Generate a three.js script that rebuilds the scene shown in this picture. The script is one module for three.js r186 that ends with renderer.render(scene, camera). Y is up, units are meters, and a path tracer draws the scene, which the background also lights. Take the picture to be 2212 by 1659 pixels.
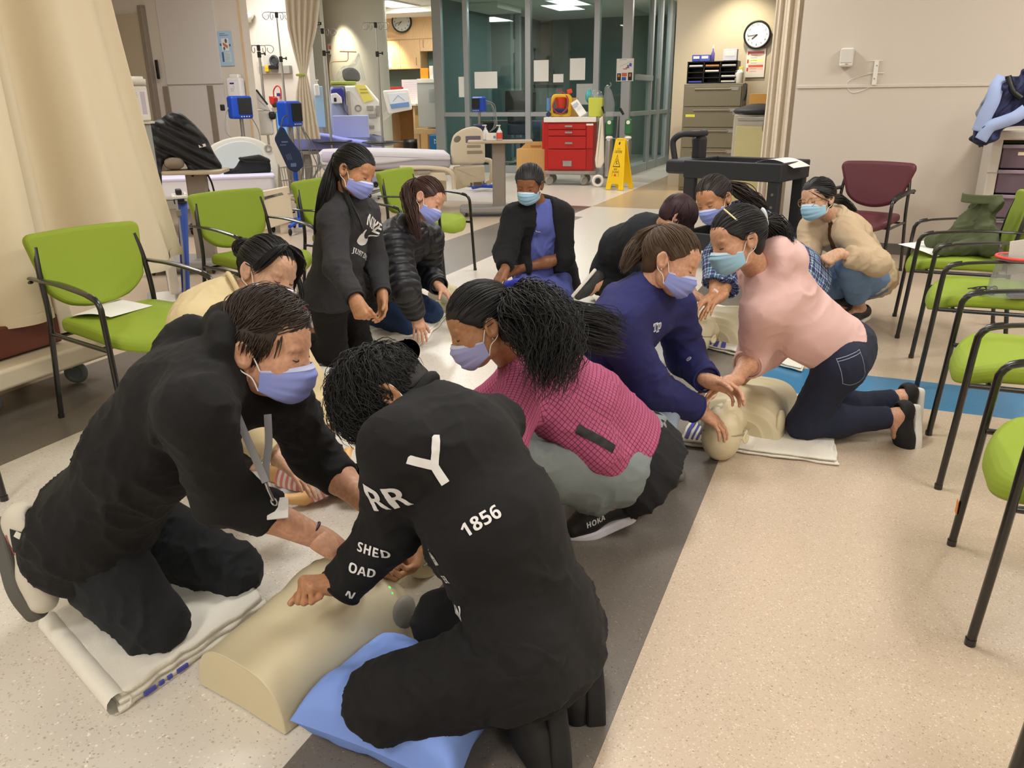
import * as THREE from 'three';
import { RoundedBoxGeometry } from 'three/addons/geometries/RoundedBoxGeometry.js';
import { DecalGeometry } from 'three/addons/geometries/DecalGeometry.js';
import { mergeGeometries, mergeVertices } from 'three/addons/utils/BufferGeometryUtils.js';
import { RectAreaLightUniformsLib } from 'three/addons/lights/RectAreaLightUniformsLib.js';
import { createNoise3D } from 'simplex-noise';

// ---------------------------------------------------------------- camera, light, exposure
const W = 2212, H = 1659, EYE = 1.4, FOC = 1722.24;
const scene = new THREE.Scene();
scene.background = new THREE.Color(0x050505);
const camera = new THREE.PerspectiveCamera(51.4347, W / H, 0.05, 60);
camera.position.set(0, EYE, 0);
camera.rotation.order = 'YXZ';
camera.rotation.set(-0.34371542, 0.40085572, -0.01003568);
camera.updateMatrixWorld(true);
scene.add(camera);
const renderer = new THREE.WebGLRenderer({ antialias: true });
renderer.toneMapping = THREE.LinearToneMapping;
renderer.toneMappingExposure = 1.0;
renderer.shadowMap.enabled = true;
RectAreaLightUniformsLib.init();
const CEIL = 3.3;
const PANEL_POWER = 24, PANEL_COLOR = new THREE.Color(1, 0.985, 0.96);
// ceiling troffers, [x, z]
const PANELS = [[1.9, 1.3], [-1.5, 1.3], [1.9, -2.4], [-1.2, -3.2], [-6.0, -3.0], [1.9, -6.0], [-2.0, -7.2], [-6.2, -6.6], [-2.6, -11.6], [-6.4, -12.2], [-3.0, -17.2], [-8.9, -10.4], [-9.4, -15.9], [-6.0, -17.4], [-4.9, 1.2]];

// ---------------------------------------------------------------- small tools
let seed = 12345;
const rnd = () => { seed = (seed * 1664525 + 1013904223) >>> 0; return seed / 4294967296; };
const rr = (a, b) => a + (b - a) * rnd();
const reseed = (s) => { seed = s >>> 0; };
reseed(77);
const noise3 = createNoise3D(rnd);
const V = (x, y, z) => new THREE.Vector3(x, y, z);
const lerp = (a, b, t) => a + (b - a) * t, clamp = (x, a, b) => Math.min(b, Math.max(a, x));
const sstep = (a, b, x) => { const t = clamp((x - a) / (b - a), 0, 1); return t * t * (3 - 2 * t); };
const RIGHT = V(1, 0, 0).applyQuaternion(camera.quaternion), UP = V(0, 1, 0).applyQuaternion(camera.quaternion), FWD = V(0, 0, -1).applyQuaternion(camera.quaternion);
const ray = (px, py) => FWD.clone().addScaledVector(RIGHT, (px - W / 2) / FOC).addScaledVector(UP, -(py - H / 2) / FOC);
const at = (px, py, d) => V(0, EYE, 0).addScaledVector(ray(px, py), d);             // a point of the photograph at depth d
const onY = (px, py, y) => { const r = ray(px, py); return V(0, EYE, 0).addScaledVector(r, (y - EYE) / r.y); };
const onZ = (px, py, z) => { const r = ray(px, py); return V(0, EYE, 0).addScaledVector(r, z / r.z); };
const onX = (px, py, x) => { const r = ray(px, py); return V(0, EYE, 0).addScaledVector(r, x / r.x); };

const used = {};
const numbered = (n) => { const k = used[n] = (used[n] ?? -1) + 1; return k ? n + '_' + String(k).padStart(3, '0') : n; };
function tag(o, label, category, group) { o.userData.label = label; o.userData.category = category; if (group) o.userData.group = group; return o; }
function thing(name, label, category, pos = [0, 0, 0], turn = 0, group) {
  const o = new THREE.Group(); o.name = numbered(name); scene.add(o);
  if (pos.isVector3) o.position.copy(pos); else o.position.set(...pos);
  o.rotation.y = turn; return tag(o, label, category, group);
}
function copyOf(o, label, group) { const c = o.clone(); c.name = numbered(o.name.replace(/_\d{3}$/, '')); c.userData = { ...o.userData, label }; if (group) c.userData.group = group; scene.add(c); return c; }
// uv in metres from the dominant direction of each face
function triUV(g) {
  g = g.index ? g.toNonIndexed() : g;
  const p = g.attributes.position, uv = new Float32Array(p.count * 2), a = V(), b = V(), c = V();
  for (let i = 0; i < p.count; i += 3) {
    a.fromBufferAttribute(p, i); b.fromBufferAttribute(p, i + 1); c.fromBufferAttribute(p, i + 2);
    const n = b.clone().sub(a).cross(c.clone().sub(a)), ax = Math.abs(n.x), ay = Math.abs(n.y), az = Math.abs(n.z);
    [a, b, c].forEach((v, k) => {
      const q = ay >= ax && ay >= az ? [v.x, v.z] : ax >= az ? [v.z, v.y] : [v.x, v.y];
      uv[(i + k) * 2] = q[0]; uv[(i + k) * 2 + 1] = q[1];
    });
  }
  g.setAttribute('uv', new THREE.BufferAttribute(uv, 2)); return g;
}
function merged(list) {
  list = [].concat(list).map((g) => {
    let k = g.index ? g.toNonIndexed() : g.clone();
    for (const n of Object.keys(k.attributes)) if (!['position', 'normal', 'uv'].includes(n)) k.deleteAttribute(n);
    if (!k.attributes.normal) k.computeVertexNormals();
    if (!k.attributes.uv) k = triUV(k);
    return k;
  });
  return list.length === 1 ? list[0] : mergeGeometries(list);
}
function mesh(name, geo, mat, parent, keepUV) {
  let g = merged(geo);
  if (!keepUV) g = triUV(g);
  const m = new THREE.Mesh(g, mat); m.name = parent === undefined || parent === scene ? numbered(name) : name;
  m.castShadow = m.receiveShadow = true; (parent ?? scene).add(m); return m;
}
const struct = (o) => { o.userData.kind = 'structure'; return o; };
const place = (g, p, rot) => { if (rot) { const e = new THREE.Euler(rot[0] || 0, rot[1] || 0, rot[2] || 0, 'YXZ'); g.applyMatrix4(new THREE.Matrix4().makeRotationFromEuler(e)); } if (p) g.translate(p.isVector3 ? p.x : p[0], p.isVector3 ? p.y : p[1], p.isVector3 ? p.z : p[2]); return g; };
const box = (w, h, d, p, r = 0, rot, seg = 2) => place(r > 0 ? new RoundedBoxGeometry(w, h, d, seg, Math.min(r, w / 2.01, h / 2.01, d / 2.01)) : new THREE.BoxGeometry(w, h, d), p, rot);
const cyl = (r1, r2, h, p, seg = 20, rot) => place(new THREE.CylinderGeometry(r1, r2, h, seg), p, rot);
const ball = (r, p, sx = 1, sy = 1, sz = 1, rot, seg = 20) => { const g = new THREE.SphereGeometry(r, seg, Math.round(seg * 0.7)); g.scale(sx, sy, sz); return place(g, p, rot); };
const torus = (R, r, p, rot, seg = 28, arc = Math.PI * 2) => place(new THREE.TorusGeometry(R, r, 8, seg, arc), p, rot);
const toV = (a) => (a.isVector3 ? a.clone() : V(...a));
const tube = (pts, r, rad = 8, n = 0, tension = 0.5) => new THREE.TubeGeometry(new THREE.CatmullRomCurve3(pts.map(toV), false, 'catmullrom', tension), n || pts.length * 6, r, rad, false);
function bar(a, b, r, r2 = r, seg = 12) {
  a = toV(a); b = toV(b); const d = b.clone().sub(a), g = new THREE.CylinderGeometry(r2, r, d.length(), seg);
  g.applyQuaternion(new THREE.Quaternion().setFromUnitVectors(V(0, 1, 0), d.normalize())); const m = a.add(b).multiplyScalar(0.5); return g.translate(m.x, m.y, m.z);
}
const lathe = (prof, p, seg = 28) => place(new THREE.LatheGeometry(prof.map(([x, y]) => new THREE.Vector2(x, y)), seg), p);
function shapeOf(pts, r = 0) {           // polygon with rounded corners
  const s = new THREE.Shape(), n = pts.length;
  pts.forEach((p, i) => {
    const a = pts[(i + n - 1) % n], b = pts[(i + 1) % n], rad = p[2] ?? r;
    const la = Math.hypot(a[0] - p[0], a[1] - p[1]), lb = Math.hypot(b[0] - p[0], b[1] - p[1]), k = Math.min(rad, la / 2.05, lb / 2.05);
    const u = [p[0] + ((a[0] - p[0]) / la) * k, p[1] + ((a[1] - p[1]) / la) * k], v = [p[0] + ((b[0] - p[0]) / lb) * k, p[1] + ((b[1] - p[1]) / lb) * k];
    if (i) s.lineTo(...u); else s.moveTo(...u);
    if (k > 0) s.quadraticCurveTo(p[0], p[1], ...v);
  });
  s.closePath(); return s;
}
function ext(pts, depth, bevel = 0, r = 0, holes = [], seg = 8) {
  const s = pts instanceof THREE.Path ? pts : shapeOf(pts, r); for (const h of holes) s.holes.push(h instanceof THREE.Path ? h : shapeOf(h, 0));
  const g = new THREE.ExtrudeGeometry(s, { depth: depth - 2 * bevel, bevelEnabled: bevel > 0, bevelSize: bevel, bevelThickness: bevel, bevelOffset: -bevel, bevelSegments: 3, curveSegments: seg });
  return g.translate(0, 0, -depth / 2 + bevel);
}
// grid of points -> surface with thickness
function sheet(nu, nv, f, thick = 0) {
  const pos = [], idx = [], uv = [];
  const P = []; for (let j = 0; j <= nv; j++) for (let i = 0; i <= nu; i++) P.push(toV(f(i / nu, j / nv)));
  const at2 = (i, j) => P[clamp(j, 0, nv) * (nu + 1) + clamp(i, 0, nu)];
  const add = (off) => { for (let j = 0; j <= nv; j++) for (let i = 0; i <= nu; i++) {
    const q = at2(i, j).clone();
    if (off) { const n = at2(i + 1, j).clone().sub(at2(i - 1, j)).cross(at2(i, j + 1).clone().sub(at2(i, j - 1))).normalize(); q.addScaledVector(n, off); }
    pos.push(q.x, q.y, q.z); uv.push(i / nu, j / nv); } };
  add(0); if (thick) add(-thick);
  const N = (nu + 1) * (nv + 1), id = (i, j) => j * (nu + 1) + i;
  for (let j = 0; j < nv; j++) for (let i = 0; i < nu; i++) {
    const a = id(i, j), b = id(i + 1, j), c = id(i + 1, j + 1), d = id(i, j + 1);
    idx.push(a, b, c, a, c, d); if (thick) idx.push(N + a, N + c, N + b, N + a, N + d, N + c);
  }
  if (thick) {
    const rim = (a, b) => idx.push(a, N + a, b, b, N + a, N + b);
    for (let i = 0; i < nu; i++) { rim(id(i, 0), id(i + 1, 0)); rim(id(i + 1, nv), id(i, nv)); }
    for (let j = 0; j < nv; j++) { rim(id(0, j + 1), id(0, j)); rim(id(nu, j), id(nu, j + 1)); }
  }
  const g = new THREE.BufferGeometry(); g.setAttribute('position', new THREE.Float32BufferAttribute(pos, 3)); g.setAttribute('uv', new THREE.Float32BufferAttribute(uv, 2)); g.setIndex(idx); g.computeVertexNormals(); return g;
}
const turnTo = (g, right, up, pos) => { const z = right.clone().cross(up).normalize(); return g.applyMatrix4(new THREE.Matrix4().makeBasis(right, up, z)).translate(pos.x, pos.y, pos.z); };

// ---------------------------------------------------------------- textures and materials
function canvasTex(w, h, draw, repeat) {
  const c = document.createElement('canvas'); c.width = w; c.height = h; draw(c.getContext('2d'), w, h);
  const t = new THREE.CanvasTexture(c); t.colorSpace = THREE.SRGBColorSpace; t.magFilter = THREE.LinearFilter;
  if (repeat) { t.wrapS = t.wrapT = THREE.RepeatWrapping; t.repeat.set(...repeat); } return t;
}
function dataTex(n, fn, srgb, repeat) {
  const d = new Uint8Array(n * n * 4);
  for (let y = 0; y < n; y++) for (let x = 0; x < n; x++) { const c = fn(x / n, y / n, x, y), k = (y * n + x) * 4; d[k] = c[0]; d[k + 1] = c[1]; d[k + 2] = c[2]; d[k + 3] = 255; }
  const t = new THREE.DataTexture(d, n, n); t.magFilter = THREE.LinearFilter; t.wrapS = t.wrapT = THREE.RepeatWrapping; if (srgb) t.colorSpace = THREE.SRGBColorSpace;
  if (repeat) t.repeat.set(repeat, repeat); t.needsUpdate = true; return t;
}
const tileNoise = (u, v, f, s) => { const a = u * 2 * Math.PI, b = v * 2 * Math.PI, r = f / (2 * Math.PI); return noise3(Math.cos(a) * r + s, Math.sin(a) * r + Math.cos(b) * r * 0.7, Math.sin(b) * r + s * 1.7); };
function speckle(base, chips, n = 1024, s0 = 5) {     // vinyl sheet with flakes of other tones, one tile = 0.9 m
  reseed(s0);
  const img = new Float32Array(n * n * 3);
  for (let i = 0; i < n * n; i++) { const q = 1 + 0.035 * (rnd() - 0.5); for (let k = 0; k < 3; k++) img[i * 3 + k] = base[k] * q; }
  for (const [count, col, r0, r1, alpha] of chips) for (let c = 0; c < count; c++) {
    const cx = rnd() * n, cy = rnd() * n, a = rnd() * 3.14, ra = rr(r0, r1), rb = ra * rr(0.35, 0.9), R = Math.ceil(ra), q = rr(0.9, 1.1), ca = Math.cos(a), sa = Math.sin(a);
    for (let y = -R; y <= R; y++) for (let x = -R; x <= R; x++) {
      const u = (x * ca + y * sa) / ra, v = (y * ca - x * sa) / rb; if (u * u + v * v > 1) continue;
      const k = (((Math.floor(cy + y) + n) % n) * n + ((Math.floor(cx + x) + n) % n)) * 3;
      for (let j = 0; j < 3; j++) img[k + j] = lerp(img[k + j], col[j] * q, alpha);
    }
  }
  return dataTex(n, (u, v, x, y) => { const k = (y * n + x) * 3; return [clamp(img[k], 0, 255), clamp(img[k + 1], 0, 255), clamp(img[k + 2], 0, 255)]; }, true, 1 / 0.9);
}
const std = (color, roughness = 0.6, o = {}) => new THREE.MeshStandardMaterial({ color, roughness, ...o });
const phys = (color, roughness = 0.6, o = {}) => new THREE.MeshPhysicalMaterial({ color, roughness, ...o });
reseed(9);
const weaveBump = dataTex(128, (u, v, x, y) => { const q = 128 + 60 * Math.sin(x * Math.PI / 2) * Math.sin(y * Math.PI / 2) + 50 * (rnd() - 0.5); return [q, q, q]; }, false, 18);
const knitBump = dataTex(256, (u, v, x, y) => { const q = 128 + 50 * Math.sin(u * 2 * Math.PI * 32) * (0.6 + 0.4 * Math.sin(v * 2 * Math.PI * 32)) + 70 * (rnd() - 0.5); return [q, q, q]; }, false, 6);
const grainBump = dataTex(256, () => { const q = 255 * rnd(); return [q, q, q]; }, false, 5);
const woodTex = (c, d, s) => dataTex(512, (u, v) => { const g = 0.5 + 0.5 * tileNoise(u, v * 0.999, 3, s), w = 0.5 + 0.5 * Math.sin(2 * Math.PI * (u * 14 + 1.2 * tileNoise(u, v, 2, s + 4))), t = clamp(0.25 * g + 0.3 * w + 0.2 * rnd(), 0, 1); return [0, 1, 2].map((k) => lerp(c[k], d[k], t)); }, true, 1.3);
const skinTex = dataTex(256, (u, v) => { const q = 235 + 14 * tileNoise(u, v, 9, 3) + 10 * (rnd() - 0.5); return [q, q - 2, q - 3]; }, true, 8);
const M = {
  white: std(0xe9e4da, 0.5), chrome: std(0xb9b9b5, 0.28, { metalness: 0.9 }), steel: std(0x9a9892, 0.4, { metalness: 0.75 }), black: std(0x0e0e0f, 0.42), rubber: std(0x1c1c1d, 0.8), darkgrey: std(0x2b2c2e, 0.6),
  chairFrame: phys(0x0a0a0a, 0.3, { clearcoat: 0.6, clearcoatRoughness: 0.25 }), green: std(0x8a9f26, 0.72, { bumpMap: weaveBump, bumpScale: 0.0006 }), maroon: phys(0x5e2730, 0.48, { bumpMap: grainBump, bumpScale: 0.0004 }),
  cream: std(0xd9c9a6, 0.55), creamPlastic: std(0xdccfb4, 0.5), greyPlastic: std(0x9b968c, 0.55), taupe: std(0x8c8073, 0.55), blue: std(0x0f47b8, 0.45), navyCloth: std(0x1c2c4a, 0.85), bedBlue: std(0x8892d8, 0.8), sheet: std(0xe2dfe6, 0.85),
  wood: std(0xffffff, 0.5, { map: woodTex([218, 186, 142], [198, 162, 114], 2) }), woodDark: std(0xffffff, 0.55, { map: woodTex([170, 128, 78], [146, 104, 58], 7) }), card: std(0xffffff, 0.8, { map: woodTex([206, 164, 100], [200, 155, 92], 5) }),
  paper: std(0xeeece6, 0.85), teal: std(0x5d7270, 0.7), wallA: std(0xd3c8ba, 0.82, { bumpMap: grainBump, bumpScale: 0.0003 }), wallW: std(0xd8d0c4, 0.82, { bumpMap: grainBump, bumpScale: 0.0003 }), wallCool: std(0xd6d0cb, 0.7), wallTan: std(0xbfb29a, 0.82), wallWhite: std(0xdedbcd, 0.8), ceil: std(0xe3dfd6, 0.9),
  alu: std(0xa9adae, 0.42, { metalness: 0.35 }), aluDark: std(0x50565a, 0.5), base: std(0x6b645c, 0.6), glass: phys(0xffffff, 0.02, { transmission: 1, thickness: 0, ior: 1.5 }), glassTint: phys(0xdae8e6, 0.02, { transmission: 1, thickness: 0, ior: 1.5 }),
  clear: phys(0xf4f6f6, 0.12, { transmission: 0.92, thickness: 0, ior: 1.45 }), red: std(0xb5150d, 0.42), yellow: std(0xf2c800, 0.5), screen: std(0x1d2326, 0.25),
  manikin: std(0xcfc3a0, 0.5), manikinHead: std(0xd6c9a6, 0.48), doll: std(0xdfb071, 0.5), terry: std(0xe9e4d6, 0.95, { bumpMap: knitBump, bumpScale: 0.0016 }), stripe: std(0x4e56a8, 0.95), pillow: std(0x7f9ee6, 0.85, { bumpMap: weaveBump, bumpScale: 0.0004 }),
  curtain: std(0xe4d5b6, 0.88, { bumpMap: weaveBump, bumpScale: 0.0003 }), curtainPink: std(0xd9bfa6, 0.85),
};
function decalText(draw, w = 512, h = 256) { const t = canvasTex(w, h, (c, a, b) => { c.clearRect(0, 0, a, b); draw(c, a, b); }); return t; }
// ---------------------------------------------------------------- the room
const tWhite = speckle([219, 211, 198], [[2600, [196, 183, 163], 2, 5, 0.7], [1500, [234, 228, 216], 2, 5, 0.8], [500, [150, 132, 112], 1.2, 3.2, 0.75], [240, [120, 106, 92], 1, 2.6, 0.8]], 1024, 3);
const tTan = speckle([198, 179, 156], [[9000, [214, 197, 175], 1.5, 4, 0.6], [7000, [180, 159, 136], 1.5, 4, 0.6], [1500, [128, 110, 90], 1, 2.6, 0.7], [1500, [234, 218, 196], 1, 2.6, 0.7]], 1024, 4);
const tDark = speckle([112, 105, 96], [[5000, [126, 119, 110], 1.5, 4, 0.6], [4000, [94, 88, 80], 1.5, 4, 0.6], [700, [190, 180, 164], 0.9, 2, 0.8], [500, [58, 52, 48], 1, 2.4, 0.8]], 1024, 6);
const tBlue = speckle([62, 126, 168], [[5000, [74, 140, 182], 1.5, 4, 0.6], [3000, [52, 112, 154], 1.5, 4, 0.6], [500, [40, 88, 128], 1, 2, 0.7]], 1024, 8);
const floorMat = (map, c = 0xffffff) => phys(c, 0.34, { map, clearcoat: 0.25, clearcoatRoughness: 0.22 });
const FM = { w: floorMat(tWhite), t: floorMat(tTan), d: floorMat(tDark), b: floorMat(tBlue), n: floorMat(tDark, 0xb9968a), y: floorMat(tTan, 0xf2e6cf) };
const floorG = new THREE.Group(); floorG.name = 'floor'; struct(floorG); scene.add(floorG);
const slab = (x0, x1, z0, z1, k) => mesh('floor_section', box(x1 - x0 - 0.0006, 0.06, z1 - z0 - 0.0006, [(x0 + x1) / 2, -0.03, (z0 + z1) / 2]), FM[k], floorG);
[[-12.6, -3.9, -10.65, 3.2, 't'], [-12.6, -3.3, -22, -10.65, 'w'], [-3.9, -3.1, -9.65, 3.2, 'd'], [-3.9, -3.3, -10.65, -9.65, 'n'], [-3.3, -3.1, -10.65, -9.65, 'w'],
 [-3.1, -1.02, -10.65, 3.2, 'w'], [-3.3, 3.6, -15.2, -10.65, 'y'], [-3.3, 3.6, -22, -15.2, 'd'], [-1.02, -0.38, -10.65, 3.2, 'd'],
 [-0.38, 3.6, -3.99, 3.2, 't'], [-0.38, 3.6, -4.41, -3.99, 'b'], [-0.38, 3.6, -10.65, -4.41, 't']].forEach((a) => slab(...a));

function wall(name, x0, x1, z0, z1, mat, y0 = 0, y1 = CEIL) { return struct(mesh(name, box(Math.abs(x1 - x0), y1 - y0, Math.abs(z1 - z0), [(x0 + x1) / 2, (y0 + y1) / 2, (z0 + z1) / 2]), mat)); }
const baseStrip = (name, x0, x1, z0, z1, h = 0.1) => struct(mesh(name, box(Math.abs(x1 - x0), h, Math.abs(z1 - z0), [(x0 + x1) / 2, h / 2, (z0 + z1) / 2], 0.004), M.base));
const ceiling = struct(mesh('ceiling', box(16.4, 0.1, 25.4, [-4.5, CEIL + 0.05, -9.4]), M.ceil));
wall('wall_right', -0.62, 3.6, -8.35, -8.2, M.wallA);
struct(mesh('trim_1', box(4.2, 0.028, 0.012, [1.49, 1.475, -8.194], 0.005), M.wallA));
baseStrip('baseboard_right', -0.62, 3.6, -8.2, -8.188);
wall('wall_side', 3.45, 3.6, -8.2, 3.2, M.wallA);
wall('wall_behind', -12.6, 3.6, 3.05, 3.2, M.wallA);
wall('wall_left', -12.6, -12.45, -22, 3.2, M.wallA);
wall('wall_end', -12.6, 3.6, -22.05, -21.9, M.wallTan);
wall('wall_records', -2.78, 3.6, -13.85, -13.7, M.wallTan);
wall('wall_corridor', -2.93, -2.78, -21.9, -13.7, M.wallTan);
wall('wall_corridor_right', 3.45, 3.6, -13.7, -8.35, M.wallTan);
// bay partition with the hand-washing poster, and the recess behind it
wall('wall_partition', -10.6, -7.39, -8.95, -8.8, M.wallW);
struct(mesh('trim_2', box(0.012, CEIL, 0.03, [-7.388, CEIL / 2, -8.79], 0.003), M.wood));
struct(mesh('trim_3', box(0.95, CEIL - 1.62, 0.02, [-8.25, 1.62 + (CEIL - 1.62) / 2, -8.79], 0.004), M.wallCool));
struct(mesh('trim_4', box(0.95, 1.6, 0.024, [-8.25, 0.8, -8.788], 0.004), M.wallCool));
for (const [k, px] of [[5, 461], [6, 366]]) struct(mesh('trim_' + k, box(0.1, 1.6, 0.014, [onZ(px, 240, -8.78).x, 0.8, -8.77], 0.004), M.taupe));
wall('wall_recess', -12.4, -8.45, -11.75, -11.6, M.wallW);
wall('wall_bay', -10.75, -10.6, -11.6, -8.8, M.wallW);
// sliding door at the far left of the partition
{ const g = new THREE.Group(); g.name = 'door_1'; struct(g); scene.add(g); const x = -9.3;
  mesh('door_leaf', box(0.78, 2.5, 0.05, [x - 0.1, 1.25, -8.77], 0.006), M.wallTan, g);
  mesh('door_frame', [box(0.07, 2.6, 0.08, [x + 0.34, 1.3, -8.76], 0.006)], M.taupe, g);
  const q = onZ(338, 150, -8.72); mesh('door_handle', [box(0.05, 0.24, 0.02, [q.x, q.y, -8.735], 0.008)], M.black, g); }
// white pillar under a spot lamp, door frame and doorway
struct(mesh('wall_pillar', cyl(0.62, 0.62, CEIL, [-9.68, CEIL / 2, -14.95], 48), M.wallWhite));
wall('wall_pillar_side', -11.5, -11.3, -18.0, -15.0, M.wallWhite);
{ const g = new THREE.Group(); g.name = 'door_2'; struct(g); scene.add(g); const a = onZ(680, 100, -13.2), b = onZ(700, 100, -13.2);
  mesh('door_frame', box(0.2, CEIL, 0.12, [(a.x + b.x) / 2, CEIL / 2, -13.2], 0.006), M.wallWhite, g);
  mesh('door_leaf', box(1.0, 2.4, 0.05, [a.x - 0.52, 1.2, -13.25], 0.004), M.woodDark, g);
  const s = onZ(687, 51, -13.12); const k = mesh('door_number_plate', box(0.12, 0.05, 0.01, [s.x, s.y, -13.135], 0.002), M.black, g);
  mesh('door_number', [-0.03, -0.01, 0.01, 0.03].map((x) => box(0.01, 0.026, 0.004, [s.x + x, s.y, -13.128])), M.white, k); }
// desk niche with wooden cupboards
wall('wall_niche', -12.4, -7.6, -18.2, -18.05, M.teal);
struct(mesh('wall_soffit', box(4.6, 0.12, 1.3, [-9.6, CEIL - 0.06, -17.3]), M.ceil));
struct(mesh('trim_7', box(4.6, 0.05, 0.05, [-9.6, onZ(868, 19, -16.66).y, -16.66], 0.01), M.white));
// ---------------------------------------------------------------- ceiling troffers and spots (each a glowing face and a light of its size)
PANELS.forEach(([x, z], i) => {
  const where = ['over the near right chairs', 'over the kneeling man', 'over the right row of chairs', 'over the middle of the class', 'over the left bay curtain', 'over the maroon chair', 'over the overbed table', 'over the bed by the partition', 'over the crash cart', 'over the machine with the swivel monitor', 'over the glass office corridor', 'over the recess behind the partition', 'over the desk niche', 'inside the glass office', 'behind the leftmost chairs'][i];
  const t = thing('ceiling_light', 'recessed square white ceiling light panel ' + where, 'ceiling light', [x, CEIL, z], 0, 'ceiling light panels');
  const w = 0.62, d = 1.22;
  mesh('frame', [box(w + 0.08, 0.03, 0.04, [0, -0.015, d / 2 + 0.02], 0.004), box(w + 0.08, 0.03, 0.04, [0, -0.015, -d / 2 - 0.02], 0.004), box(0.04, 0.03, d, [w / 2 + 0.02, -0.015, 0], 0.004), box(0.04, 0.03, d, [-w / 2 - 0.02, -0.015, 0], 0.004)], M.white, t);
  mesh('diffuser', box(w, 0.012, d, [0, -0.012, 0]), std(0xf4efe4, 0.6, { emissive: PANEL_COLOR, emissiveIntensity: 3 }), t);
  const L = new THREE.RectAreaLight(PANEL_COLOR, PANEL_POWER * (i === 13 ? 1.6 : 1), w, d); L.position.set(0, -0.03, 0); L.rotation.x = -Math.PI / 2; t.add(L);
});
function spot(p, target, power, ang, color, label) {
  const t = thing('spot_lamp', label, 'lamp', p);
  mesh('trim_ring', [torus(0.07, 0.012, [0, -0.004, 0], [Math.PI / 2, 0, 0])], M.white, t);
  mesh('bulb', [cyl(0.05, 0.05, 0.006, [0, 0.004, 0])], std(0xfff2d8, 0.5, { emissive: color, emissiveIntensity: 4 }), t);
  const L = new THREE.SpotLight(color, power, 0, ang, 0.55, 2); L.position.set(0, -0.02, 0); L.castShadow = true; L.shadow.radius = 2; t.add(L); L.target = new THREE.Object3D(); L.target.name = 'spot_aim'; L.target.position.set(target[0] - p[0], target[1] - p[1], target[2] - p[2]); t.add(L.target);
}
const warm = new THREE.Color(1, 0.78, 0.5), warm2 = new THREE.Color(1, 0.9, 0.66);
spot([-9.5, CEIL - 0.02, -13.9], [-9.55, 1.6, -14.33], 16, 0.5, warm2, 'small recessed spot lamp lighting the white pillar');
spot([-10.55, 3.16, -17.2], [-10.55, 1.9, -17.55], 26, 0.62, warm, 'small warm spot lamp above the left cupboard door');
spot([-8.95, 3.16, -17.2], [-8.95, 1.9, -17.55], 26, 0.62, warm, 'small warm spot lamp above the right cupboard door');
spot([-1.9, CEIL - 0.02, -13.0], [-1.9, 1.2, -13.6], 13, 0.8, warm2, 'small recessed spot lamp above the records cabinet');
// ---------------------------------------------------------------- chairs
function backShape(w, wb, h, r) { const s = new THREE.Shape(); s.moveTo(-w / 2 + r, h); s.quadraticCurveTo(0, h + 0.014, w / 2 - r, h); s.quadraticCurveTo(w / 2 + 0.004, h, w / 2 - 0.002, h - r); s.lineTo(wb / 2 + 0.035, h * 0.3); s.quadraticCurveTo(wb / 2 + 0.01, h * 0.16, wb / 2 - 0.06, h * 0.06); s.quadraticCurveTo(0, -h * 0.07, -wb / 2 + 0.06, h * 0.06); s.quadraticCurveTo(-wb / 2 - 0.01, h * 0.16, -wb / 2 - 0.035, h * 0.3); s.lineTo(-w / 2 + 0.002, h - r); s.quadraticCurveTo(-w / 2 - 0.004, h, -w / 2 + r, h); return s; }
function bendX(g, k, fall = 0) { const p = g.attributes.position; for (let i = 0; i < p.count; i++) { const x = p.getX(i), y = p.getY(i); p.setZ(i, p.getZ(i) + k * x * x - fall * y); } g.computeVertexNormals(); return g; }
function dense(g, n) {   // split long edges so that an extruded cushion can be bent
  for (let q = 0; q < n; q++) { g = g.index ? g.toNonIndexed() : g; const p = g.attributes.position, out = []; const a = V(), b = V(), c = V();
    for (let i = 0; i < p.count; i += 3) { a.fromBufferAttribute(p, i); b.fromBufferAttribute(p, i + 1); c.fromBufferAttribute(p, i + 2);
      const ab = a.clone().add(b).multiplyScalar(0.5), bc = b.clone().add(c).multiplyScalar(0.5), ca = c.clone().add(a).multiplyScalar(0.5);
      for (const t of [a, ab, ca, ab, b, bc, ca, bc, c, ab, bc, ca]) out.push(t.x, t.y, t.z); }
    g = new THREE.BufferGeometry(); g.setAttribute('position', new THREE.Float32BufferAttribute(out, 3)); }
  g = mergeVertices(g, 1e-5); g.computeVertexNormals(); return g;
}
const GC = {};
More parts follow.
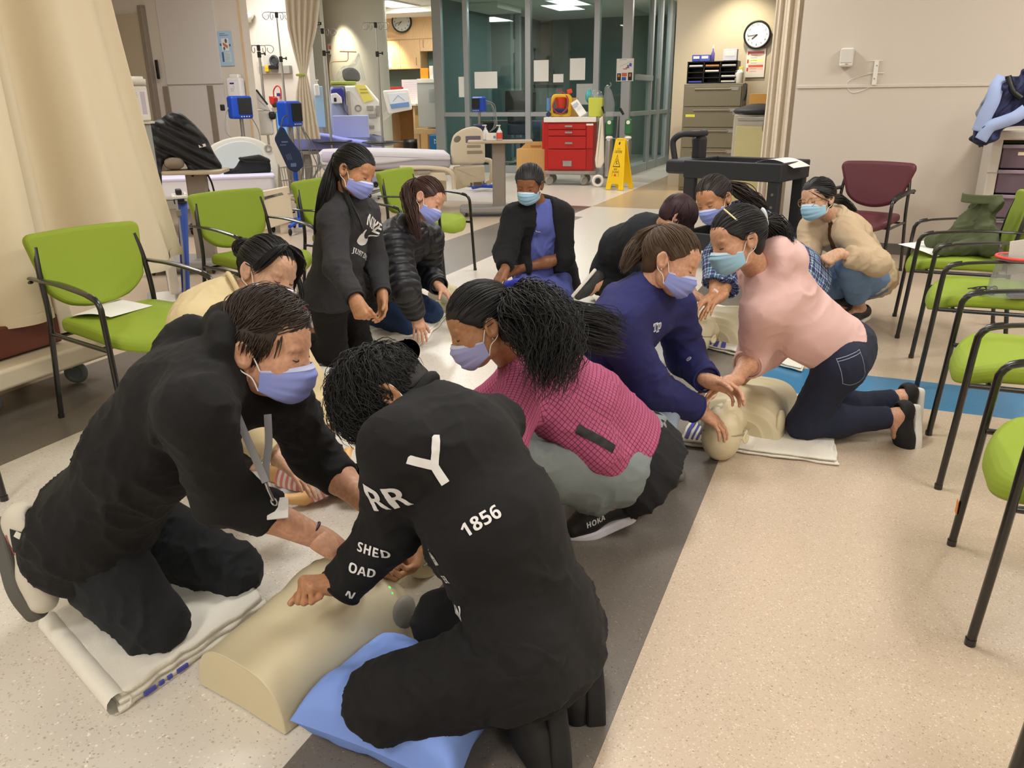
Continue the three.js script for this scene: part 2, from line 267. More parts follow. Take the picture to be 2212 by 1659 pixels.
{ // guest chair, front towards +z
  const seat = ext([[-0.235, -0.23, 0.06], [0.235, -0.23, 0.06], [0.262, 0.2, 0.09], [0.12, 0.262, 0.1], [-0.12, 0.262, 0.1], [-0.262, 0.2, 0.09]], 0.062, 0.022, 0.06); seat.rotateX(Math.PI / 2); seat.scale(1, 1, 1);
  let s = dense(new THREE.BufferGeometry().setAttribute('position', (seat.index ? seat.toNonIndexed() : seat).attributes.position), 2);
  { const p = s.attributes.position; for (let i = 0; i < p.count; i++) { const z = p.getZ(i); p.setY(i, p.getY(i) - 0.55 * Math.max(0, z - 0.13) ** 2 / 0.13 * 1.0 + 0.012 * Math.cos(p.getX(i) * 5) * Math.cos(z * 5)); } s.computeVertexNormals(); }
  GC.seat = s.translate(0, 0.455, 0.01);
  const eb = ext(backShape(0.54, 0.4, 0.36, 0.045), 0.052, 0.02); let b = dense(new THREE.BufferGeometry().setAttribute('position', (eb.index ? eb.toNonIndexed() : eb).attributes.position), 2);
  b = bendX(b, 0.32, 0); b.rotateX(-0.2); GC.back = b.translate(0, 0.5, -0.262);
  const em = ext(backShape(0.56, 0.36, 0.37, 0.06), 0.06, 0.026); let m = dense(new THREE.BufferGeometry().setAttribute('position', (em.index ? em.toNonIndexed() : em).attributes.position), 2); m = bendX(m, 0.3, 0); m.rotateX(-0.14); GC.back2 = m.translate(0, 0.52, -0.25);
}
function makeChair(label, kind = 'green', group) {
  const t = thing(kind === 'green' ? 'guest_chair' : 'padded_armchair', label, 'chair', [0, 0, 0], 0, group), fm = M.chairFrame, r = 0.0125;
  mesh('seat', GC.seat, kind === 'green' ? M.green : M.maroon, t);
  mesh('backrest', kind === 'green' ? GC.back : GC.back2, kind === 'green' ? M.green : M.maroon, t);
  for (const s of [-1, 1]) {
    mesh('leg', [tube([[s * 0.275, 0.003, 0.275], [s * 0.274, 0.3, 0.257], [s * 0.272, 0.56, 0.243], [s * 0.272, 0.605, 0.236], [s * 0.272, 0.634, 0.213], [s * 0.272, 0.646, 0.17]], r, 10, 30), cyl(0.0145, 0.0145, 0.02, [s * 0.275, 0.01, 0.275], 12)], fm, t);
    mesh('leg', [tube([[s * 0.268, 0.003, -0.3], [s * 0.262, 0.3, -0.262], [s * 0.256, 0.5, -0.24], [s * 0.25, 0.68, -0.262], [s * 0.235, 0.8, -0.288]], r, 10, 26), cyl(0.0145, 0.0145, 0.02, [s * 0.268, 0.01, -0.3], 12)], fm, t);
    const arm = sheet(14, 8, (u, v) => { const z = lerp(0.225, -0.31, u), y = 0.634 + 0.03 * Math.sin(Math.min(1, u * 1.25) * Math.PI * 0.62) + (u < 0.12 ? -0.012 * (1 - u / 0.12) : 0), w = (kind === 'green' ? 0.02 : 0.028) * (0.6 + 0.65 * Math.sin(Math.PI * clamp(u * 0.9 + 0.05, 0, 1))), a = v * 2 * Math.PI; return V(s * 0.272 + Math.cos(a) * w, y + Math.sin(a) * (kind === 'green' ? 0.008 : 0.014) + 0.004, z); });
    mesh('armrest', [arm, ball(0.011, [s * 0.272, 0.648, -0.31], 1.2, 0.7, 0.8, null, 10)], kind === 'green' ? M.chairFrame : M.black, t);
    mesh('seat_rail', bar([s * 0.268, 0.415, 0.245], [s * 0.258, 0.415, -0.25], 0.01), fm, t);
  }
  mesh('cross_rail', bar([-0.268, 0.412, 0.17], [0.268, 0.412, 0.17], 0.009), fm, t); mesh('cross_rail', bar([-0.258, 0.412, -0.2], [0.258, 0.412, -0.2], 0.009), fm, t);
  return t;
}
const chairLeft = 'guest chairs along the left side', chairRight = 'guest chairs along the right side';
const chair0 = makeChair('lime green guest chair against the big cream curtain, white papers on its seat', 'green', chairLeft);
const R90 = Math.PI / 2;
function setChair(c, x, z, turn) { c.position.set(x, 0, z); c.rotation.y = turn; return c; }
setChair(chair0, -2.985, -2.6, R90 - 0.2);
const chairList = [
  [-3.09, -1.46, R90 - 0.06, 'lime green guest chair cut off by the left edge of the photo', chairLeft],
  [-3.45, -4.05, R90 - 0.28, 'lime green guest chair in front of the cream bed rail, behind the hair bun', chairLeft],
  [-3.36, -4.98, R90 - 0.1, 'lime green guest chair mostly hidden behind the woman in the printed grey hoodie', chairLeft],
  [-3.24, -5.92, R90 - 0.02, 'lime green guest chair behind the woman in the puffer jacket', chairLeft],
  [0.62, -5.5, -R90, 'lime green guest chair with an olive jacket and a paper on it', chairRight],
  [0.68, -4.55, -R90, 'lime green guest chair with eyeglasses and a clear bag on its seat', chairRight],
  [0.7, -3.38, -R90, 'lime green guest chair at the right edge with only seat corner and arm in view', chairRight],
  [0.71, -2.4, -R90, 'lime green guest chair with a peeling orange patch on its front leg', chairRight],
  [0.64, -1.06, -R90, 'lime green guest chair cut off in the bottom right corner', chairRight],
];
const chairs = chairList.map(([x, z, a, l, g]) => setChair(copyOf(chair0, l, g), x, z, a));
{ const c = chairs[7]; const p = mesh('orange_patch', box(0.028, 0.045, 0.003, [-0.2748, 0.14, 0.281]), std(0xd98a4a, 0.8), c); p.userData.label = 'peeling orange tape patch'; }
{ const c = chairs[5]; const p = mesh('label_sticker', box(0.02, 0.035, 0.003, [-0.2748, 0.1, 0.2835]), std(0xd6b9b0, 0.8), c); p.userData.label = 'small pale sticker'; }
const maroonChair = makeChair('maroon vinyl armchair with black arms by the right wall', 'maroon');
setChair(maroonChair, 0.07, -7.2, -0.3); maroonChair.scale.set(1.06, 0.99, 1.02);
// ---------------------------------------------------------------- tools for upright things seen straight on
function frameAt(px, py, d, yaw) {       // an upright frame through a point of the photograph; by default its front looks at the camera
  const o = typeof d === 'object' ? ('z' in d ? onZ(px, py, d.z) : 'x' in d ? onX(px, py, d.x) : onY(px, py, d.y)) : at(px, py, d);
  if (yaw === undefined) yaw = Math.atan2(-o.x, -o.z);
  const r = V(Math.cos(yaw), 0, -Math.sin(yaw)), n = V(Math.sin(yaw), 0, Math.cos(yaw));
  const q = (x, y) => { const k = ray(x, y), e = V(0, EYE, 0), p = e.addScaledVector(k, o.clone().sub(V(0, EYE, 0)).dot(n) / k.dot(n)).sub(o); return [p.dot(r), p.y]; };
  const rect = (x0, y0, x1, y1, depth, z = 0, rad = 0.004) => { const a = q((x0 + x1) / 2, y0), b = q((x0 + x1) / 2, y1), l = q(x0, (y0 + y1) / 2), m = q(x1, (y0 + y1) / 2); return box(Math.abs(m[0] - l[0]), Math.abs(a[1] - b[1]), depth, [(l[0] + m[0]) / 2, (a[1] + b[1]) / 2, z], rad); };
  const poly = (pts, depth, z = 0, bevel = 0.004, rad = 0.01) => ext(pts.map((p) => [...q(p[0], p[1]), p[2]]), depth, bevel, rad).translate(0, 0, z);
  return { o, yaw, q, rect, poly, x: (x, y = py) => q(x, y)[0], y: (y, x = px) => q(x, y)[1], floor: -o.y, thing: (name, label, cat, group) => thing(name, label, cat, o, yaw, group) };
}
const printed = (geo, tex, o = {}) => new THREE.Mesh(geo, std(0xffffff, 0.8, { map: tex, ...o }));
function sign(name, parent, w, h, draw, p, cw = 256, ch = 256, rough = 0.7) {   // flat print of its own thickness: a thin board whose front carries the picture
  const m = new THREE.Mesh(new THREE.BoxGeometry(w, h, 0.003), [M.paper, M.paper, M.paper, M.paper, std(0xffffff, rough, { map: canvasTex(cw, ch, draw) }), M.paper]);
  m.name = name; m.position.set(...p); m.castShadow = m.receiveShadow = true; parent.add(m); return m;
}
const lines = (c, x, y, w, n, dy, col, lw = 3) => { c.fillStyle = col; for (let i = 0; i < n; i++) c.fillRect(x, y + i * dy, w * (0.6 + 0.4 * ((i * 7919) % 10) / 10), lw); };

// ---------------------------------------------------------------- left: curtains, trolley, hamper, bed by the partition
function curtain(name, label, x0, z0, z1, y0, y1, amp, waves, ph, mat, edge = 0) {
  const L = Math.abs(z1 - z0), g = sheet(180, 40, (u, v) => {
    const z = lerp(z0, z1, u), y = lerp(y0, y1, v), low = 1 - v, s = u * waves * 2 * Math.PI + ph;
    const f = Math.sin(s + 0.6 * Math.sin(s * 0.53 + 1)) * 0.75 + 0.3 * Math.sin(s * 2.1 + 2 * v) * (1 - 0.4 * v);
    return V(x0 + amp * (0.55 + 0.6 * low) * f + 0.03 * low * Math.sin(u * 9 + 1), y + 0.012 * Math.sin(u * 21), z - edge * Math.pow(low, 1.7) * Math.pow(u, 3) * 0.18);
  }, 0.004);
  const t = thing(name, label, 'curtain', [0, 0, 0]); mesh('cloth', g, mat, t);
  mesh('hem', sheet(120, 1, (u, v) => { const s = u * waves * 2 * Math.PI + ph, f = Math.sin(s + 0.6 * Math.sin(s * 0.53 + 1)) * 0.75 + 0.3 * Math.sin(s * 2.1); return V(x0 + amp * 1.15 * f + 0.03 * Math.sin(u * 9 + 1) + 0.003, y0 + 0.05 * v + 0.012 * Math.sin(u * 21) - 0.002, lerp(z0, z1, u) - edge * Math.pow(u, 3) * 0.18); }, 0.004), mat, t);
  mesh('track', box(0.03, 0.04, L, [x0, y1 + 0.02, (z0 + z1) / 2], 0.005), M.white, t); return t;
}
curtain('privacy_curtain', 'cream privacy curtain panel at the far left, folded nearest the camera', -3.64, -0.9, -2.64, 0.4, 3.24, 0.12, 2.1, 0.4, M.curtain);
curtain('privacy_curtain', 'wide cream privacy curtain hanging behind the leftmost chairs beside the wipes canister', -3.84, -2.3, -3.5, 0.46, 3.24, 0.12, 2.4, 2.6, M.curtain, 2.4);
{ const t = thing('storage_trolley', 'beige rolling trolley with a brown drawer box low under the cream curtain', 'trolley', [-3.95, 0, -2.2]);
  const b = M.creamPlastic;
  mesh('bottom_shelf', box(0.8, 0.1, 1.5, [0.05, 0.2, 0.06], 0.02), b, t);
  mesh('side_post', box(0.4, 0.3, 0.09, [0.02, 0.37, -0.62], 0.012), b, t); mesh('side_post', box(0.4, 0.3, 0.09, [0.02, 0.37, 0.74], 0.012), b, t);
  mesh('drawer_box', box(0.5, 0.15, 0.8, [0.08, 0.335, -0.1], 0.012), std(0x6d3a2a, 0.6), t);
  for (const [x, z] of [[0.27, -0.58], [0.27, 0.1 - 0.36 + 0.16], [-0.2, -0.58], [-0.2, 0.66]]) { const c = mesh('caster_wheel', [torus(0.043, 0.018, [x, 0.062, z], [0, 0.5, 0], 20), cyl(0.042, 0.042, 0.026, [x, 0.062, z], 18, [R90, 0.5, 0])], std(0x6d7376, 0.6), t); mesh('caster_fork', [box(0.05, 0.07, 0.052, [x - 0.02, 0.115, z], 0.01)], M.steel, c); }
}
{ const F = frameAt(365, 640, 5.65), t = F.thing('linen_hamper', 'white framed linen hamper with a blue bag and buckled grey strap behind the leftmost chair', 'hamper');
  const fl = F.floor;
  mesh('frame', [F.rect(350, 418, 373, 640, 0.36, -0.2, 0.02), box(0.3, 0.03, 0.36, [0.06, fl + 0.05, -0.2], 0.01)], M.white, t);
  mesh('bag', F.poly([[386, 438], [406, 434], [414, 700], [400, 705]], 0.3, -0.2, 0.03, 0.02), std(0x4767c4, 0.75), t);
  mesh('clip_tray', [F.rect(372, 424, 405, 430, 0.2, -0.12), F.rect(398, 420, 405, 436, 0.16, -0.12)], M.white, t);
  mesh('clamp', [F.rect(380, 412, 394, 424, 0.1, -0.12, 0.01), F.rect(376, 436, 404, 441, 0.18, -0.1, 0.006)], M.black, t);
  mesh('strap', [sheet(2, 14, (u, v) => { const a = F.q(lerp(383, 396, v * 0.9) + 8 * Math.sin(v * 2.2) - u * 5, lerp(432, 640, v)); return V(a[0], a[1], 0.0 + 0.02 * Math.sin(v * 3)); }, 0.003)], std(0x9b9aa0, 0.7), t);
  mesh('buckle', F.rect(380, 452, 391, 466, 0.02, 0.02), M.steel, t);
}
{ const F = frameAt(312, 262, 5.62), t = F.thing('pole_stand', 'grey upright pole carrying the wipes canister at the curtain edge', 'stand');
  mesh('pole', box(0.055, 1.0, 0.055, [0.01, -0.52, 0], 0.01), M.alu, t); mesh('base_plate', [box(0.34, 0.03, 0.3, [0, F.floor + 0.016, 0], 0.01), box(0.055, 0.4, 0.055, [0.01, F.floor + 0.2, 0])], M.alu, t); mesh('shelf', cyl(0.075, 0.07, 0.014, [-0.005, -0.008, 0], 24), M.white, t);
  const c = thing('wipes_canister', 'large white disinfectant wipes canister with printed label at the curtain edge', 'canister', F.o.clone().add(V(-0.03, 0, 0)), F.yaw);
  const h = F.y(165) , r = 0.067; mesh('body', lathe([[0, 0.002], [r * 0.94, 0.002], [r, 0.02], [r, h * 0.74], [r * 0.95, h * 0.79], [0, h * 0.79]]), M.white, c);
  mesh('lid', lathe([[0, h], [r * 0.8, h], [r * 0.82, h * 0.95], [r * 1.04, h * 0.94], [r * 1.04, h * 0.8], [0, h * 0.8]]), M.white, c);
  const lb = new THREE.CylinderGeometry(r + 0.0015, r + 0.0015, h * 0.6, 24, 1, true, -0.6, 1.7); lb.translate(0, h * 0.4, 0); const lm = std(0xffffff, 0.7, { map: canvasTex(128, 128, (x, w, hh) => { x.fillStyle = '#ece8e8'; x.fillRect(0, 0, w, hh); x.fillStyle = '#c9c1cd'; x.fillRect(66, 8, 40, 108); x.fillStyle = '#a89db0'; for (let i = 0; i < 10; i++) x.fillRect(18, 12 + i * 10, 26, 3); }), side: THREE.DoubleSide });
  mesh('label', lb, lm, c, true);
}
// overbed tables
function overbed(F, top, colX, label, half) {
  const t = F.thing('overbed_table', label, 'table'), y = F.y(top), w = half;
  mesh('tabletop', ext([[-w, -0.19], [w, -0.19], [w, 0.19], [-w, 0.19]], 0.03, 0.008, 0.05).rotateX(R90).translate(0.02, y - 0.015, 0), std(0xb7a68c, 0.5), t);
  const c = F.x(colX); mesh('column', box(0.165, y + -F.floor - 0.12, 0.1, [c, (y - 0.03 + F.floor + 0.1) / 2, 0], 0.02), M.taupe, t);
  mesh('base', [ext([[c - 0.5, -0.2], [c + 0.14, -0.2], [c + 0.14, 0.2], [c - 0.5, 0.2]], 0.07, 0.02, 0.05).rotateX(R90).translate(0, F.floor + 0.085, 0)], std(0x8d8a85, 0.5), t);
  for (const [x, z] of [[c - 0.42, -0.16], [c - 0.42, 0.16], [c + 0.08, -0.16], [c + 0.08, 0.16]]) mesh('caster_wheel', torus(0.019, 0.011, [x, F.floor + 0.031, z], [0, R90, 0], 14), M.rubber, t);
  return [t, y];
}
{ const F = frameAt(420, 380, 6.75, 0.5), [t, y] = overbed(F, 366, 424, 'taupe overbed table with a black jacket heaped on it in front of the first bed', 0.24);
  const q = [[324, 262], [346, 258], [368, 240], [392, 244], [420, 268], [447, 298], [462, 330], [480, 357], [476, 372], [432, 380], [412, 384], [402, 352], [372, 336], [352, 352], [342, 408], [330, 412], [328, 330]];
  const G = frameAt(400, 320, 6.7), j = G.thing('jacket', 'black puffer jacket with a white tag heaped over the taupe overbed table', 'jacket');
  const g = dense(new THREE.BufferGeometry().setAttribute('position', G.poly(q, 0.24, 0, 0.06, 0.06).toNonIndexed ? (() => { const k = G.poly(q, 0.26, 0, 0.07, 0.04); return (k.index ? k.toNonIndexed() : k).attributes.position; })() : null), 3);
  { const p = g.attributes.position; for (let i = 0; i < p.count; i++) { const x = p.getX(i), yy = p.getY(i), z = p.getZ(i); const d = 0.012 * Math.sin((yy + 0.6 * x) * 75) + 0.02 * noise3(x * 7, yy * 7, z * 7); const k = Math.sign(z); p.setZ(i, z + k * d); } g.computeVertexNormals(); }
  mesh('shell', g, std(0x131416, 0.62), j);
  const a = G.q(436, 313); mesh('tag_label', box(0.055, 0.022, 0.006, [a[0], a[1], 0.142], 0.001, [0, 0, 0.2]), M.white, j);
  mesh('cord', [tube([G.q(440, 376), G.q(444, 395), G.q(452, 412)].map((p) => V(p[0], p[1], 0.06)), 0.006), tube([G.q(447, 374), G.q(456, 392), G.q(462, 412)].map((p) => V(p[0], p[1], 0.06)), 0.008)], M.black, j);
  const cu = thing('cushion', 'small taupe fabric cushion under the heaped black jacket', 'cushion', G.o.clone(), G.yaw); mesh('cover', G.rect(354, 338, 398, 364, 0.24, 0.02, 0.05), std(0x8d7f6b, 0.95, { bumpMap: knitBump, bumpScale: 0.002 }), cu);
}
{ const F = frameAt(520, 400, 9.1), t = F.thing('hospital_bed', 'hospital bed with an off white oval headboard and cream side rail by the partition', 'bed'), fl = F.floor;
  mesh('headboard', [F.poly([[443, 400], [441, 345], [452, 318], [490, 302, 0.2], [530, 297, 0.2], [572, 309, 0.15], [597, 335], [606, 365], [606, 430], [590, 430]], 0.06, -0.5, 0.018, 0.06)], std(0xd9d6c9, 0.5), t);
  mesh('headboard_inset', F.poly([[455, 400], [453, 350], [463, 326], [495, 311, 0.2], [528, 307, 0.2], [560, 316, 0.12], [573, 340], [573, 400]], 0.03, -0.472, 0.012, 0.06), std(0xc6cdc8, 0.5), t);
  mesh('hand_hole', [torus(0.035, 0.01, [...F.q(583, 325), -0.46], null, 20)], M.greyPlastic, t);
  mesh('mattress', [F.rect(338, 376, 590, 420, 0.86, 0, 0.05)], M.sheet, t);
  mesh('sheet', [F.rect(336, 374, 591, 383, 0.88, 0, 0.02)], std(0xd9d6ee, 0.85), t);
  mesh('bed_frame', [F.rect(345, 420, 600, 440, 0.8, 0, 0.02), box(0.1, 0.35, 0.5, [F.x(400), fl + 0.28, 0], 0.02), box(0.1, 0.35, 0.5, [F.x(570), fl + 0.28, 0], 0.02)], M.greyPlastic, t);
  const R = mesh('side_rail', ext([F.q(538, 408), F.q(618, 392), F.q(628, 465), F.q(558, 486)], 0.05, 0.012, 0.03, [shapeOf([F.q(548, 417), F.q(604, 403), F.q(611, 412), F.q(552, 428)], 0.01)]).translate(0, 0, 0.5), M.creamPlastic, t);
  mesh('rail_control', F.rect(548, 413, 568, 421, 0.02, 0.53), M.greyPlastic, R);
  mesh('rail_hinge', F.rect(600, 470, 618, 500, 0.05, 0.46, 0.01), M.creamPlastic, t); mesh('rail_hinge', F.rect(560, 478, 578, 500, 0.05, 0.46, 0.01), M.creamPlastic, t);
  for (const x of [405, 575]) for (const z of [-0.22, 0.22]) mesh('caster_wheel', torus(0.05, 0.02, [F.x(x), fl + 0.071, z], [0, R90, 0], 16), M.rubber, t);
  const b = thing('bag', 'soft black bag lying on the mattress before the oval headboard', 'bag', F.o.clone(), F.yaw);
  mesh('body', F.poly([[478, 375], [508, 363], [519, 342], [560, 335], [582, 345], [585, 372]], 0.24, 0.1, 0.05, 0.05), std(0x14161a, 0.8), b); mesh('flap', F.poly([[513, 340], [560, 333], [583, 343], [580, 352], [530, 350]], 0.2, 0.13, 0.02, 0.02), std(0x1d1f1c, 0.85), b);
}
// vital-signs monitors on stands
function monitor(px0, py0, px1, py1, d, twist, label, screenSide) {
  const cx = (px0 + px1) / 2, cy = (py0 + py1) / 2, F0 = frameAt(cx, cy, d), F = frameAt(cx, cy, d, F0.yaw + twist), t = F.thing('vital_signs_monitor', label, 'monitor');
  const w = Math.abs(F0.x(px1) - F0.x(px0)) / (Math.abs(Math.cos(twist)) + 0.5 * Math.abs(Math.sin(twist))), h = F.y(py0) - F.y(py1), dep = w * 0.62;
  mesh('case', [box(w, h, dep, [0, 0, -dep / 2], 0.03)], M.blue, t);
  mesh('screen', box(w * 0.62, h * 0.72, 0.012, [screenSide * w * 0.12, h * 0.06, 0.004], 0.006), M.screen, t);
  mesh('mounting_post', [bar([0, -h / 2, -dep / 2], [0, -h / 2 - 0.22, -dep / 2], 0.022)], M.steel, t);
  mesh('buttons', [0, 1, 2, 3].map((i) => box(0.012, 0.012, 0.008, [screenSide * w * 0.12 - w * 0.2 + i * 0.03, -h * 0.4, 0.004], 0.002)), M.white, t);
  return [t, F, w, h, dep];
}
{ const [t, F, w, h, dep] = monitor(496, 207, 551, 257, 9.3, 0.35, 'blue vital signs monitor beside the partition, behind the first headboard', 1);
  mesh('pole', bar([0, -h / 2 - 0.2, -dep / 2], [0, F.floor + 0.05, -dep / 2], 0.018), M.steel, t); mesh('base', [box(0.5, 0.04, 0.05, [0, F.floor + 0.06, -dep / 2], 0.01), box(0.05, 0.04, 0.5, [0, F.floor + 0.06, -dep / 2], 0.01)], M.steel, t);
  mesh('cable', [tube([[-w / 2, 0, -0.1], [-w / 2 - 0.05, -0.1, -0.1], [-w / 2 - 0.06, -0.28, -0.1], [-w / 2 + 0.06, -0.36, -0.1], [0, -0.3, -0.1]], 0.006), tube([[w / 2, -0.1, -0.1], [w / 2 + 0.08, -0.3, -0.1], [w / 2 + 0.06, -0.6, -0.1]], 0.006)], M.greyPlastic, t); mesh('probe', box(0.045, 0.07, 0.05, [-w / 2 - 0.07, 0.0, -0.1], 0.012), M.black, t); }
{ const [t, F, w, h, dep] = monitor(611, 218, 664, 274, 8.6, 0.85, 'blue vital signs monitor on a blue pole with wire basket and navy cuff', 1);
  mesh('pole', bar([0, -h / 2 - 0.2, -dep / 2], [0, F.floor + 0.05, -dep / 2], 0.024), M.blue, t);
  const legs = [0, 1, 2, 3, 4].map((i) => { const a = (i / 5) * 2 * Math.PI + 0.3; return [Math.cos(a) * 0.3, Math.sin(a) * 0.3 - dep / 2]; });
  legs.forEach(([x, z]) => { mesh('base_leg', bar([0, F.floor + 0.14, -dep / 2], [x, F.floor + 0.1, z], 0.028, 0.02), M.blue, t); mesh('caster_wheel', torus(0.026, 0.013, [x, F.floor + 0.04, z], [0, 0.4, 0], 14), M.rubber, t); });
  const by = -h / 2 - 0.42; const wires = []; for (let i = 0; i <= 8; i++) { const u = -0.17 + i * 0.0425; wires.push(bar([u, by, 0.14], [u * 0.85, by - 0.28, 0.12], 0.0035), bar([u, by, -0.16], [u * 0.85, by - 0.28, -0.14], 0.0035), bar([u * 0.85, by - 0.28, 0.12], [u * 0.85, by - 0.28, -0.14], 0.0035)); }
  for (const k of [0, 0.5, 1]) { const y = by - 0.28 * k, q = 0.17 * (1 - 0.15 * k); wires.push(bar([-q, y, 0.14], [q, y, 0.14], 0.004), bar([-q, y, -0.15], [q, y, -0.15], 0.004), bar([-q, y, -0.15], [-q, y, 0.14], 0.004), bar([q, y, -0.15], [q, y, 0.14], 0.004)); }
  const B = mesh('wire_basket', wires, M.steel, t); B.userData.kind = 'stuff';
  reseed(5); const cab = []; for (let i = 0; i < 7; i++) { const x = rr(-0.15, 0.15), z = rr(-0.05, 0.1); cab.push(tube([[x * 0.5, -h / 2, z], [x * 1.3 + rr(-0.05, 0.05), -h / 2 - rr(0.15, 0.3), z + 0.06], [x * 1.6, by + rr(-0.05, 0.1), z + 0.08], [x, by - 0.2, z]], 0.0055)); } const C = mesh('cable_bundle', cab, std(0x6e6e70, 0.5), t); C.userData.kind = 'stuff';
  const G = frameAt(625, 325, 8.35), c = G.thing('pressure_cuff', 'navy blood pressure cuff hanging in front of the wire basket', 'cuff');
  mesh('cloth', G.poly([[605, 272], [614, 276], [624, 296], [650, 330], [656, 358], [640, 374], [622, 365], [606, 330], [592, 300]], 0.05, 0, 0.015, 0.03), M.navyCloth, c);
  mesh('print', [G.rect(608, 305, 622, 308, 0.004, 0.027, 0.001), G.rect(605, 312, 618, 314, 0.004, 0.027, 0.001), ...[0, 1, 2, 3].map((i) => bar([...G.q(622 + i * 3, 345), 0.027], [...G.q(617 + i * 3, 334 - i), 0.027], 0.003)), G.rect(628, 352, 640, 360, 0.004, 0.027, 0.001)], std(0x5d6d90, 0.8), c);
  mesh('hose', tube([[...G.q(607, 274), 0], [...G.q(612, 255), -0.05], [...G.q(622, 250), -0.1]], 0.007), std(0x35383d, 0.6), c);
}
{ const [t, F, w, h, dep] = monitor(1014, 209, 1047, 242, 12.4, -0.5, 'blue vital signs monitor with cables in front of the glass office behind the overbed table', -1);
  mesh('pole', bar([0, -h / 2 - 0.2, -dep / 2], [0, F.floor + 0.05, -dep / 2], 0.024), M.blue, t); mesh('base', [box(0.55, 0.06, 0.06, [0, F.floor + 0.08, -dep / 2], 0.02), box(0.06, 0.06, 0.55, [0, F.floor + 0.08, -dep / 2], 0.02)], M.blue, t);
  mesh('equipment_box', box(0.2, 0.2, 0.16, [0.02, -h / 2 - 0.28, -0.04], 0.03), std(0x23274f, 0.5), t);
  reseed(15); const cab = []; for (let i = 0; i < 4; i++) cab.push(tube([[w / 2, 0.02 * i, -0.08], [w / 2 + 0.1 + rr(0, 0.08), -0.02, -0.08], [w / 2 + 0.14 + rr(0, 0.08), -0.3, -0.06], [w / 2 + 0.05, -0.42, -0.08]], 0.005)); const C = mesh('cable_bundle', cab, std(0x8b8c8a, 0.5), t); C.userData.kind = 'stuff'; }
// infusion poles
function ivPole(px, top, knob, d, label, tray, low) {
  const F = frameAt(px, top, d), t = F.thing('infusion_pole', label, 'pole', 'infusion poles behind the beds'), fl = F.floor, kx = 0, ky = F.y(knob);
  mesh('pole', [bar([0, 0, 0], [0, ky, 0], 0.011), bar([0, ky, 0], [0, fl + 0.1, 0], 0.017)], M.chrome, t);
  mesh('hub', box(0.045, 0.075, 0.045, [0, -0.02, 0], 0.008), M.black, t);
  for (const [s, o] of [[-1, 0.16], [1, 0.16], [-1, 0.075], [1, 0.075]]) mesh('hook', tube([[0, 0.005, 0], [s * o * 0.7, 0.012, o * 0.2], [s * o * 1.1, 0.0, o * 0.3], [s * o * 1.2, -0.045, o * 0.3], [s * o * 0.95, -0.085, o * 0.3], [s * o * 0.7, -0.06, o * 0.3], [s * o * 0.72, -0.02, o * 0.3]], 0.005, 6, 24), M.steel, t);
  mesh('height_knob', [box(0.05, 0.075, 0.05, [0, ky, 0], 0.008), bar([0.02, ky + 0.01, 0], [0.07, ky + 0.012, 0], 0.008), cyl(0.022, 0.022, 0.02, [0.075, ky + 0.012, 0], 14, [0, 0, R90])], M.black, t);
  if (tray) mesh('tray', lathe([[0, -0.05], [0.12, -0.045], [0.27, -0.005], [0.31, 0.0], [0.31, 0.012], [0.26, 0.006], [0.12, -0.03], [0, -0.035]], [0, F.y(tray), 0], 36), M.black, t);
  for (let i = 0; i < 5; i++) { const a = i * 1.2566; mesh('base_leg', bar([0, fl + 0.11, 0], [Math.cos(a) * 0.3, fl + 0.055, Math.sin(a) * 0.3], 0.014), M.steel, t); mesh('caster_wheel', torus(0.02, 0.01, [Math.cos(a) * 0.3, fl + 0.031, Math.sin(a) * 0.3], [0, a, 0], 12), M.rubber, t); }
}
ivPole(558, 100, 118, 10.7, 'shorter infusion pole in front of the recess wall');
ivPole(597, 29, 128, 11.3, 'tallest infusion pole, its hooks nearly at the photo top beside the tied curtain');
ivPole(696, 64, 115, 11.5, 'infusion pole with a black tray in front of the white door frame', 306);
ivPole(811, 51, 117, 11.5, 'infusion pole with a black tray in front of the wooden cupboards', 308);
// ---------------------------------------------------------------- partition and recess wall fittings
{ const F = frameAt(488, 105, { z: -8.79 }, 0), t = F.thing('poster', 'pale blue hand washing poster on the partition wall', 'poster'), a = F.q(469, 67), b = F.q(508, 141), w = Math.abs(b[0] - a[0]), h = a[1] - b[1];
  sign('sheet', t, w, h, (c, W2, H2) => { c.fillStyle = '#a9c6de'; c.fillRect(0, 0, W2, H2); lines(c, 40, 22, 170, 2, 16, '#5f83a8', 7); c.fillStyle = '#e4e6e2'; c.fillRect(64, 70, 130, 120); c.fillStyle = '#c8744c'; c.beginPath(); c.moveTo(90, 108); c.lineTo(176, 142); c.lineTo(168, 172); c.lineTo(84, 134); c.fill(); c.fillStyle = '#4f6277'; c.beginPath(); c.arc(146, 96, 22, 0, 7); c.fill(); c.beginPath(); c.arc(104, 168, 18, 0, 7); c.fill(); c.fillStyle = '#44618f'; c.fillRect(30, 118, 30, 24); c.fillRect(198, 128, 28, 22); c.fillRect(48, 204, 34, 96); c.fillStyle = '#c9d6dc'; c.fillRect(86, 204, 130, 96); lines(c, 94, 214, 110, 8, 11, '#8a98a6', 3); }, [0, 0, 0.004], 256, 340); }
{ const F = frameAt(280, 100, { z: -8.79 }, 0), t = F.thing('notice', 'green and white notice on the wall just behind the curtain edge', 'notice'); sign('sheet', t, 0.34, 0.4, (c, a, b) => { c.fillStyle = '#eeeeea'; c.fillRect(0, 0, a, b); c.fillStyle = '#7ab33a'; c.fillRect(0, 0, a, b * 0.42); c.fillRect(0, b * 0.76, a, b * 0.2); c.fillStyle = '#555'; c.fillRect(a * 0.55, b * 0.64, a * 0.2, 4); }, [-0.08, 0, 0.004]); }
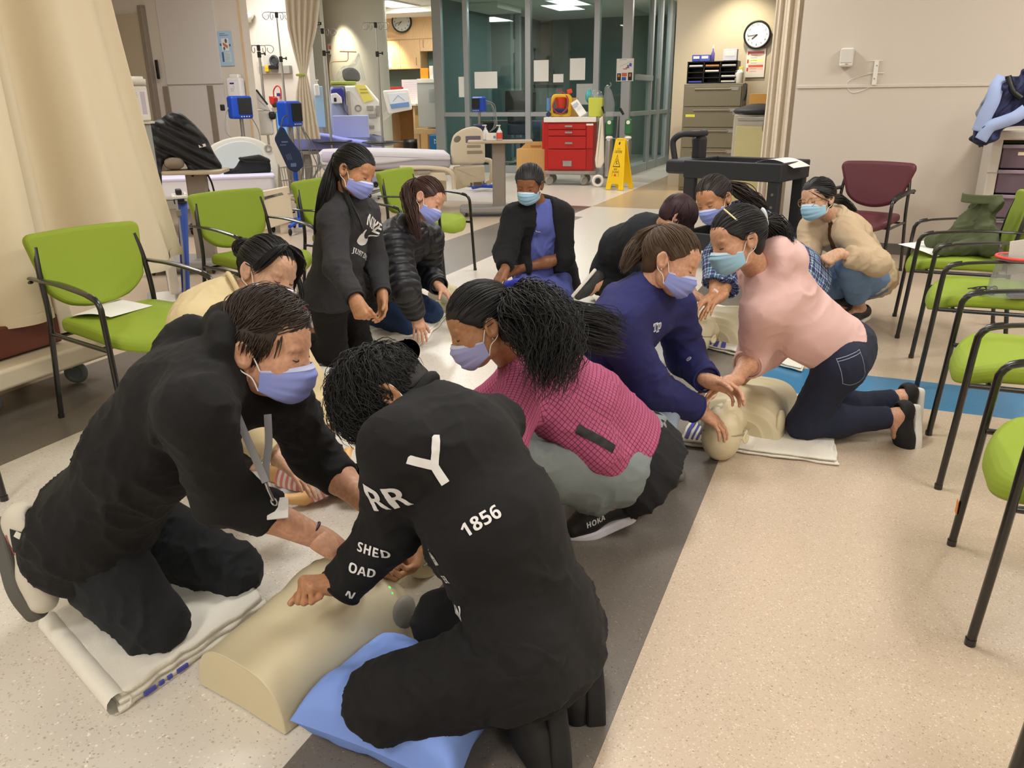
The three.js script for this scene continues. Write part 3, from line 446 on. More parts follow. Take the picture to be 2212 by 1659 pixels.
{ const F = frameAt(512, 190, { z: -8.72 }, 0), t = F.thing('soap_dispenser', 'white soap dispenser with purple lettering on the partition wall', 'dispenser');
  mesh('body', F.rect(494, 168, 525, 212, 0.1, 0, 0.03), std(0xe4e2e0, 0.35), t); mesh('cap', F.rect(498, 160, 518, 170, 0.07, 0, 0.02), M.white, t);
  sign('label', t, 0.12, 0.2, (c, a, b) => { c.fillStyle = '#e9e7ea'; c.fillRect(0, 0, a, b); c.fillStyle = '#3b2a86'; c.fillRect(30, 20, 150, 26); lines(c, 40, 110, 120, 3, 18, '#9a93ad', 6); c.strokeStyle = '#777'; c.lineWidth = 5; c.beginPath(); c.arc(150, 90, 22, 0, 7); c.stroke(); }, [-0.02, -0.02, 0.052]); }
{ const F = frameAt(535, 40, { z: -11.55 }, 0), t = F.thing('wall_lamp', 'white half dish wall lamp on the recess wall', 'lamp'); const g = new THREE.SphereGeometry(0.17, 28, 10, 0, Math.PI * 2, Math.PI / 2, Math.PI / 2); g.scale(1.1, 0.65, 0.8); mesh('dish', [g, torus(0.165, 0.016, [0, 0, 0], [R90, 0, 0])].map((k) => k.translate(0, 0.05, 0.1)), M.white, t); mesh('bracket', box(0.1, 0.12, 0.08, [0, 0.0, 0.0], 0.01), M.white, t); }
{ const F = frameAt(595, 140, { z: -11.56 }, 0), t = F.thing('equipment_rail', 'grey wall rail with suction bottles and a yellow gauge between the infusion poles', 'rail');
  mesh('panel', F.rect(562, 142, 628, 160, 0.08, 0, 0.01), M.greyPlastic, t); mesh('bottle', [cyl(0.055, 0.055, 0.2, [F.x(583), F.y(132), 0.06]), cyl(0.045, 0.045, 0.18, [F.x(566), F.y(146), 0.06])], M.clear, t); mesh('gauge_dial', [torus(0.07, 0.022, [F.x(598), F.y(132), 0.06]), cyl(0.065, 0.065, 0.03, [F.x(598), F.y(132), 0.05], 24, [R90, 0, 0])], std(0x33363a, 0.5), t); mesh('yellow_valve', F.rect(578, 141, 586, 155, 0.06, 0.05, 0.01), M.yellow, t); mesh('black_knob', F.rect(588, 141, 605, 150, 0.09, 0.06, 0.02), M.black, t); }
{ const F = frameAt(600, 210, { z: -11.555 }, 0), t = F.thing('suction_unit', 'red wall suction unit with a looped red tube and black knob', 'suction unit');
  mesh('backplate', F.rect(583, 207, 606, 234, 0.05, -0.021, 0.01), M.white, t); mesh('red_body', [F.poly([[588, 207], [601, 211], [600, 226], [594, 228], [590, 222]], 0.1, 0.05, 0.015, 0.02)], std(0xb8261f, 0.4), t); mesh('knob', bar([F.x(596), F.y(228), 0.08], [F.x(607), F.y(227), 0.1], 0.035), M.black, t);
  mesh('tube', tube([[...F.q(597, 212), 0.06], [...F.q(596, 196), 0.06], [...F.q(603, 186), 0.06], [...F.q(611, 192), 0.06], [...F.q(612, 214), 0.06]], 0.011), std(0xb8261f, 0.4), t); mesh('purple_cap', F.rect(603, 201, 608, 208, 0.04, 0.05, 0.005), std(0x3a2a8a, 0.5), t); }
{ const F = frameAt(560, 260, 11), t = F.thing('ventilator_cart', 'white medical machine with a slanted panel behind the infusion poles', 'machine');
  mesh('slanted_panel', F.poly([[536, 196], [557, 193], [585, 240], [540, 232]], 0.2, 0, 0.02, 0.02), std(0xdad8d6, 0.5), t); mesh('panel_edge', tube([[...F.q(553, 194), 0.1], [...F.q(578, 226), 0.1]], 0.012), M.darkgrey, t); mesh('body', F.rect(540, 238, 590, 292, 0.4, -0.1, 0.04), std(0xcfccc8, 0.5), t); mesh('joint', F.rect(580, 240, 596, 258, 0.12, 0.12, 0.04), M.black, t); mesh('legs', [box(0.36, 0.5, 0.3, [F.x(565), F.floor + 0.3, -0.1], 0.03)], M.greyPlastic, t); mesh('cap', F.rect(535, 184, 551, 191, 0.1, 0, 0.008), std(0x8fb4d2, 0.5), t); }
{ const F = frameAt(625, 265, 12.0), t = F.thing('computer_screen', 'glowing pale blue computer screen behind the blue monitor', 'screen'); mesh('housing', F.rect(596, 240, 662, 292, 0.05, -0.04, 0.01), M.greyPlastic, t); mesh('display', F.rect(599, 243, 659, 289, 0.01, -0.008, 0.002), std(0x6fb6ff, 0.4, { emissive: 0x58a8ff, emissiveIntensity: 0.5 }), t); mesh('stand', box(0.2, -F.floor - 0.1 + F.y(292), 0.2, [0, (F.floor + F.y(292)) / 2, -0.05], 0.02), M.greyPlastic, t); }
// tied back curtain
{ const t = thing('privacy_curtain', 'beige privacy curtain gathered by a green tie beside the recess wall', 'curtain', [0, 0, 0]); const F = frameAt(652, 160, 11.2);
  const prof = [[0, 616, 690], [60, 622, 684], [110, 634, 672], [150, 645, 664], [160, 648, 662], [170, 645, 665], [200, 640, 672], [240, 638, 680], [300, 634, 692]];
  const g = sheet(70, 60, (u, v) => { const y = lerp(-14, 300, v); let i = 0; while (i < prof.length - 2 && prof[i + 1][0] < y) i++; const k = (y - prof[i][0]) / (prof[i + 1][0] - prof[i][0]), l = lerp(prof[i][1], prof[i + 1][1], k), r = lerp(prof[i][2], prof[i + 1][2], k), px = lerp(l, r, u), q = F.q(px, y), w = Math.min(1, (r - l) / 60), e = V(F.o.x, F.o.y, F.o.z); const z = 0.03 * w * Math.sin(u * 34 + 0.6 * Math.sin(v * 6)) + 0.06 * Math.sin(u * Math.PI); const c = Math.cos(F.yaw), s = Math.sin(F.yaw); return V(e.x + q[0] * c + z * s, e.y + q[1], e.z - q[0] * s + z * c); }, 0.006);
  mesh('cloth', g, std(0xd8ccb6, 0.9), t); const h = frameAt(655, 162, 11.2); const tie = mesh('tie', torus(0.05, 0.016, [0, 0, 0], [R90, 0, 0]), std(0xa9b84a, 0.8), t); tie.position.copy(h.o).add(V(0, 0, 0.06)); tie.scale.set(1.05, 1, 1); }
{ const F = frameAt(678, 165, { z: -13.2 }, 0), t = F.thing('sign', 'small black sign with white lettering beside the tied curtain', 'sign'); sign('board', t, 0.26, 0.26, (c, a, b) => { c.fillStyle = '#14110f'; c.fillRect(0, 0, a, b); c.fillStyle = '#d8d4cc'; c.font = 'bold 60px sans-serif'; c.fillText('IRST', 60, 140); c.fillRect(24, 80, 26, 62); lines(c, 70, 190, 120, 1, 10, '#777', 8); }, [-0.04, 0, 0.01]); }
{ const F = frameAt(690, 230, 12.6), t = F.thing('sanitizer_stand', 'pale blue hand sanitizer stand with a white pump bottle by the white door frame', 'dispenser'); mesh('stand_panel', [F.rect(681, 186, 700, 275, 0.05, -0.03, 0.01)], std(0x9fc3d6, 0.6), t); mesh('pole', box(0.05, F.y(270) - F.floor, 0.04, [0, (F.y(270) + F.floor) / 2, -0.03]), M.steel, t); mesh('base', box(0.3, 0.02, 0.3, [0, F.floor + 0.011, -0.03], 0.005), M.steel, t); mesh('bottle', F.rect(679, 182, 690, 207, 0.06, 0.03, 0.02), M.white, t); mesh('pump', [F.rect(683, 173, 686, 183, 0.015, 0.03), F.rect(681, 172, 688, 175, 0.02, 0.03)], M.white, t); }
{ const r0 = ray(713, 106), cx = -9.68, cz = -14.95, A = r0.x ** 2 + r0.z ** 2, B = -(r0.x * cx + r0.z * cz), Cc = cx * cx + cz * cz - 0.385, D0 = (-B - Math.sqrt(Math.max(0, B * B - A * Cc))) / A, F = frameAt(713, 106, D0), t = F.thing('call_panel', 'narrow wall call panel with a red button on the white pillar', 'panel'); mesh('plate', box(0.08, 0.2, 0.06, [0, 0, 0.0], 0.005), M.greyPlastic, t); mesh('button', box(0.04, 0.06, 0.012, [0, 0.03, 0.034], 0.004), std(0x8a3324, 0.5), t); }
// ---------------------------------------------------------------- dialysis machine with swivel screen
{ const F = frameAt(768, 240, 13.2), t = F.thing('dialysis_machine', 'tall blue grey and off white treatment machine with a yellow note and swivel screen', 'machine'), body = std(0xa9b3d6, 0.5), off = std(0xe3e0d4, 0.5);
  mesh('cabinet', [F.poly([[714, 188], [745, 186], [750, 250], [775, 285], [830, 295], [832, 322], [714, 322]], 0.5, -0.1, 0.03, 0.03), box(0.62, F.y(322) - F.floor - 0.08, 0.46, [F.x(770), (F.y(322) + F.floor + 0.08) / 2, -0.1], 0.03)], body, t);
  mesh('front_housing', F.poly([[745, 186], [790, 184], [822, 222], [828, 284], [800, 290], [770, 278], [754, 250]], 0.46, 0.0, 0.03, 0.03), off, t);
  mesh('top_tray', F.rect(714, 176, 770, 184, 0.45, -0.05, 0.02), std(0x9aa54a, 0.6), t);
  mesh('note', F.poly([[766, 184], [788, 184], [806, 216], [786, 222]], 0.008, 0.236, 0.001, 0.001), std(0xe9dc6e, 0.85), t).userData.label = 'yellow paper note';
  mesh('note_print', [F.rect(777, 192, 792, 194, 0.003, 0.243, 0.0005), F.rect(778, 199, 795, 201, 0.003, 0.243, 0.0005)], std(0xb0a552, 0.9), t);
  mesh('blood_pressure_module', F.poly([[715, 192], [742, 190], [744, 220], [718, 224]], 0.16, 0.2, 0.03, 0.04), std(0x2d2f86, 0.4), t); mesh('module_front', F.poly([[715, 203], [728, 201], [738, 210], [740, 223], [718, 224]], 0.04, 0.28, 0.012, 0.02), M.white, t); mesh('module_slot', F.rect(722, 211, 728, 220, 0.03, 0.29, 0.01), M.black, t);
  mesh('display_strip', F.rect(751, 196, 758, 248, 0.02, 0.235, 0.006), std(0xb4afa2, 0.5), t); mesh('logo_ring', torus(0.045, 0.012, [F.x(774), F.y(233), 0.235]), M.greyPlastic, t); mesh('clips', [F.rect(792, 228, 806, 238, 0.06, 0.24), F.rect(796, 245, 812, 254, 0.06, 0.24), F.rect(770, 256, 788, 264, 0.03, 0.24), F.rect(794, 270, 808, 277, 0.03, 0.24), F.rect(812, 228, 819, 250, 0.08, 0.22)], M.greyPlastic, t);
  mesh('cable', tube([[...F.q(741, 220), 0.28], [...F.q(745, 238), 0.28], [...F.q(757, 252), 0.26], [...F.q(770, 255), 0.25]], 0.006), std(0x44485c, 0.6), t);
  mesh('hose_bracket', [tube([[...F.q(716, 180), 0.1], [...F.q(713, 138), 0.1], [...F.q(720, 134), 0.1], [...F.q(748, 133), 0.1], [...F.q(752, 128), 0.1], [...F.q(752, 114), 0.1]], 0.008, 8, 40, 0.2), bar([...F.q(734, 112), 0.1], [...F.q(770, 113), 0.1], 0.01)], std(0xb79a72, 0.5), t);
  mesh('screen_arm', bar([...F.q(826, 256), 0.1], [...F.q(848, 236), 0.15], 0.045), off, t);
  const s = mesh('swivel_screen', F.poly([[826, 196, 0.03], [880, 192, 0.03], [889, 236, 0.03], [838, 246, 0.03]], 0.09, 0.2, 0.02, 0.03), std(0xe7e4da, 0.45), t); mesh('display', F.poly([[836, 203], [876, 200], [883, 230], [844, 235]], 0.008, 0.248, 0.001, 0.003), std(0xdfe6ea, 0.3), s); mesh('display_graph', [F.poly([[841, 225], [881, 220], [883, 230], [844, 235]], 0.004, 0.254, 0.0005, 0.001), bar([...F.q(858, 206), 0.253], [...F.q(847, 219), 0.253], 0.003), bar([...F.q(858, 206), 0.253], [...F.q(872, 217), 0.253], 0.003)], std(0x6f96c9, 0.4), s);
  for (const x of [-0.24, 0.24]) for (const z of [-0.3, 0.12]) mesh('caster_wheel', torus(0.035, 0.015, [F.x(770) + x, F.floor + 0.051, z], [0, 0.7, 0], 14), M.rubber, t);
  const G = frameAt(760, 175, 13.2), b = G.thing('bag', 'black bag inside clear plastic on top of the treatment machine', 'bag'); mesh('body', [G.poly([[742, 175], [738, 152], [752, 146], [768, 148], [778, 160], [778, 176]], 0.3, 0, 0.05, 0.06)], std(0x26282c, 0.7), b); mesh('plastic', [G.poly([[726, 177], [728, 158], [740, 144], [764, 140], [775, 112], [784, 150], [790, 177]], 0.36, 0, 0.04, 0.05)], M.clear, b); }
// ---------------------------------------------------------------- desk niche
{ const z = -17.66, F = frameAt(868, 90, { z }, 0), q = (a, b) => F.q(a, b);
  const t = F.thing('wall_cupboard', 'row of light wooden wall cupboards under a soffit behind the wall clock', 'cupboard');
  const y0 = F.y(149), y1 = F.y(24), yo = F.y(110, 925), xs = [782, 824, 862, 906, 960].map((x) => F.x(x));
  mesh('carcass', [box(xs[3] - xs[0], y1 - y0, 0.34, [(xs[0] + xs[3]) / 2, (y0 + y1) / 2, -0.2]), box(xs[4] - xs[3], y1 - yo, 0.34, [(xs[3] + xs[4]) / 2, (yo + y1) / 2, -0.2])], M.wood, t);
  for (let i = 0; i < 4; i++) { const b = i === 3 ? yo : y0, d = mesh('door', box(xs[i + 1] - xs[i] - 0.006, y1 - b - 0.62, 0.02, [(xs[i] + xs[i + 1]) / 2, (b + y1 - 0.62) / 2, -0.02], 0.002), M.wood, t); const hx = i % 2 ? xs[i] + 0.1 : xs[i + 1] - 0.1; mesh('handle', tube([[hx, b + 0.08, -0.01], [hx, b + 0.1, 0.02], [hx, b + 0.22, 0.02], [hx, b + 0.24, -0.01]], 0.005), M.steel, d); }
  mesh('upper_panel', box(xs[4] - xs[0], 0.6, 0.02, [(xs[0] + xs[4]) / 2, y1 - 0.3, -0.02], 0.002), M.wood, t);
  const p = thing('notice', 'white sheet of paper taped on the wooden cupboard door', 'notice', F.o); sign('sheet', p, F.x(843) - F.x(822), F.y(108) - F.y(146), (c, a, b) => { c.fillStyle = '#e8e4e6'; c.fillRect(0, 0, a, b); lines(c, 30, 30, 190, 9, 22, '#a9a6ae', 4); }, [(F.x(843) + F.x(822)) / 2, (F.y(108) + F.y(146)) / 2, -0.006]);
}
function clock(F, r, label, face, time) { const t = F.thing('wall_clock', label, 'clock'); mesh('rim', [torus(r * 0.94, r * 0.075, [0, 0, 0.03], null, 40), cyl(r, r, 0.04, [0, 0, 0.005], 40, [R90, 0, 0])], M.black, t);
  const d = new THREE.Mesh(new THREE.CircleGeometry(r * 0.92, 40), std(0xffffff, 0.6, { map: canvasTex(256, 256, (c) => { c.fillStyle = face; c.fillRect(0, 0, 256, 256); c.fillStyle = '#1b1b1b'; c.font = 'bold 30px sans-serif'; c.textAlign = 'center'; c.textBaseline = 'middle'; for (let i = 1; i <= 12; i++) { const a = (i / 12) * 2 * Math.PI; c.fillText(String(i), 128 + 98 * Math.sin(a), 128 - 98 * Math.cos(a)); } }) })); d.name = 'dial'; d.position.z = 0.028; t.add(d);
  const hand = (a, l, w) => mesh('hand', box(w, l, 0.004, [Math.sin(a) * l * 0.45, Math.cos(a) * l * 0.45, 0.036], 0.001, [0, 0, -a]), M.black, t); hand(time[0], r * 0.5, r * 0.06); hand(time[1], r * 0.75, r * 0.045); }
clock(frameAt(868, 47, { z: -17.6 }, 0.25), 0.235, 'round black rimmed wall clock on the wooden cupboards', '#b9bcb8', [3.95, 4.4]);
clock(frameAt(1636, 75, { z: -13.66 }, 0), 0.2, 'round black rimmed wall clock above the coloured schedule', '#ecebe6', [4.05, 4.6]);
{ const F = frameAt(860, 230, { z: -17.2 }, 0), t = F.thing('desk', 'wooden desk with a white top under the wall cupboards', 'desk'), y = F.y(226), x0 = F.x(806), x1 = F.x(912);
  mesh('desktop', box(x1 - x0, 0.05, 0.8, [(x0 + x1) / 2, y, -0.1], 0.006), M.white, t); mesh('back_panel', box(x1 - x0, y - F.floor, 0.03, [(x0 + x1) / 2, (y + F.floor) / 2, -0.35]), M.woodDark, t); for (const x of [F.x(845), F.x(905)]) mesh('side_panel', box(0.05, y - F.floor - 0.02, 0.7, [x, (y + F.floor - 0.02) / 2, -0.1]), M.wood, t);
  const mk = (name, label, cat, g, m) => { const o = thing(name, label, cat, F.o); mesh('body', g, m, o); return o; };
  mk('binder', 'blue and white binders standing on the desk under the cupboards', 'binder', F.rect(814, 188, 821, 224, 0.2, -0.2), std(0x2a6aa6, 0.6)); mk('binder', 'yellow green binder standing on the desk left end', 'binder', F.rect(802, 188, 806, 222, 0.2, -0.2), std(0xa2a82e, 0.6)); mk('binder', 'dark blue binder standing behind the infusion pole on the desk', 'binder', F.rect(824, 190, 829, 224, 0.2, -0.2), std(0x22306a, 0.6));
  mk('folder', 'red folder lying on top of the desk papers', 'folder', F.rect(829, 188, 862, 206, 0.25, -0.2), std(0xb22a2a, 0.6));
  const w = thing('notice_board', 'pale grey planning board leaning behind the swivel screen', 'board', F.o); sign('sheet', w, F.x(905) - F.x(861), F.y(172) - F.y(226), (c, a, b) => { c.fillStyle = '#c4c0c8'; c.fillRect(0, 0, a, b); lines(c, 20, 30, 200, 10, 22, '#a39fab', 3); }, [F.x(883), F.y(199), -0.2]); }
{ const F = frameAt(925, 225, { z: -16.3 }, 0), t = F.thing('fridge', 'grey undercounter fridge with a white top on a wooden stand', 'fridge'); mesh('body', F.rect(902, 176, 952, 275, 0.55, -0.28, 0.01), std(0xb9bcb8, 0.5), t); mesh('top', F.rect(901, 170, 953, 179, 0.58, -0.28, 0.006), M.white, t); mesh('door_notice', F.rect(926, 192, 948, 222, 0.006, 0.003, 0.001), M.clear, t);
  const s = F.thing('stand', 'wooden stand under the grey fridge', 'stand'); mesh('top', F.rect(896, 278, 955, 290, 0.6, -0.28, 0.006), M.wood, s); for (const x of [900, 952]) for (const z of [-0.03, -0.52]) mesh('leg', box(0.06, F.y(289) - F.floor, 0.06, [F.x(x), (F.y(289) + F.floor) / 2, z], 0.004), M.wood, s);
  const b = F.thing('binder', 'orange binder on top of the grey fridge', 'binder'); mesh('body', F.rect(905, 147, 922, 170, 0.28, -0.2), std(0xe89a1c, 0.6), b); const p = F.thing('binder', 'white binder beside the orange one on the grey fridge', 'binder'); mesh('body', F.rect(924, 142, 932, 170, 0.26, -0.2), M.white, p); const p2 = F.thing('binder', 'pale green binder next to the glass office post on the fridge', 'binder'); mesh('body', F.rect(936, 143, 952, 170, 0.26, -0.2), std(0xcfd6c4, 0.6), p2);
  const k = frameAt(887, 304, { z: -16.6 }, 0), w = k.thing('waste_bin', 'black waste bin beside the wooden stand', 'bin'); mesh('body', [lathe([[0, 0.0], [0.17, 0.0], [0.19, 0.45], [0.17, 0.55], [0, 0.55]], [0, k.floor, 0])], M.black, w); const r = frameAt(937, 306, { z: -16.1 }, 0), v = r.thing('recycling_bin', 'blue recycling bin under the wooden stand', 'bin'); mesh('body', r.rect(925, 292, 950, 345, 0.3, -0.2, 0.02), std(0x1f72b4, 0.5), v); mesh('recycling_mark', torus(0.05, 0.012, [0.02, 0.0, -0.045], null, 3), M.white, v); }
// ---------------------------------------------------------------- second bed, overbed table and what stands on it
{ const F = frameAt(830, 345, 10.7), t = F.thing('hospital_bed', 'hospital bed with a long white mattress and tall cream head panel by the glass office', 'bed'), fl = F.floor;
  mesh('mattress', [F.rect(700, 337, 968, 362, 0.85, 0, 0.05)], std(0xb9b4ba, 0.8), t); mesh('sheet', [F.poly([[690, 326], [775, 322], [880, 324], [966, 328], [968, 342], [900, 341], [820, 350], [700, 352]], 0.9, 0, 0.03, 0.03)], M.sheet, t);
  mesh('rolled_blanket', [tube([[...F.q(702, 336), 0.4], [...F.q(745, 336), 0.42], [...F.q(800, 334), 0.42]], 0.075, 12, 30)], std(0xcfc6da, 0.9, { bumpMap: knitBump, bumpScale: 0.003 }), t);
  mesh('bed_frame', [F.rect(690, 364, 1000, 376, 0.7, 0, 0.02), box(0.12, 0.3, 0.5, [F.x(720), fl + 0.25, 0], 0.02), box(0.12, 0.3, 0.5, [F.x(950), fl + 0.25, 0], 0.02)], M.creamPlastic, t);
  mesh('side_rail', [tube([[...F.q(862, 356), 0.5], [...F.q(920, 356), 0.5], [...F.q(958, 360), 0.5], [...F.q(972, 372), 0.5], [...F.q(974, 400), 0.5]], 0.03, 10, 40, 0.3), F.poly([[900, 366], [955, 366], [962, 384], [905, 380]], 0.03, 0.5, 0.008, 0.02)], M.creamPlastic, t); mesh('rail_handle', F.rect(899, 362, 924, 369, 0.02, 0.53, 0.006), M.greyPlastic, t);
  const hp = mesh('head_panel', F.poly([[971, 352], [969, 312], [975, 290], [995, 276, 0.12], [1022, 271, 0.1], [1036, 278, 0.05], [1041, 300], [1042, 350]], 0.09, 0.3, 0.03, 0.05), M.creamPlastic, t); mesh('hand_hole', ball(0.05, [...F.q(983, 298), 0.345], 1, 0.75, 0.12, [0, 0, 0.6]), std(0x7a7264, 0.6), hp); mesh('purple_pad', F.rect(1000, 291, 1032, 306, 0.02, 0.34, 0.03), std(0x6e6577, 0.6), hp); mesh('grip_recess', [F.rect(1003, 310, 1032, 316, 0.02, 0.342, 0.008), F.rect(1003, 322, 1036, 329, 0.016, 0.342, 0.008)], std(0x9d907a, 0.6), hp);
  mesh('end_panel', F.poly([[975, 356], [1040, 352], [1042, 388], [980, 405]], 0.12, 0.3, 0.03, 0.03), M.creamPlastic, t); mesh('vent_mark', [F.rect(1010, 389, 1014, 398, 0.01, 0.362, 0.002), F.rect(1017, 388, 1034, 397, 0.01, 0.362, 0.002), F.rect(1036, 387, 1040, 395, 0.01, 0.362, 0.002)], std(0x6c6455, 0.6), t); mesh('corner_bumper', tube([[...F.q(1040, 342), 0.25], [...F.q(1054, 345), 0.25], [...F.q(1058, 362), 0.25], [...F.q(1056, 385), 0.25], [...F.q(1046, 393), 0.25]], 0.032, 10, 30, 0.3), M.creamPlastic, t);
  for (const x of [735, 940]) for (const z of [-0.22, 0.22]) mesh('caster_wheel', torus(0.05, 0.02, [F.x(x), fl + 0.071, z], [0, R90, 0], 16), M.rubber, t); }
{ const F = frameAt(690, 300, 12.4), t = F.thing('stretcher', 'stretcher with a lavender blue padded mattress behind the second bed', 'stretcher'); mesh('mattress', F.poly([[620, 305], [640, 292, 0.2], [690, 286, 0.3], [740, 298, 0.1], [800, 306], [800, 322], [620, 322]], 0.7, 0, 0.04, 0.05), M.bedBlue, t); mesh('frame', [F.rect(625, 322, 800, 330, 0.65, 0, 0.01), box(0.1, F.y(330) - F.floor, 0.4, [F.x(660), (F.y(330) + F.floor) / 2, 0], 0.02), box(0.1, F.y(330) - F.floor, 0.4, [F.x(770), (F.y(330) + F.floor) / 2, 0], 0.02)], M.greyPlastic, t); mesh('side_panel', F.rect(720, 250, 800, 300, 0.03, -0.33, 0.02), std(0xa9b1d8, 0.6), t); }
{ const F = frameAt(1077, 330, 9.95, 0.42), [t, y] = overbed(F, 303, 1077, 'taupe overbed table with sanitizer bottles in front of the glass office', 0.4); t.name = numbered('overbed_table');
  const top = F.o.y + y, put = (px, name, label, cat, dz = 0) => { const o = thing(name, label, cat, onZ(px, 300, F.o.z + dz), 0.42); o.position.y = top + 0.001; return o; };
  for (const [px, col, lab] of [[1049, 0xe6e4e0, 'clear hand sanitizer pump bottle left of the tissue box'], [1079, 0xe0563c, 'hand sanitizer pump bottle with a red label right of the tissue box']]) { const o = put(px, 'pump_bottle', lab, 'bottle', 0.05); mesh('body', lathe([[0, 0], [0.034, 0], [0.036, 0.02], [0.036, 0.1], [0.02, 0.125], [0.012, 0.13], [0, 0.13]], null, 20), std(0xdfe3e2, 0.2), o); mesh('label', cyl(0.0368, 0.0368, 0.075, [0, 0.055, 0], 20), std(col, 0.5), o); mesh('pump', [bar([0, 0.13, 0], [0, 0.17, 0], 0.006), box(0.055, 0.012, 0.018, [-0.012, 0.175, 0], 0.004), cyl(0.014, 0.014, 0.02, [0, 0.138, 0])], M.white, o); }
  const o = put(1063, 'tissue_box', 'white tissue box with a blue emblem on the overbed table', 'box', 0.02); mesh('carton', box(0.15, 0.085, 0.12, [0, 0.0425, 0], 0.003), M.white, o); mesh('emblem', [box(0.03, 0.03, 0.002, [0.03, 0.04, 0.061], 0)], std(0x7f96a0, 0.6), o); }
// ---------------------------------------------------------------- crash cart corner
{ const F = frameAt(1145, 375, 13.9, 0.1), t = F.thing('cardboard_box', 'tan cardboard box left of the red crash cart', 'box'); mesh('carton', [F.rect(1114, 322, 1178, 388, 0.5, -0.3, 0.006)], M.card, t); mesh('top_flap', [ext([F.q(1113, 326), F.q(1133, 307), F.q(1176, 307), F.q(1176, 326)], 0.02, 0.003).translate(0, 0, -0.2)], M.card, t); const g = frameAt(1158, 316, 13.3, 0.1); mesh('tape', F.rect(1140, 315, 1162, 318, 0.012, -0.186, 0.001), M.woodDark, t); }
{ const F = frameAt(1232, 320, 13.35, 0.2), t = F.thing('crash_cart', 'red hospital crash cart with five drawers on grey casters', 'cart'), fl = F.floor;
  mesh('body', [F.rect(1176, 262, 1282, 369, 0.55, -0.28, 0.008)], M.red, t); mesh('worktop', [F.rect(1175, 253, 1288, 264, 0.62, -0.28, 0.01)], M.white, t); mesh('left_rail', F.rect(1171, 260, 1177, 322, 0.5, -0.25, 0.006), M.red, t);
  [[268, 279], [281, 293], [295, 321], [323, 365]].forEach(([a, b], i) => { const d = mesh('drawer', F.rect(1184, a, 1266, b, 0.03, 0.01, 0.006), M.red, t); const cy = i < 3 ? (a + b) / 2 - (i < 2 ? 1 : -1) : 353; mesh('handle', i < 3 ? F.rect(1221, cy - 2, 1237, cy + 2, 0.03, 0.03, 0.004) : F.rect(1216, 347, 1236, 359, 0.03, 0.03, 0.01), M.chrome, d); });
  mesh('lock_panel', F.rect(1267, 268, 1282, 320, 0.03, 0.01, 0.006), M.red, t); mesh('lock_label', [F.rect(1267, 267, 1282, 271, 0.01, 0.03, 0.001), F.rect(1190, 261, 1203, 264, 0.01, 0.03, 0.001)], M.white, t); mesh('base', F.rect(1176, 369, 1288, 377, 0.58, -0.28, 0.015), M.greyPlastic, t);
  for (const x of [1186, 1262]) for (const z of [-0.45, -0.05]) { const c = mesh('caster_wheel', [torus(0.055, 0.024, [F.x(x), fl + 0.08, z], [0, 0.6, 0], 18), cyl(0.05, 0.05, 0.02, [F.x(x), fl + 0.08, z], 14, [R90, 0.6, 0])], M.greyPlastic, t); mesh('caster_fork', box(0.07, 0.1, 0.06, [F.x(x) - 0.02, fl + 0.17, z], 0.01), M.steel, c); }
  const top = F.o.y + F.y(253), on = (px, d, name, label, cat) => { const o = thing(name, label, cat, onZ(px, 250, F.o.z + d), 0.2); o.position.y = top + 0.001; return o; };
  const q = F;
  { const o = on(1212, -0.15, 'emergency_bag', 'yellow and red emergency suction unit standing on the red cart', 'medical kit'); const w = 1 / 129; mesh('frame', [ext([[-0.19, 0], [0.17, 0], [0.19, 0.28], [0.14, 0.36], [-0.13, 0.36], [-0.2, 0.22]], 0.12, 0.02, 0.04, [shapeOf([[-0.12, 0.06], [0.11, 0.06], [0.13, 0.26], [0.09, 0.3], [-0.09, 0.3], [-0.13, 0.2]], 0.03)])], std(0xe6b422, 0.5), o); mesh('canister', [cyl(0.09, 0.075, 0.22, [0, 0.2, 0])], std(0xc63a24, 0.35), o); mesh('strap', box(0.24, 0.07, 0.2, [0, 0.1, 0], 0.02), std(0x252a5a, 0.6), o); mesh('hose', tube([[-0.08, 0.3, 0.08], [-0.12, 0.15, 0.12], [0, 0.05, 0.12], [0.12, 0.15, 0.12], [0.1, 0.32, 0.06], [0, 0.4, 0], [-0.06, 0.42, 0]], 0.012), std(0x9d2a2a, 0.5), o); mesh('tab', box(0.08, 0.07, 0.05, [0.14, 0.4, 0], 0.01, [0, 0, 0.3]), std(0xe8402a, 0.5), o); mesh('side_bottle', cyl(0.04, 0.04, 0.2, [-0.2, 0.2, 0.04]), std(0x5c80ae, 0.4), o); mesh('base_wheel', cyl(0.04, 0.04, 0.05, [-0.2, 0.04, 0.08], 16, [R90, 0, 0]), std(0x252a5a, 0.6), o); }
  { const o = on(1250, -0.1, 'manual', 'white instruction manual leaning on the red cart', 'booklet'); mesh('pages', box(0.13, 0.3, 0.05, [0, 0.13, 0], 0.006, [-0.5, 0, 0.62]), M.paper, o); mesh('cover', box(0.1, 0.06, 0.004, [-0.05, 0.19, 0.045], 0.001, [-0.5, 0, 0.62]), std(0xb9bcc4, 0.6), o); }
  { const o = on(1287, -0.2, 'sharps_container', 'translucent yellow sharps container on the red cart', 'container'); mesh('body', [ext([[-0.11, 0], [0.11, 0], [0.12, 0.3], [-0.12, 0.3]], 0.2, 0.015, 0.02)], std(0xc9cf4e, 0.35), o); mesh('lid', [box(0.25, 0.03, 0.2, [0, 0.32, 0], 0.01), ball(0.1, [0, 0.34, 0], 1, 0.8, 0.8)], M.clear, o); }
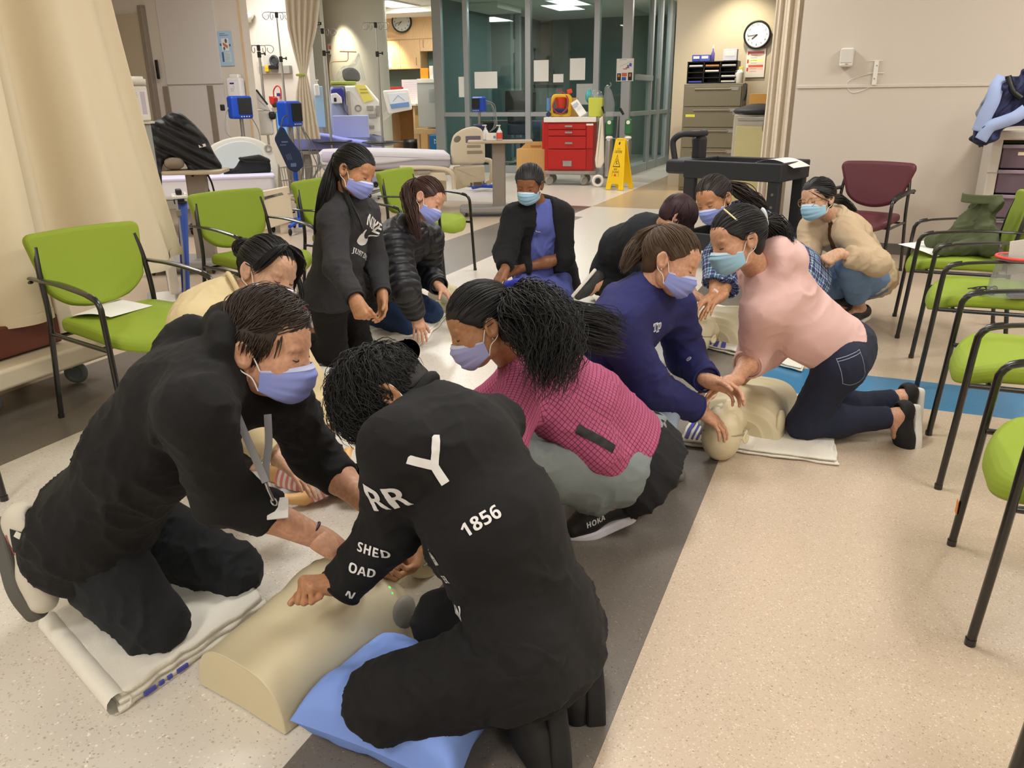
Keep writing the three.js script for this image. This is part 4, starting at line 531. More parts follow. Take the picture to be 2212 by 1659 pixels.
  { const o = on(1272, -0.35, 'mask', 'turquoise rubber breathing mask behind the sharps container', 'mask'); mesh('cup', ball(0.1, [0, 0.32, 0], 0.7, 1.1, 0.8), std(0x48a9a9, 0.4), o); mesh('tube', bar([0, 0, 0], [0, 0.25, 0], 0.02), M.clear, o); }
  { const o = on(1240, -0.4, 'clipboard', 'tan box behind the manual on the red cart', 'box'); mesh('carton', box(0.12, 0.3, 0.1, [0, 0.15, 0], 0.004), M.card, o); }
}
{ const F = frameAt(1335, 330, 13.1, 0.15), fl = F.floor, t = F.thing('cylinder_trolley', 'oxygen cylinder trolley with white wheels beside the red cart', 'trolley'); mesh('upright', [bar([F.x(1304), fl + 0.15, -0.06], [F.x(1303), F.y(245), -0.06], 0.014), bar([F.x(1326), fl + 0.15, -0.06], [F.x(1332), F.y(250), -0.06], 0.014), box(0.35, 0.02, 0.2, [F.x(1316), fl + 0.14, 0], 0.004), bar([F.x(1303), F.y(300), -0.06], [F.x(1350), F.y(300), -0.06], 0.012)], M.steel, t); mesh('handle', [bar([F.x(1303), F.y(245), -0.06], [F.x(1297), F.y(230), -0.06], 0.02), bar([F.x(1343), F.y(248), -0.06], [F.x(1335), F.y(234), -0.06], 0.02)], M.black, t); mesh('wheel', [torus(0.075, 0.026, [F.x(1295), fl + 0.102, 0.1], [0, 0.1, 0], 26), cyl(0.05, 0.05, 0.02, [F.x(1295), fl + 0.102, 0.1], 20, [R90, 0.1, 0])], M.white, t); mesh('hub', cyl(0.045, 0.045, 0.05, [F.x(1295), fl + 0.102, 0.1], 18, [R90, 0.1, 0]), M.darkgrey, t);
  for (const [px, lab] of [[1316, 'left'], [1356, 'right']]) { const o = F.thing('oxygen_cylinder', `silver oxygen cylinder with a green valve guard, ${lab} of two behind the yellow sign`, 'cylinder'); const x = F.x(px), y0 = fl + 0.16, y1 = F.y(296); mesh('tank', lathe([[0, y0], [0.055, y0], [0.06, y0 + 0.03], [0.06, y1 - 0.06], [0.03, y1], [0, y1]], [x, 0, 0.05]), M.chrome, o); mesh('collar', ball(0.058, [x, y1 - 0.01, 0.05], 1, 0.6, 1), M.white, o); mesh('valve_guard', box(0.11, 0.25, 0.11, [x, F.y(274), 0.05], 0.03), std(0x2e6b3c, 0.5), o); mesh('gauge', cyl(0.03, 0.03, 0.02, [x, F.y(264), 0.11], 16, [R90, 0, 0]), M.white, o); }
  const b = F.thing('plastic_bag', 'clear crumpled plastic bag hanging above the oxygen cylinders', 'bag'); mesh('film', F.poly([[1306, 188], [1314, 182], [1322, 200], [1328, 226], [1324, 262], [1308, 266], [1304, 230]], 0.1, -0.02, 0.03, 0.03), M.clear, b); mesh('hook', tube([[...F.q(1314, 190), 0], [...F.q(1320, 184), 0], [...F.q(1318, 178), 0]], 0.006), M.steel, b);
  const c = F.thing('paper_sack', 'long white paper sack hanging at the side of the red cart', 'sack'); mesh('sack', F.poly([[1296, 255], [1303, 250], [1305, 300], [1306, 350], [1300, 363], [1288, 362], [1286, 345], [1292, 300]], 0.09, 0.02, 0.025, 0.02), std(0xe6dcc8, 0.85), c); }
{ const F = frameAt(1340, 350, 12.75, -0.25), t = F.thing('caution_sign', 'yellow folding wet floor caution sign with a slipping figure', 'sign'), fl = F.floor; const outline = [[1336, 299], [1358, 298], [1361, 310], [1349, 406], [1341, 408], [1338, 394], [1330, 392], [1324, 397], [1322, 406], [1311, 406], [1316, 380]].map(([x, y]) => F.q(x, y)); const yb = Math.min(...outline.map((p) => p[1])); outline.forEach((p) => { p[1] = (p[1] - outline[0][1]) * ((outline[0][1] - fl - 0.004) / (outline[0][1] - yb)) + outline[0][1]; });
  const y1 = outline[0][1], hgt = y1 - fl, lean = 0.13;
  const prn = canvasTex(256, 512, (c, a, b) => { c.fillStyle = '#f0c400'; c.fillRect(0, 0, a, b); c.fillStyle = '#1a1608'; c.textAlign = 'center'; c.font = 'bold 44px sans-serif'; c.fillText('CAUTION', 128, 150); c.font = '24px sans-serif'; c.fillText('CUIDADO', 132, 108); c.fillRect(104, 18, 44, 32); c.lineWidth = 10; c.strokeStyle = '#1a1608'; c.lineJoin = 'round'; c.beginPath(); c.moveTo(128, 172); c.lineTo(202, 312); c.lineTo(54, 312); c.closePath(); c.stroke(); c.lineWidth = 9; c.beginPath(); c.arc(122, 226, 8, 0, 7); c.fill(); c.beginPath(); c.moveTo(126, 240); c.lineTo(136, 268); c.lineTo(160, 284); c.moveTo(136, 268); c.lineTo(118, 290); c.moveTo(128, 246); c.lineTo(150, 244); c.moveTo(128, 248); c.lineTo(106, 262); c.stroke(); c.font = 'bold 34px sans-serif'; c.fillText('WET', 122, 356); c.fillText('FLOOR', 122, 388); c.fillStyle = '#d8482a'; c.fillRect(96, 402, 46, 26); c.fillStyle = '#6b5a10'; c.fillRect(58, 360, 6, 70); c.fillRect(184, 350, 6, 80); });
  const leaf = (s) => { const w0 = 0.17, w1 = 0.33, g = ext([[-w0 / 2, hgt], [w0 / 2, hgt], [w1 / 2, 0], [w1 / 2 - 0.09, 0], [w1 / 2 - 0.1, 0.09], [-w1 / 2 + 0.1, 0.09], [-w1 / 2 + 0.09, 0], [-w1 / 2, 0]], 0.022, 0.004, 0.012); g.rotateX(-s * 0.19); g.translate(0, fl + 0.006, s * (hgt * 0.19 + 0.01)); const m = mesh('panel', g, M.yellow, t);
    const p = new THREE.PlaneGeometry(0.2, hgt * 0.84); const pp = p.attributes.position; for (let i = 0; i < pp.count; i++) { const yy = pp.getY(i) + hgt * 0.55; pp.setXYZ(i, pp.getX(i) * (1.25 - 0.5 * (yy / hgt)), yy, 0.0125); } if (s < 0) p.rotateY(Math.PI); p.rotateX(-s * 0.19); p.translate(0, fl + 0.006, s * (hgt * 0.19 + 0.01)); const q = new THREE.Mesh(p, std(0xffffff, 0.5, { map: prn })); q.name = 'print'; m.add(q); }; leaf(1); leaf(-1); mesh('hinge', box(0.13, 0.03, 0.06, [0, y1 - 0.01, 0], 0.01), M.yellow, t); }
// ---------------------------------------------------------------- glass office
{ const zf = -15.2, xr = -4.02, zb = -21.2, g = new THREE.Group(); g.name = 'window_1'; struct(g); scene.add(g);
  const F = frameAt(1140, 200, { z: zf }, 0), X = (px, y = 200) => onZ(px, y, zf).x, sill = onZ(1075, 247, zf).y;
  const post = (x, w, z = zf, d = 0.1) => mesh('mullion', box(w, CEIL, d, [x, CEIL / 2, z], 0.006), M.alu, g);
  const cols = [[950, 0.2], [1010, 0.1], [1142, 0.11], [1288, 0.11], [1352, 0.17]].map(([px, w]) => [X(px), w]); cols.forEach(([x, w]) => post(x, w));
  for (let i = 0; i < 4; i++) { const a = cols[i][0] + cols[i][1] / 2, b = cols[i + 1][0] - cols[i + 1][1] / 2, m = (a + b) / 2; mesh('transom', box(b - a, 0.08, 0.09, [m, sill, zf], 0.006), M.alu, g); mesh('transom', box(b - a, 0.14, 0.09, [m, 0.07, zf], 0.006), M.alu, g);
    mesh('pane', box(b - a - 0.002, CEIL - sill - 0.04, 0.008, [m, (CEIL + sill + 0.04) / 2, zf], 0), M.glassTint, g); mesh('pane', box(b - a - 0.002, sill - 0.18, 0.008, [m, (sill + 0.1) / 2, zf], 0), M.glassTint, g); }
  const h = new THREE.Group(); h.name = 'window_2'; struct(h); scene.add(h);
  const zs = [zf, -16.6, -17.35, -18.3, -19.6, zb]; zs.forEach((z, i) => i && mesh('mullion', box(0.1, CEIL, i === 3 ? 0.3 : 0.12, [xr, CEIL / 2, z], 0.006), M.alu, h));
  for (let i = 0; i < 5; i++) { const a = zs[i] - 0.08, b = zs[i + 1] + 0.08, m = (a + b) / 2, d = a - b; mesh('pane', box(0.008, CEIL - sill - 0.04, d, [xr, (CEIL + sill + 0.04) / 2, m], 0), M.glassTint, h); mesh('pane', box(0.008, sill - 0.2, d, [xr, (sill + 0.12) / 2, m], 0), M.glassTint, h); mesh('transom', box(0.09, 0.08, d, [xr, sill, m], 0.004), M.alu, h); mesh('transom', box(0.09, 0.16, d, [xr, 0.08, m], 0.004), M.alu, h); }
  mesh('door_rail', box(0.06, 0.1, 1.2, [xr + 0.06, 1.75, -15.95], 0.006), M.alu, h); mesh('pull_handle', bar([xr + 0.09, 1.15, -16.95], [xr + 0.09, 1.75, -16.95], 0.018), M.chrome, h);
  // inside
  wall('wall_office', -7.75, xr, zb - 0.1, zb, M.teal); wall('wall_office_left', -8.2, -8.08, zb, zf - 0.3, M.teal);
  const k = new THREE.Group(); k.name = 'window_3'; struct(k); scene.add(k); for (const px of [1030, 1070, 1120]) { const p = onZ(px, 200, -18.6); mesh('mullion', box(0.12, CEIL, 0.1, [p.x, CEIL / 2, -18.6], 0.006), M.alu, k); } { const a = onZ(1030, 200, -18.6).x, b = onZ(1120, 200, -18.6).x; mesh('pane', box(b - a - 0.14, CEIL, 0.008, [(a + b) / 2, CEIL / 2, -18.6], 0), M.glassTint, k); mesh('transom', box(b - a - 0.12, 0.3, 0.05, [(a + b) / 2, 2.55, -18.6], 0.01), M.wallWhite, k); }
  const S = frameAt(1120, 230, { z: -17.3 }, 0), d = S.thing('office_desk', 'desk inside the glass office', 'desk'); mesh('desktop', box(2.5, 0.04, 0.8, [0.45, S.y(262), 0], 0.006), M.taupe, d); for (const x of [-0.7, 1.55]) mesh('leg', box(0.06, S.y(262) - S.floor, 0.6, [x, (S.y(262) + S.floor) / 2, 0]), M.darkgrey, d);
  for (const [x0, x1, y0, y1, l] of [[1092, 1136, 196, 242, 'black computer monitor on the office desk, left of two'], [1152, 1178, 200, 240, 'black computer monitor on the office desk, right of two']]) { const m = S.thing('computer_monitor', l, 'monitor'); mesh('panel', S.rect(x0, y0, x1, y1, 0.05, 0, 0.01), M.black, m); mesh('stand', S.rect((x0 + x1) / 2 - 4, y1, (x0 + x1) / 2 + 4, 262, 0.05, 0, 0.004), M.black, m); }
  const pr = S.thing('printer', 'pale printer on the office desk behind the crash cart', 'printer'); mesh('body', S.rect(1160, 186, 1205, 261, 0.4, -0.1, 0.03), std(0x8e9690, 0.6), pr); mesh('lid', S.rect(1150, 182, 1206, 190, 0.42, -0.1, 0.01), M.darkgrey, pr);
  for (const px of [1118]) { const c = frameAt(px, 270, { z: -16.5 }, 0), o = c.thing('office_chair', 'dark office chair behind the glass under the desk', 'chair'); mesh('backrest', box(0.46, 0.5, 0.08, [0, 0.05, 0], 0.04), M.darkgrey, o); mesh('seat', box(0.48, 0.09, 0.45, [0, -0.32, -0.22], 0.04), M.darkgrey, o); mesh('pedestal', [bar([0, -0.36, -0.22], [0, c.floor + 0.08, -0.22], 0.03), ...[0, 1, 2, 3, 4].map((i) => bar([0, c.floor + 0.09, -0.22], [0.28 * Math.cos(i * 1.2566), c.floor + 0.05, -0.22 + 0.28 * Math.sin(i * 1.2566)], 0.02))], M.black, o); }
  // papers on the panes
  const pap = [[1025, 155, 1074, 191, 'white landscape sheet on the office pane above the cream head panel'], [1153, 130, 1185, 176, 'white sheet on the office pane above the red cart, left one'], [1231, 126, 1264, 173, 'white sheet on the office pane above the sharps container'], [1195, 160, 1217, 178, 'small white sheet on the office pane between two larger ones'], [1245, 181, 1282, 226, 'greyish sheet on the office pane behind the cart items'], [991, 166, 1005, 210, 'narrow sheet on the leftmost office pane']];
  pap.forEach(([x0, y0, x1, y1, l], i) => { const f = frameAt((x0 + x1) / 2, (y0 + y1) / 2, { z: zf + 0.012 }, 0), o = f.thing('paper_sheet', l, 'paper'); mesh('sheet', box(Math.abs(f.x(x1) - f.x(x0)), f.y(y0) - f.y(y1), 0.002, [0, 0, 0]), i === 4 ? std(0xb5bab4, 0.8) : M.paper, o); });
  { const f = frameAt(1350, 151, { z: zf + 0.07 }, 0), o = f.thing('notice', 'printed notice with blue chart and orange photos on the office corner post', 'notice'); sign('sheet', o, f.x(1369) - f.x(1332), f.y(126) - f.y(175), (c, a, b) => { c.fillStyle = '#e6e1da'; c.fillRect(0, 0, a, b); lines(c, 40, 14, 180, 1, 0, '#8a8a98', 6); c.strokeStyle = '#999'; c.lineWidth = 4; c.beginPath(); c.moveTo(50, 120); c.lineTo(230, 40); c.stroke(); c.fillStyle = '#3f63a8'; c.fillRect(190, 70, 36, 50); c.fillRect(160, 96, 26, 40); c.fillStyle = '#a8433d'; c.fillRect(140, 130, 50, 16); c.fillRect(100, 150, 60, 12); c.fillStyle = '#2d241c'; c.fillRect(12, 220, 60, 110); c.fillRect(176, 210, 62, 120); c.fillStyle = '#c98a4c'; c.fillRect(26, 236, 26, 40); c.fillRect(192, 228, 28, 44); c.fillStyle = '#d2674a'; c.fillRect(84, 214, 76, 54); c.fillStyle = '#3558b0'; c.fillRect(84, 276, 66, 54); }, [0, 0, 0], 256, 340); }
}
// ---------------------------------------------------------------- right: records cabinet, little white cabinet, curtain, wall fittings
{ const z = -13.0, F = frameAt(1540, 300, { z }, 0), t = F.thing('filing_cabinet', 'olive grey five drawer lateral filing cabinet in the corridor', 'filing cabinet'), m = std(0x77705a, 0.5), x0 = F.x(1478, 180), x1 = F.x(1606, 180), w = x1 - x0, y1 = F.y(180), cx = (x0 + x1) / 2;
  mesh('body', box(w, y1 - F.floor - 0.01, 0.5, [cx, (y1 + F.floor) / 2, -0.26], 0.006), m, t); const n = 5, h = (y1 - F.floor - 0.08) / n; for (let i = 0; i < n; i++) { const y = y1 - 0.03 - h * (i + 0.5), d = mesh('drawer', box(w - 0.04, h - 0.012, 0.02, [cx, y, 0.0], 0.004), m, t); mesh('pull', box(w * 0.62, 0.02, 0.03, [cx, y + h / 2 - 0.05, 0.012], 0.005), M.taupe, d); mesh('label_holder', box(0.12, 0.045, 0.006, [cx + w * 0.36, y + h / 2 - 0.05, 0.012], 0.001), M.greyPlastic, d); if (i === 1) mesh('yellow_label', box(0.14, 0.04, 0.003, [cx - w * 0.36, y + 0.02, 0.0115], 0), std(0xd8d84a, 0.7), d); }
  const top = F.o.y + y1, on = (px, name, label, cat, dz = -0.2) => { const o = thing(name, label, cat, onZ(px, 175, z + dz)); o.position.y = top + 0.001; return o; };
  const s = on(1540, 'letter_tray', 'black letter organizer with slots of paper on the filing cabinet', 'organizer'); for (let r = 0; r <= 4; r++) mesh('shelf', box(0.74, 0.012, 0.3, [0, 0.006 + r * 0.075, 0]), M.black, s); for (let c = 0; c <= 3; c++) mesh('divider', box(0.014, 0.312, 0.3, [-0.366 + c * 0.244, 0.156, 0]), M.black, s); mesh('back', box(0.74, 0.31, 0.01, [0, 0.155, -0.15]), M.black, s);
  [[0, 3, 0xd8d4cc], [1, 3, 0xc98a4a], [1, 2, 0xdedad2], [2, 3, 0xcfcac2], [2, 1, 0xd8d4cc], [0, 0, 0x34489a], [2, 0, 0xd4cfc6]].forEach(([c, r, col], i) => { const q = on(1540, 'paper_stack', ['papers in the top left slot', 'tan folder in the top middle slot', 'papers in the second middle slot', 'papers in the top right slot', 'papers in the third right slot', 'blue boxes in the bottom left slot', 'papers in the bottom right slot'][i] + ' of the black organizer', 'papers'); mesh('pages', box(0.2, 0.022, 0.24, [-0.244 + c * 0.244, 0.026 + r * 0.075, 0.03], 0.003), std(col, 0.8), q); });
  const bx = (px, w2, h2, col, lab, y = 0.318) => { const o = on(px, 'carton', lab, 'box'); mesh('body', box(w2, h2, 0.14, [0, y + h2 / 2, 0], 0.003), std(col, 0.7), o); mesh('label', box(w2 * 0.7, h2 * 0.4, 0.002, [0, y + h2 * 0.6, 0.071]), M.white, o); };
  bx(1503, 0.13, 0.09, 0x3d4aa8, 'blue carton on the organizer, leftmost'); bx(1521, 0.14, 0.09, 0x5560b8, 'blue and white carton beside the spray bottle'); bx(1574, 0.2, 0.16, 0xd8d8de, 'white carton with blue base on the organizer, right end'); const bt = on(1536, 'spray_bottle', 'purple labelled white spray bottle on the black organizer', 'bottle'); mesh('body', lathe([[0, 0.318], [0.026, 0.318], [0.028, 0.42], [0.012, 0.46], [0.008, 0.5], [0, 0.5]]), std(0x6a5aa0, 0.4), bt); mesh('cap', cyl(0.01, 0.012, 0.05, [0, 0.52, 0]), M.white, bt);
  const jar = on(1596, 'jar', 'white lidded jar beside the organizer on the filing cabinet', 'jar', -0.1); mesh('body', lathe([[0, 0], [0.06, 0], [0.064, 0.14], [0.05, 0.18], [0, 0.18]]), M.white, jar); mesh('note', box(0.06, 0.05, 0.02, [0.02, 0.2, 0.02], 0.004), std(0xd6cf52, 0.7), jar);
  const c = F.thing('clipboard', 'grey clip hanging on the right side of the filing cabinet', 'clip'); mesh('strap', tube([[x1 + 0.02, y1 - 0.01, 0.0], [x1 + 0.05, y1 - 0.12, 0.03], [x1 + 0.03, y1 - 0.25, 0.02]], 0.02), M.darkgrey, c); }
{ const F = frameAt(1632, 136, { z: -13.68 }, 0), t = F.thing('schedule', 'wall schedule with red and orange coloured rows under the white clock', 'poster'); sign('sheet', t, F.x(1653) - F.x(1612), F.y(105) - F.y(167), (c, a, b) => { c.fillStyle = '#ddd9d0'; c.fillRect(0, 0, a, b); const cols = ['#c9574e', '#e8c9bd', '#e6d5cc', '#d9e39a', '#e8cfc4', '#d0543e', '#e3b9ab', '#e6cfc6']; cols.forEach((k, i) => { c.fillStyle = k; c.fillRect(34, 34 + i * 34, 200, 30); c.fillStyle = '#b03a30'; if (i % 3 === 0) c.fillRect(14, 34 + i * 34, 20, 46); lines(c, 60, 44 + i * 34, 140, 1, 0, '#8d7a74', 5); }); }, [0, 0, 0.002], 256, 360); }
{ const F = frameAt(1618, 330, { z: -11.2 }, 0), t = F.thing('small_cabinet', 'small pale yellow cabinet with a black cushion on top beside the curtain', 'cabinet'), x0 = F.x(1586, 250), x1 = F.x(1682, 250), y1 = F.y(246), cx = (x0 + x1) / 2; mesh('body', box(x1 - x0, y1 - F.floor - 0.02, 0.5, [cx, (y1 + F.floor) / 2, -0.27], 0.008), std(0xcfcabb, 0.5), t); mesh('door', box(x1 - x0 - 0.08, y1 - F.floor - 0.2, 0.02, [cx, (y1 + F.floor) / 2 - 0.05, 0], 0.006), std(0xe2d9a0, 0.55), t); mesh('latch_bar', box(x1 - x0 - 0.1, 0.04, 0.02, [cx, y1 - 0.06, 0.0], 0.004), M.chrome, t); mesh('hook', tube([[cx + 0.1, y1 - 0.1, 0.02], [cx + 0.1, y1 - 0.2, 0.03], [cx + 0.16, y1 - 0.24, 0.03], [cx + 0.2, y1 - 0.1, 0.02]], 0.005), M.steel, t);
  const o = thing('cushion', 'black domed stool cushion on the small yellow cabinet', 'cushion', [F.o.x + cx, F.o.y + y1, F.o.z - 0.25]); mesh('pad', [lathe([[0, 0], [0.3, 0.0], [0.33, 0.03], [0.3, 0.06], [0.1, 0.12], [0, 0.125]], null, 32)], M.darkgrey, o);
  const p = thing('wooden_box', 'orange wooden box on the counter behind the small cabinet', 'box', onZ(1642, 222, -12.4)); mesh('carton', box(0.28, 0.24, 0.2, [0, 0, 0], 0.004), std(0xcf9a48, 0.6), p); const r = thing('counter', 'low counter behind the small yellow cabinet', 'counter', [p.position.x, 0, -12.5]); mesh('top', box(0.9, 0.04, 0.5, [0.1, p.position.y - 0.141, 0], 0.004), M.greyPlastic, r); mesh('side', box(0.86, p.position.y - 0.17, 0.46, [0.1, (p.position.y - 0.16) / 2, 0]), M.wallTan, r); }
{ const t = thing('privacy_curtain', 'narrow cream and pink curtain hanging at the end of the right wall', 'curtain', [0, 0, 0]); mesh('cloth', sheet(90, 20, (u, v) => { const y = lerp(0.25, 3.24, v), s = u * 22; return V(lerp(onZ(1680, 0, -8.5).x, -0.56, u) - 0.03 * (1 - v) * (1 - u), y, -8.5 + 0.022 * Math.sin(s) + 0.014 * Math.sin(s * 2.3 + v)); }, 0.004), std(0xe3d6c2, 0.85), t); mesh('track', box(0.6, 0.04, 0.03, [-0.75, 3.26, -8.5], 0.005), M.white, t); }
{ const F = frameAt(1829, 124, { z: -8.2 }, 0), t = F.thing('speaker', 'white square wall speaker on the right wall', 'speaker'); mesh('body', F.rect(1815, 104, 1844, 145, 0.09, 0.046, 0.02), M.white, t); mesh('grille', F.rect(1817, 107, 1842, 136, 0.006, 0.093, 0.006), std(0xd8d3c9, 0.8), t); mesh('badge', F.rect(1826, 138, 1832, 140, 0.004, 0.0925, 0.001), M.greyPlastic, t); }
{ const F = frameAt(1891, 158, { z: -8.2 }, 0), t = F.thing('wall_bracket', 'white slotted wall bracket with a thin cable on the right wall', 'bracket'); mesh('plate', F.rect(1886, 132, 1896, 184, 0.02, 0.011, 0.004), M.white, t); mesh('screw', [cyl(0.006, 0.006, 0.004, [F.x(1892), F.y(142), 0.022], 10, [R90, 0, 0]), cyl(0.006, 0.006, 0.004, [F.x(1890), F.y(170), 0.022], 10, [R90, 0, 0])], M.steel, t); mesh('cross_wire', [bar([F.x(1874), F.y(131), 0.012], [F.x(1904), F.y(131), 0.012], 0.003), bar([F.x(1874), F.y(158), 0.012], [F.x(1910), F.y(158), 0.012], 0.003)], M.white, t); mesh('cable', tube([[...F.q(1886, 184), 0.01], [...F.q(1862, 196), 0.006], [...F.q(1838, 199), 0.006], [...F.q(1830, 178), 0.006], [...F.q(1855, 166), 0.006], [...F.q(1884, 158), 0.01]], 0.003), M.white, t); }
// black utility cart
{ const t = thing('utility_cart', 'black plastic utility cart with a loop handle by the curtain', 'cart', [-0.87, 0, -7.16], -0.29), m = std(0x25272b, 0.6); const L = 0.85, D = 0.62, hh = 0.9;
  const tray = (y, d) => [box(L, 0.03, D, [0, y, 0], 0.01), box(L, d, 0.035, [0, y + d / 2 - 0.01, D / 2 - 0.018], 0.012), box(L, d, 0.035, [0, y + d / 2 - 0.01, -D / 2 + 0.018], 0.012), box(0.035, d, D, [L / 2 - 0.018, y + d / 2 - 0.01, 0], 0.012), box(0.035, d, D, [-L / 2 + 0.018, y + d / 2 - 0.01, 0], 0.012)];
  mesh('top_tray', [...tray(hh - 0.13, 0.14), box(0.2, 0.12, D * 0.98, [-L / 2 - 0.08, hh - 0.06, 0], 0.03)], m, t); mesh('bottom_tray', tray(0.17, 0.14), m, t);
  for (const x of [-L / 2 + 0.05, L / 2 - 0.06]) for (const z of [-D / 2 + 0.05, D / 2 - 0.05]) { const l = mesh('leg', box(0.1, hh - 0.3, 0.075, [x, (hh - 0.13 + 0.17) / 2 + 0.02, z], 0.016), m, t); if (z > 0 && x > 0) mesh('bolt', [0.56, 0.66].map((y) => cyl(0.012, 0.012, 0.006, [x, y, z + 0.039], 12, [R90, 0, 0])), M.chrome, l); const c = mesh('caster_wheel', [torus(0.042, 0.018, [x, 0.062, z], [0, 0.4, 0], 18), cyl(0.04, 0.04, 0.02, [x, 0.062, z], 16, [R90, 0.4, 0])], M.rubber, t); mesh('caster_fork', box(0.05, 0.05, 0.06, [x, 0.13, z], 0.01), M.steel, c); }
  mesh('handle', [tube([[-L / 2 - 0.14, hh - 0.02, 0.2], [-L / 2 - 0.17, hh + 0.14, 0.2], [-L / 2 - 0.1, hh + 0.2, 0.19], [-L / 2 - 0.02, hh + 0.2, 0.1], [-L / 2 - 0.02, hh + 0.2, -0.1], [-L / 2 - 0.1, hh + 0.2, -0.19], [-L / 2 - 0.17, hh + 0.14, -0.2], [-L / 2 - 0.14, hh - 0.02, -0.2]], 0.026, 10, 60, 0.4), box(0.1, 0.2, 0.12, [-L / 2 - 0.02, hh + 0.08, 0], 0.03)], m, t);
  const p = thing('paper_sheet', 'curled white paper lying in the black cart top tray', 'paper', [-0.6, hh - 0.07, -7.05], -0.4); mesh('sheet', sheet(14, 8, (u, v) => V((u - 0.5) * 0.4, 0.06 * Math.sin(u * 3.1) + 0.03, (v - 0.5) * 0.28), 0.001), M.paper, p); }
// shelf unit with bins and jackets
{ const x0 = 0.965, zf = -7.6, h = 1.11, t = thing('drawer_unit', 'pale plastic shelf unit with mauve drawers by the right wall', 'shelf unit', [x0 + 0.36, 0, zf - 0.26]), w = 0.72, c = std(0xc9c2b6, 0.6), b = std(0x5f4c58, 0.55);
  for (const s of [-1, 1]) mesh('side_frame', [box(0.075, h, 0.5, [s * (w / 2 - 0.037), h / 2, 0], 0.012)], c, t); mesh('top', box(w + 0.06, 0.07, 0.54, [0, h - 0.02, 0.01], 0.015), c, t); mesh('back_panel', box(w, h - 0.05, 0.02, [0, h / 2, -0.24]), c, t); for (const y of [0.2, 0.4, 0.6, 0.8]) mesh('frame_joint', box(0.079, 0.006, 0.01, [-w / 2 + 0.037, y, 0.249], 0.001), M.greyPlastic, t);
  for (let i = 0; i < 5; i++) { const y = 0.14 + i * 0.195, d = mesh('drawer', [box(w - 0.16, 0.17, 0.46, [0, y, 0.01], 0.012)], b, t); mesh('drawer_lip', box(w - 0.15, 0.03, 0.03, [0, y + 0.085, 0.24], 0.008), std(0x8a7a86, 0.5), d); if (i === 4) mesh('label_card', box(0.1, 0.025, 0.004, [-0.12, y + 0.03, 0.243], 0), M.cream, d); }
  const F = frameAt(2160, 240, { z: -7.38 }, -0.1);
  const pile = (pts, depth, z, col, name, label, bump, seedv) => { const j = F.thing(name, label, 'jacket'); const e = F.poly(pts, depth, z, depth * 0.25, 0.05); const g = dense(new THREE.BufferGeometry().setAttribute('position', (e.index ? e.toNonIndexed() : e).attributes.position), 3), p = g.attributes.position; for (let i = 0; i < p.count; i++) { const x = p.getX(i), y = p.getY(i), zz = p.getZ(i); p.setZ(i, zz + bump * noise3(x * 6 + seedv, y * 6, zz * 4) + bump * 0.7 * noise3(x * 15, y * 11 + seedv, 1)); p.setX(i, x + bump * 0.3 * noise3(x * 9, y * 9, seedv)); } g.computeVertexNormals(); mesh('cloth', g, std(col, 0.75), j); return j; };
  pile([[2104, 250], [2118, 222], [2140, 190], [2160, 178], [2180, 190], [2150, 260], [2128, 282]], 0.16, -0.12, 0x8d97a5, 'jacket', 'grey jacket underneath the navy one on the shelf unit', 0.04, 3);
  const j = pile([[2096, 298], [2108, 272], [2126, 240], [2140, 206], [2156, 178], [2172, 164], [2204, 166], [2204, 148], [2240, 148], [2250, 276], [2196, 270], [2168, 276], [2150, 304], [2128, 314], [2108, 312]], 0.26, 0.02, 0x2a2f55, 'jacket', 'navy jacket with pale blue stripes piled on the shelf unit', 0.045, 8);
  const st = (pts, r) => mesh('pale_stripe', sheet(30, 6, (u, v) => { const cv = new THREE.CatmullRomCurve3(pts.map(([x, y, z]) => V(...F.q(x, y), z))), a = cv.getPoint(u), tn = cv.getTangent(u), n = V(-tn.y, tn.x, 0).normalize(), s = (v - 0.5) * 2; return a.addScaledVector(n, s * r).add(V(0, 0, 0.02 * (1 - s * s))); }, 0.006), std(0x9fb0d8, 0.7), j);
  st([[2168, 166, 0.1], [2152, 188, 0.15], [2142, 220, 0.17], [2128, 248, 0.17], [2114, 282, 0.16]], 0.05); st([[2214, 236, 0.16], [2190, 252, 0.18], [2164, 262, 0.18], [2138, 272, 0.18], [2118, 300, 0.17]], 0.045); mesh('dark_strap', tube([[...F.q(2176, 166), 0.16], [...F.q(2186, 196), 0.18], [...F.q(2204, 212), 0.18]], 0.022), M.black, j); mesh('cuff', F.poly([[2090, 300], [2110, 312], [2126, 318], [2118, 300], [2102, 290]], 0.12, 0.04, 0.03, 0.02), std(0x23262f, 0.8), j); mesh('badge', F.rect(2128, 218, 2140, 226, 0.03, -0.02, 0.008), std(0xb89a72, 0.7), j);
}
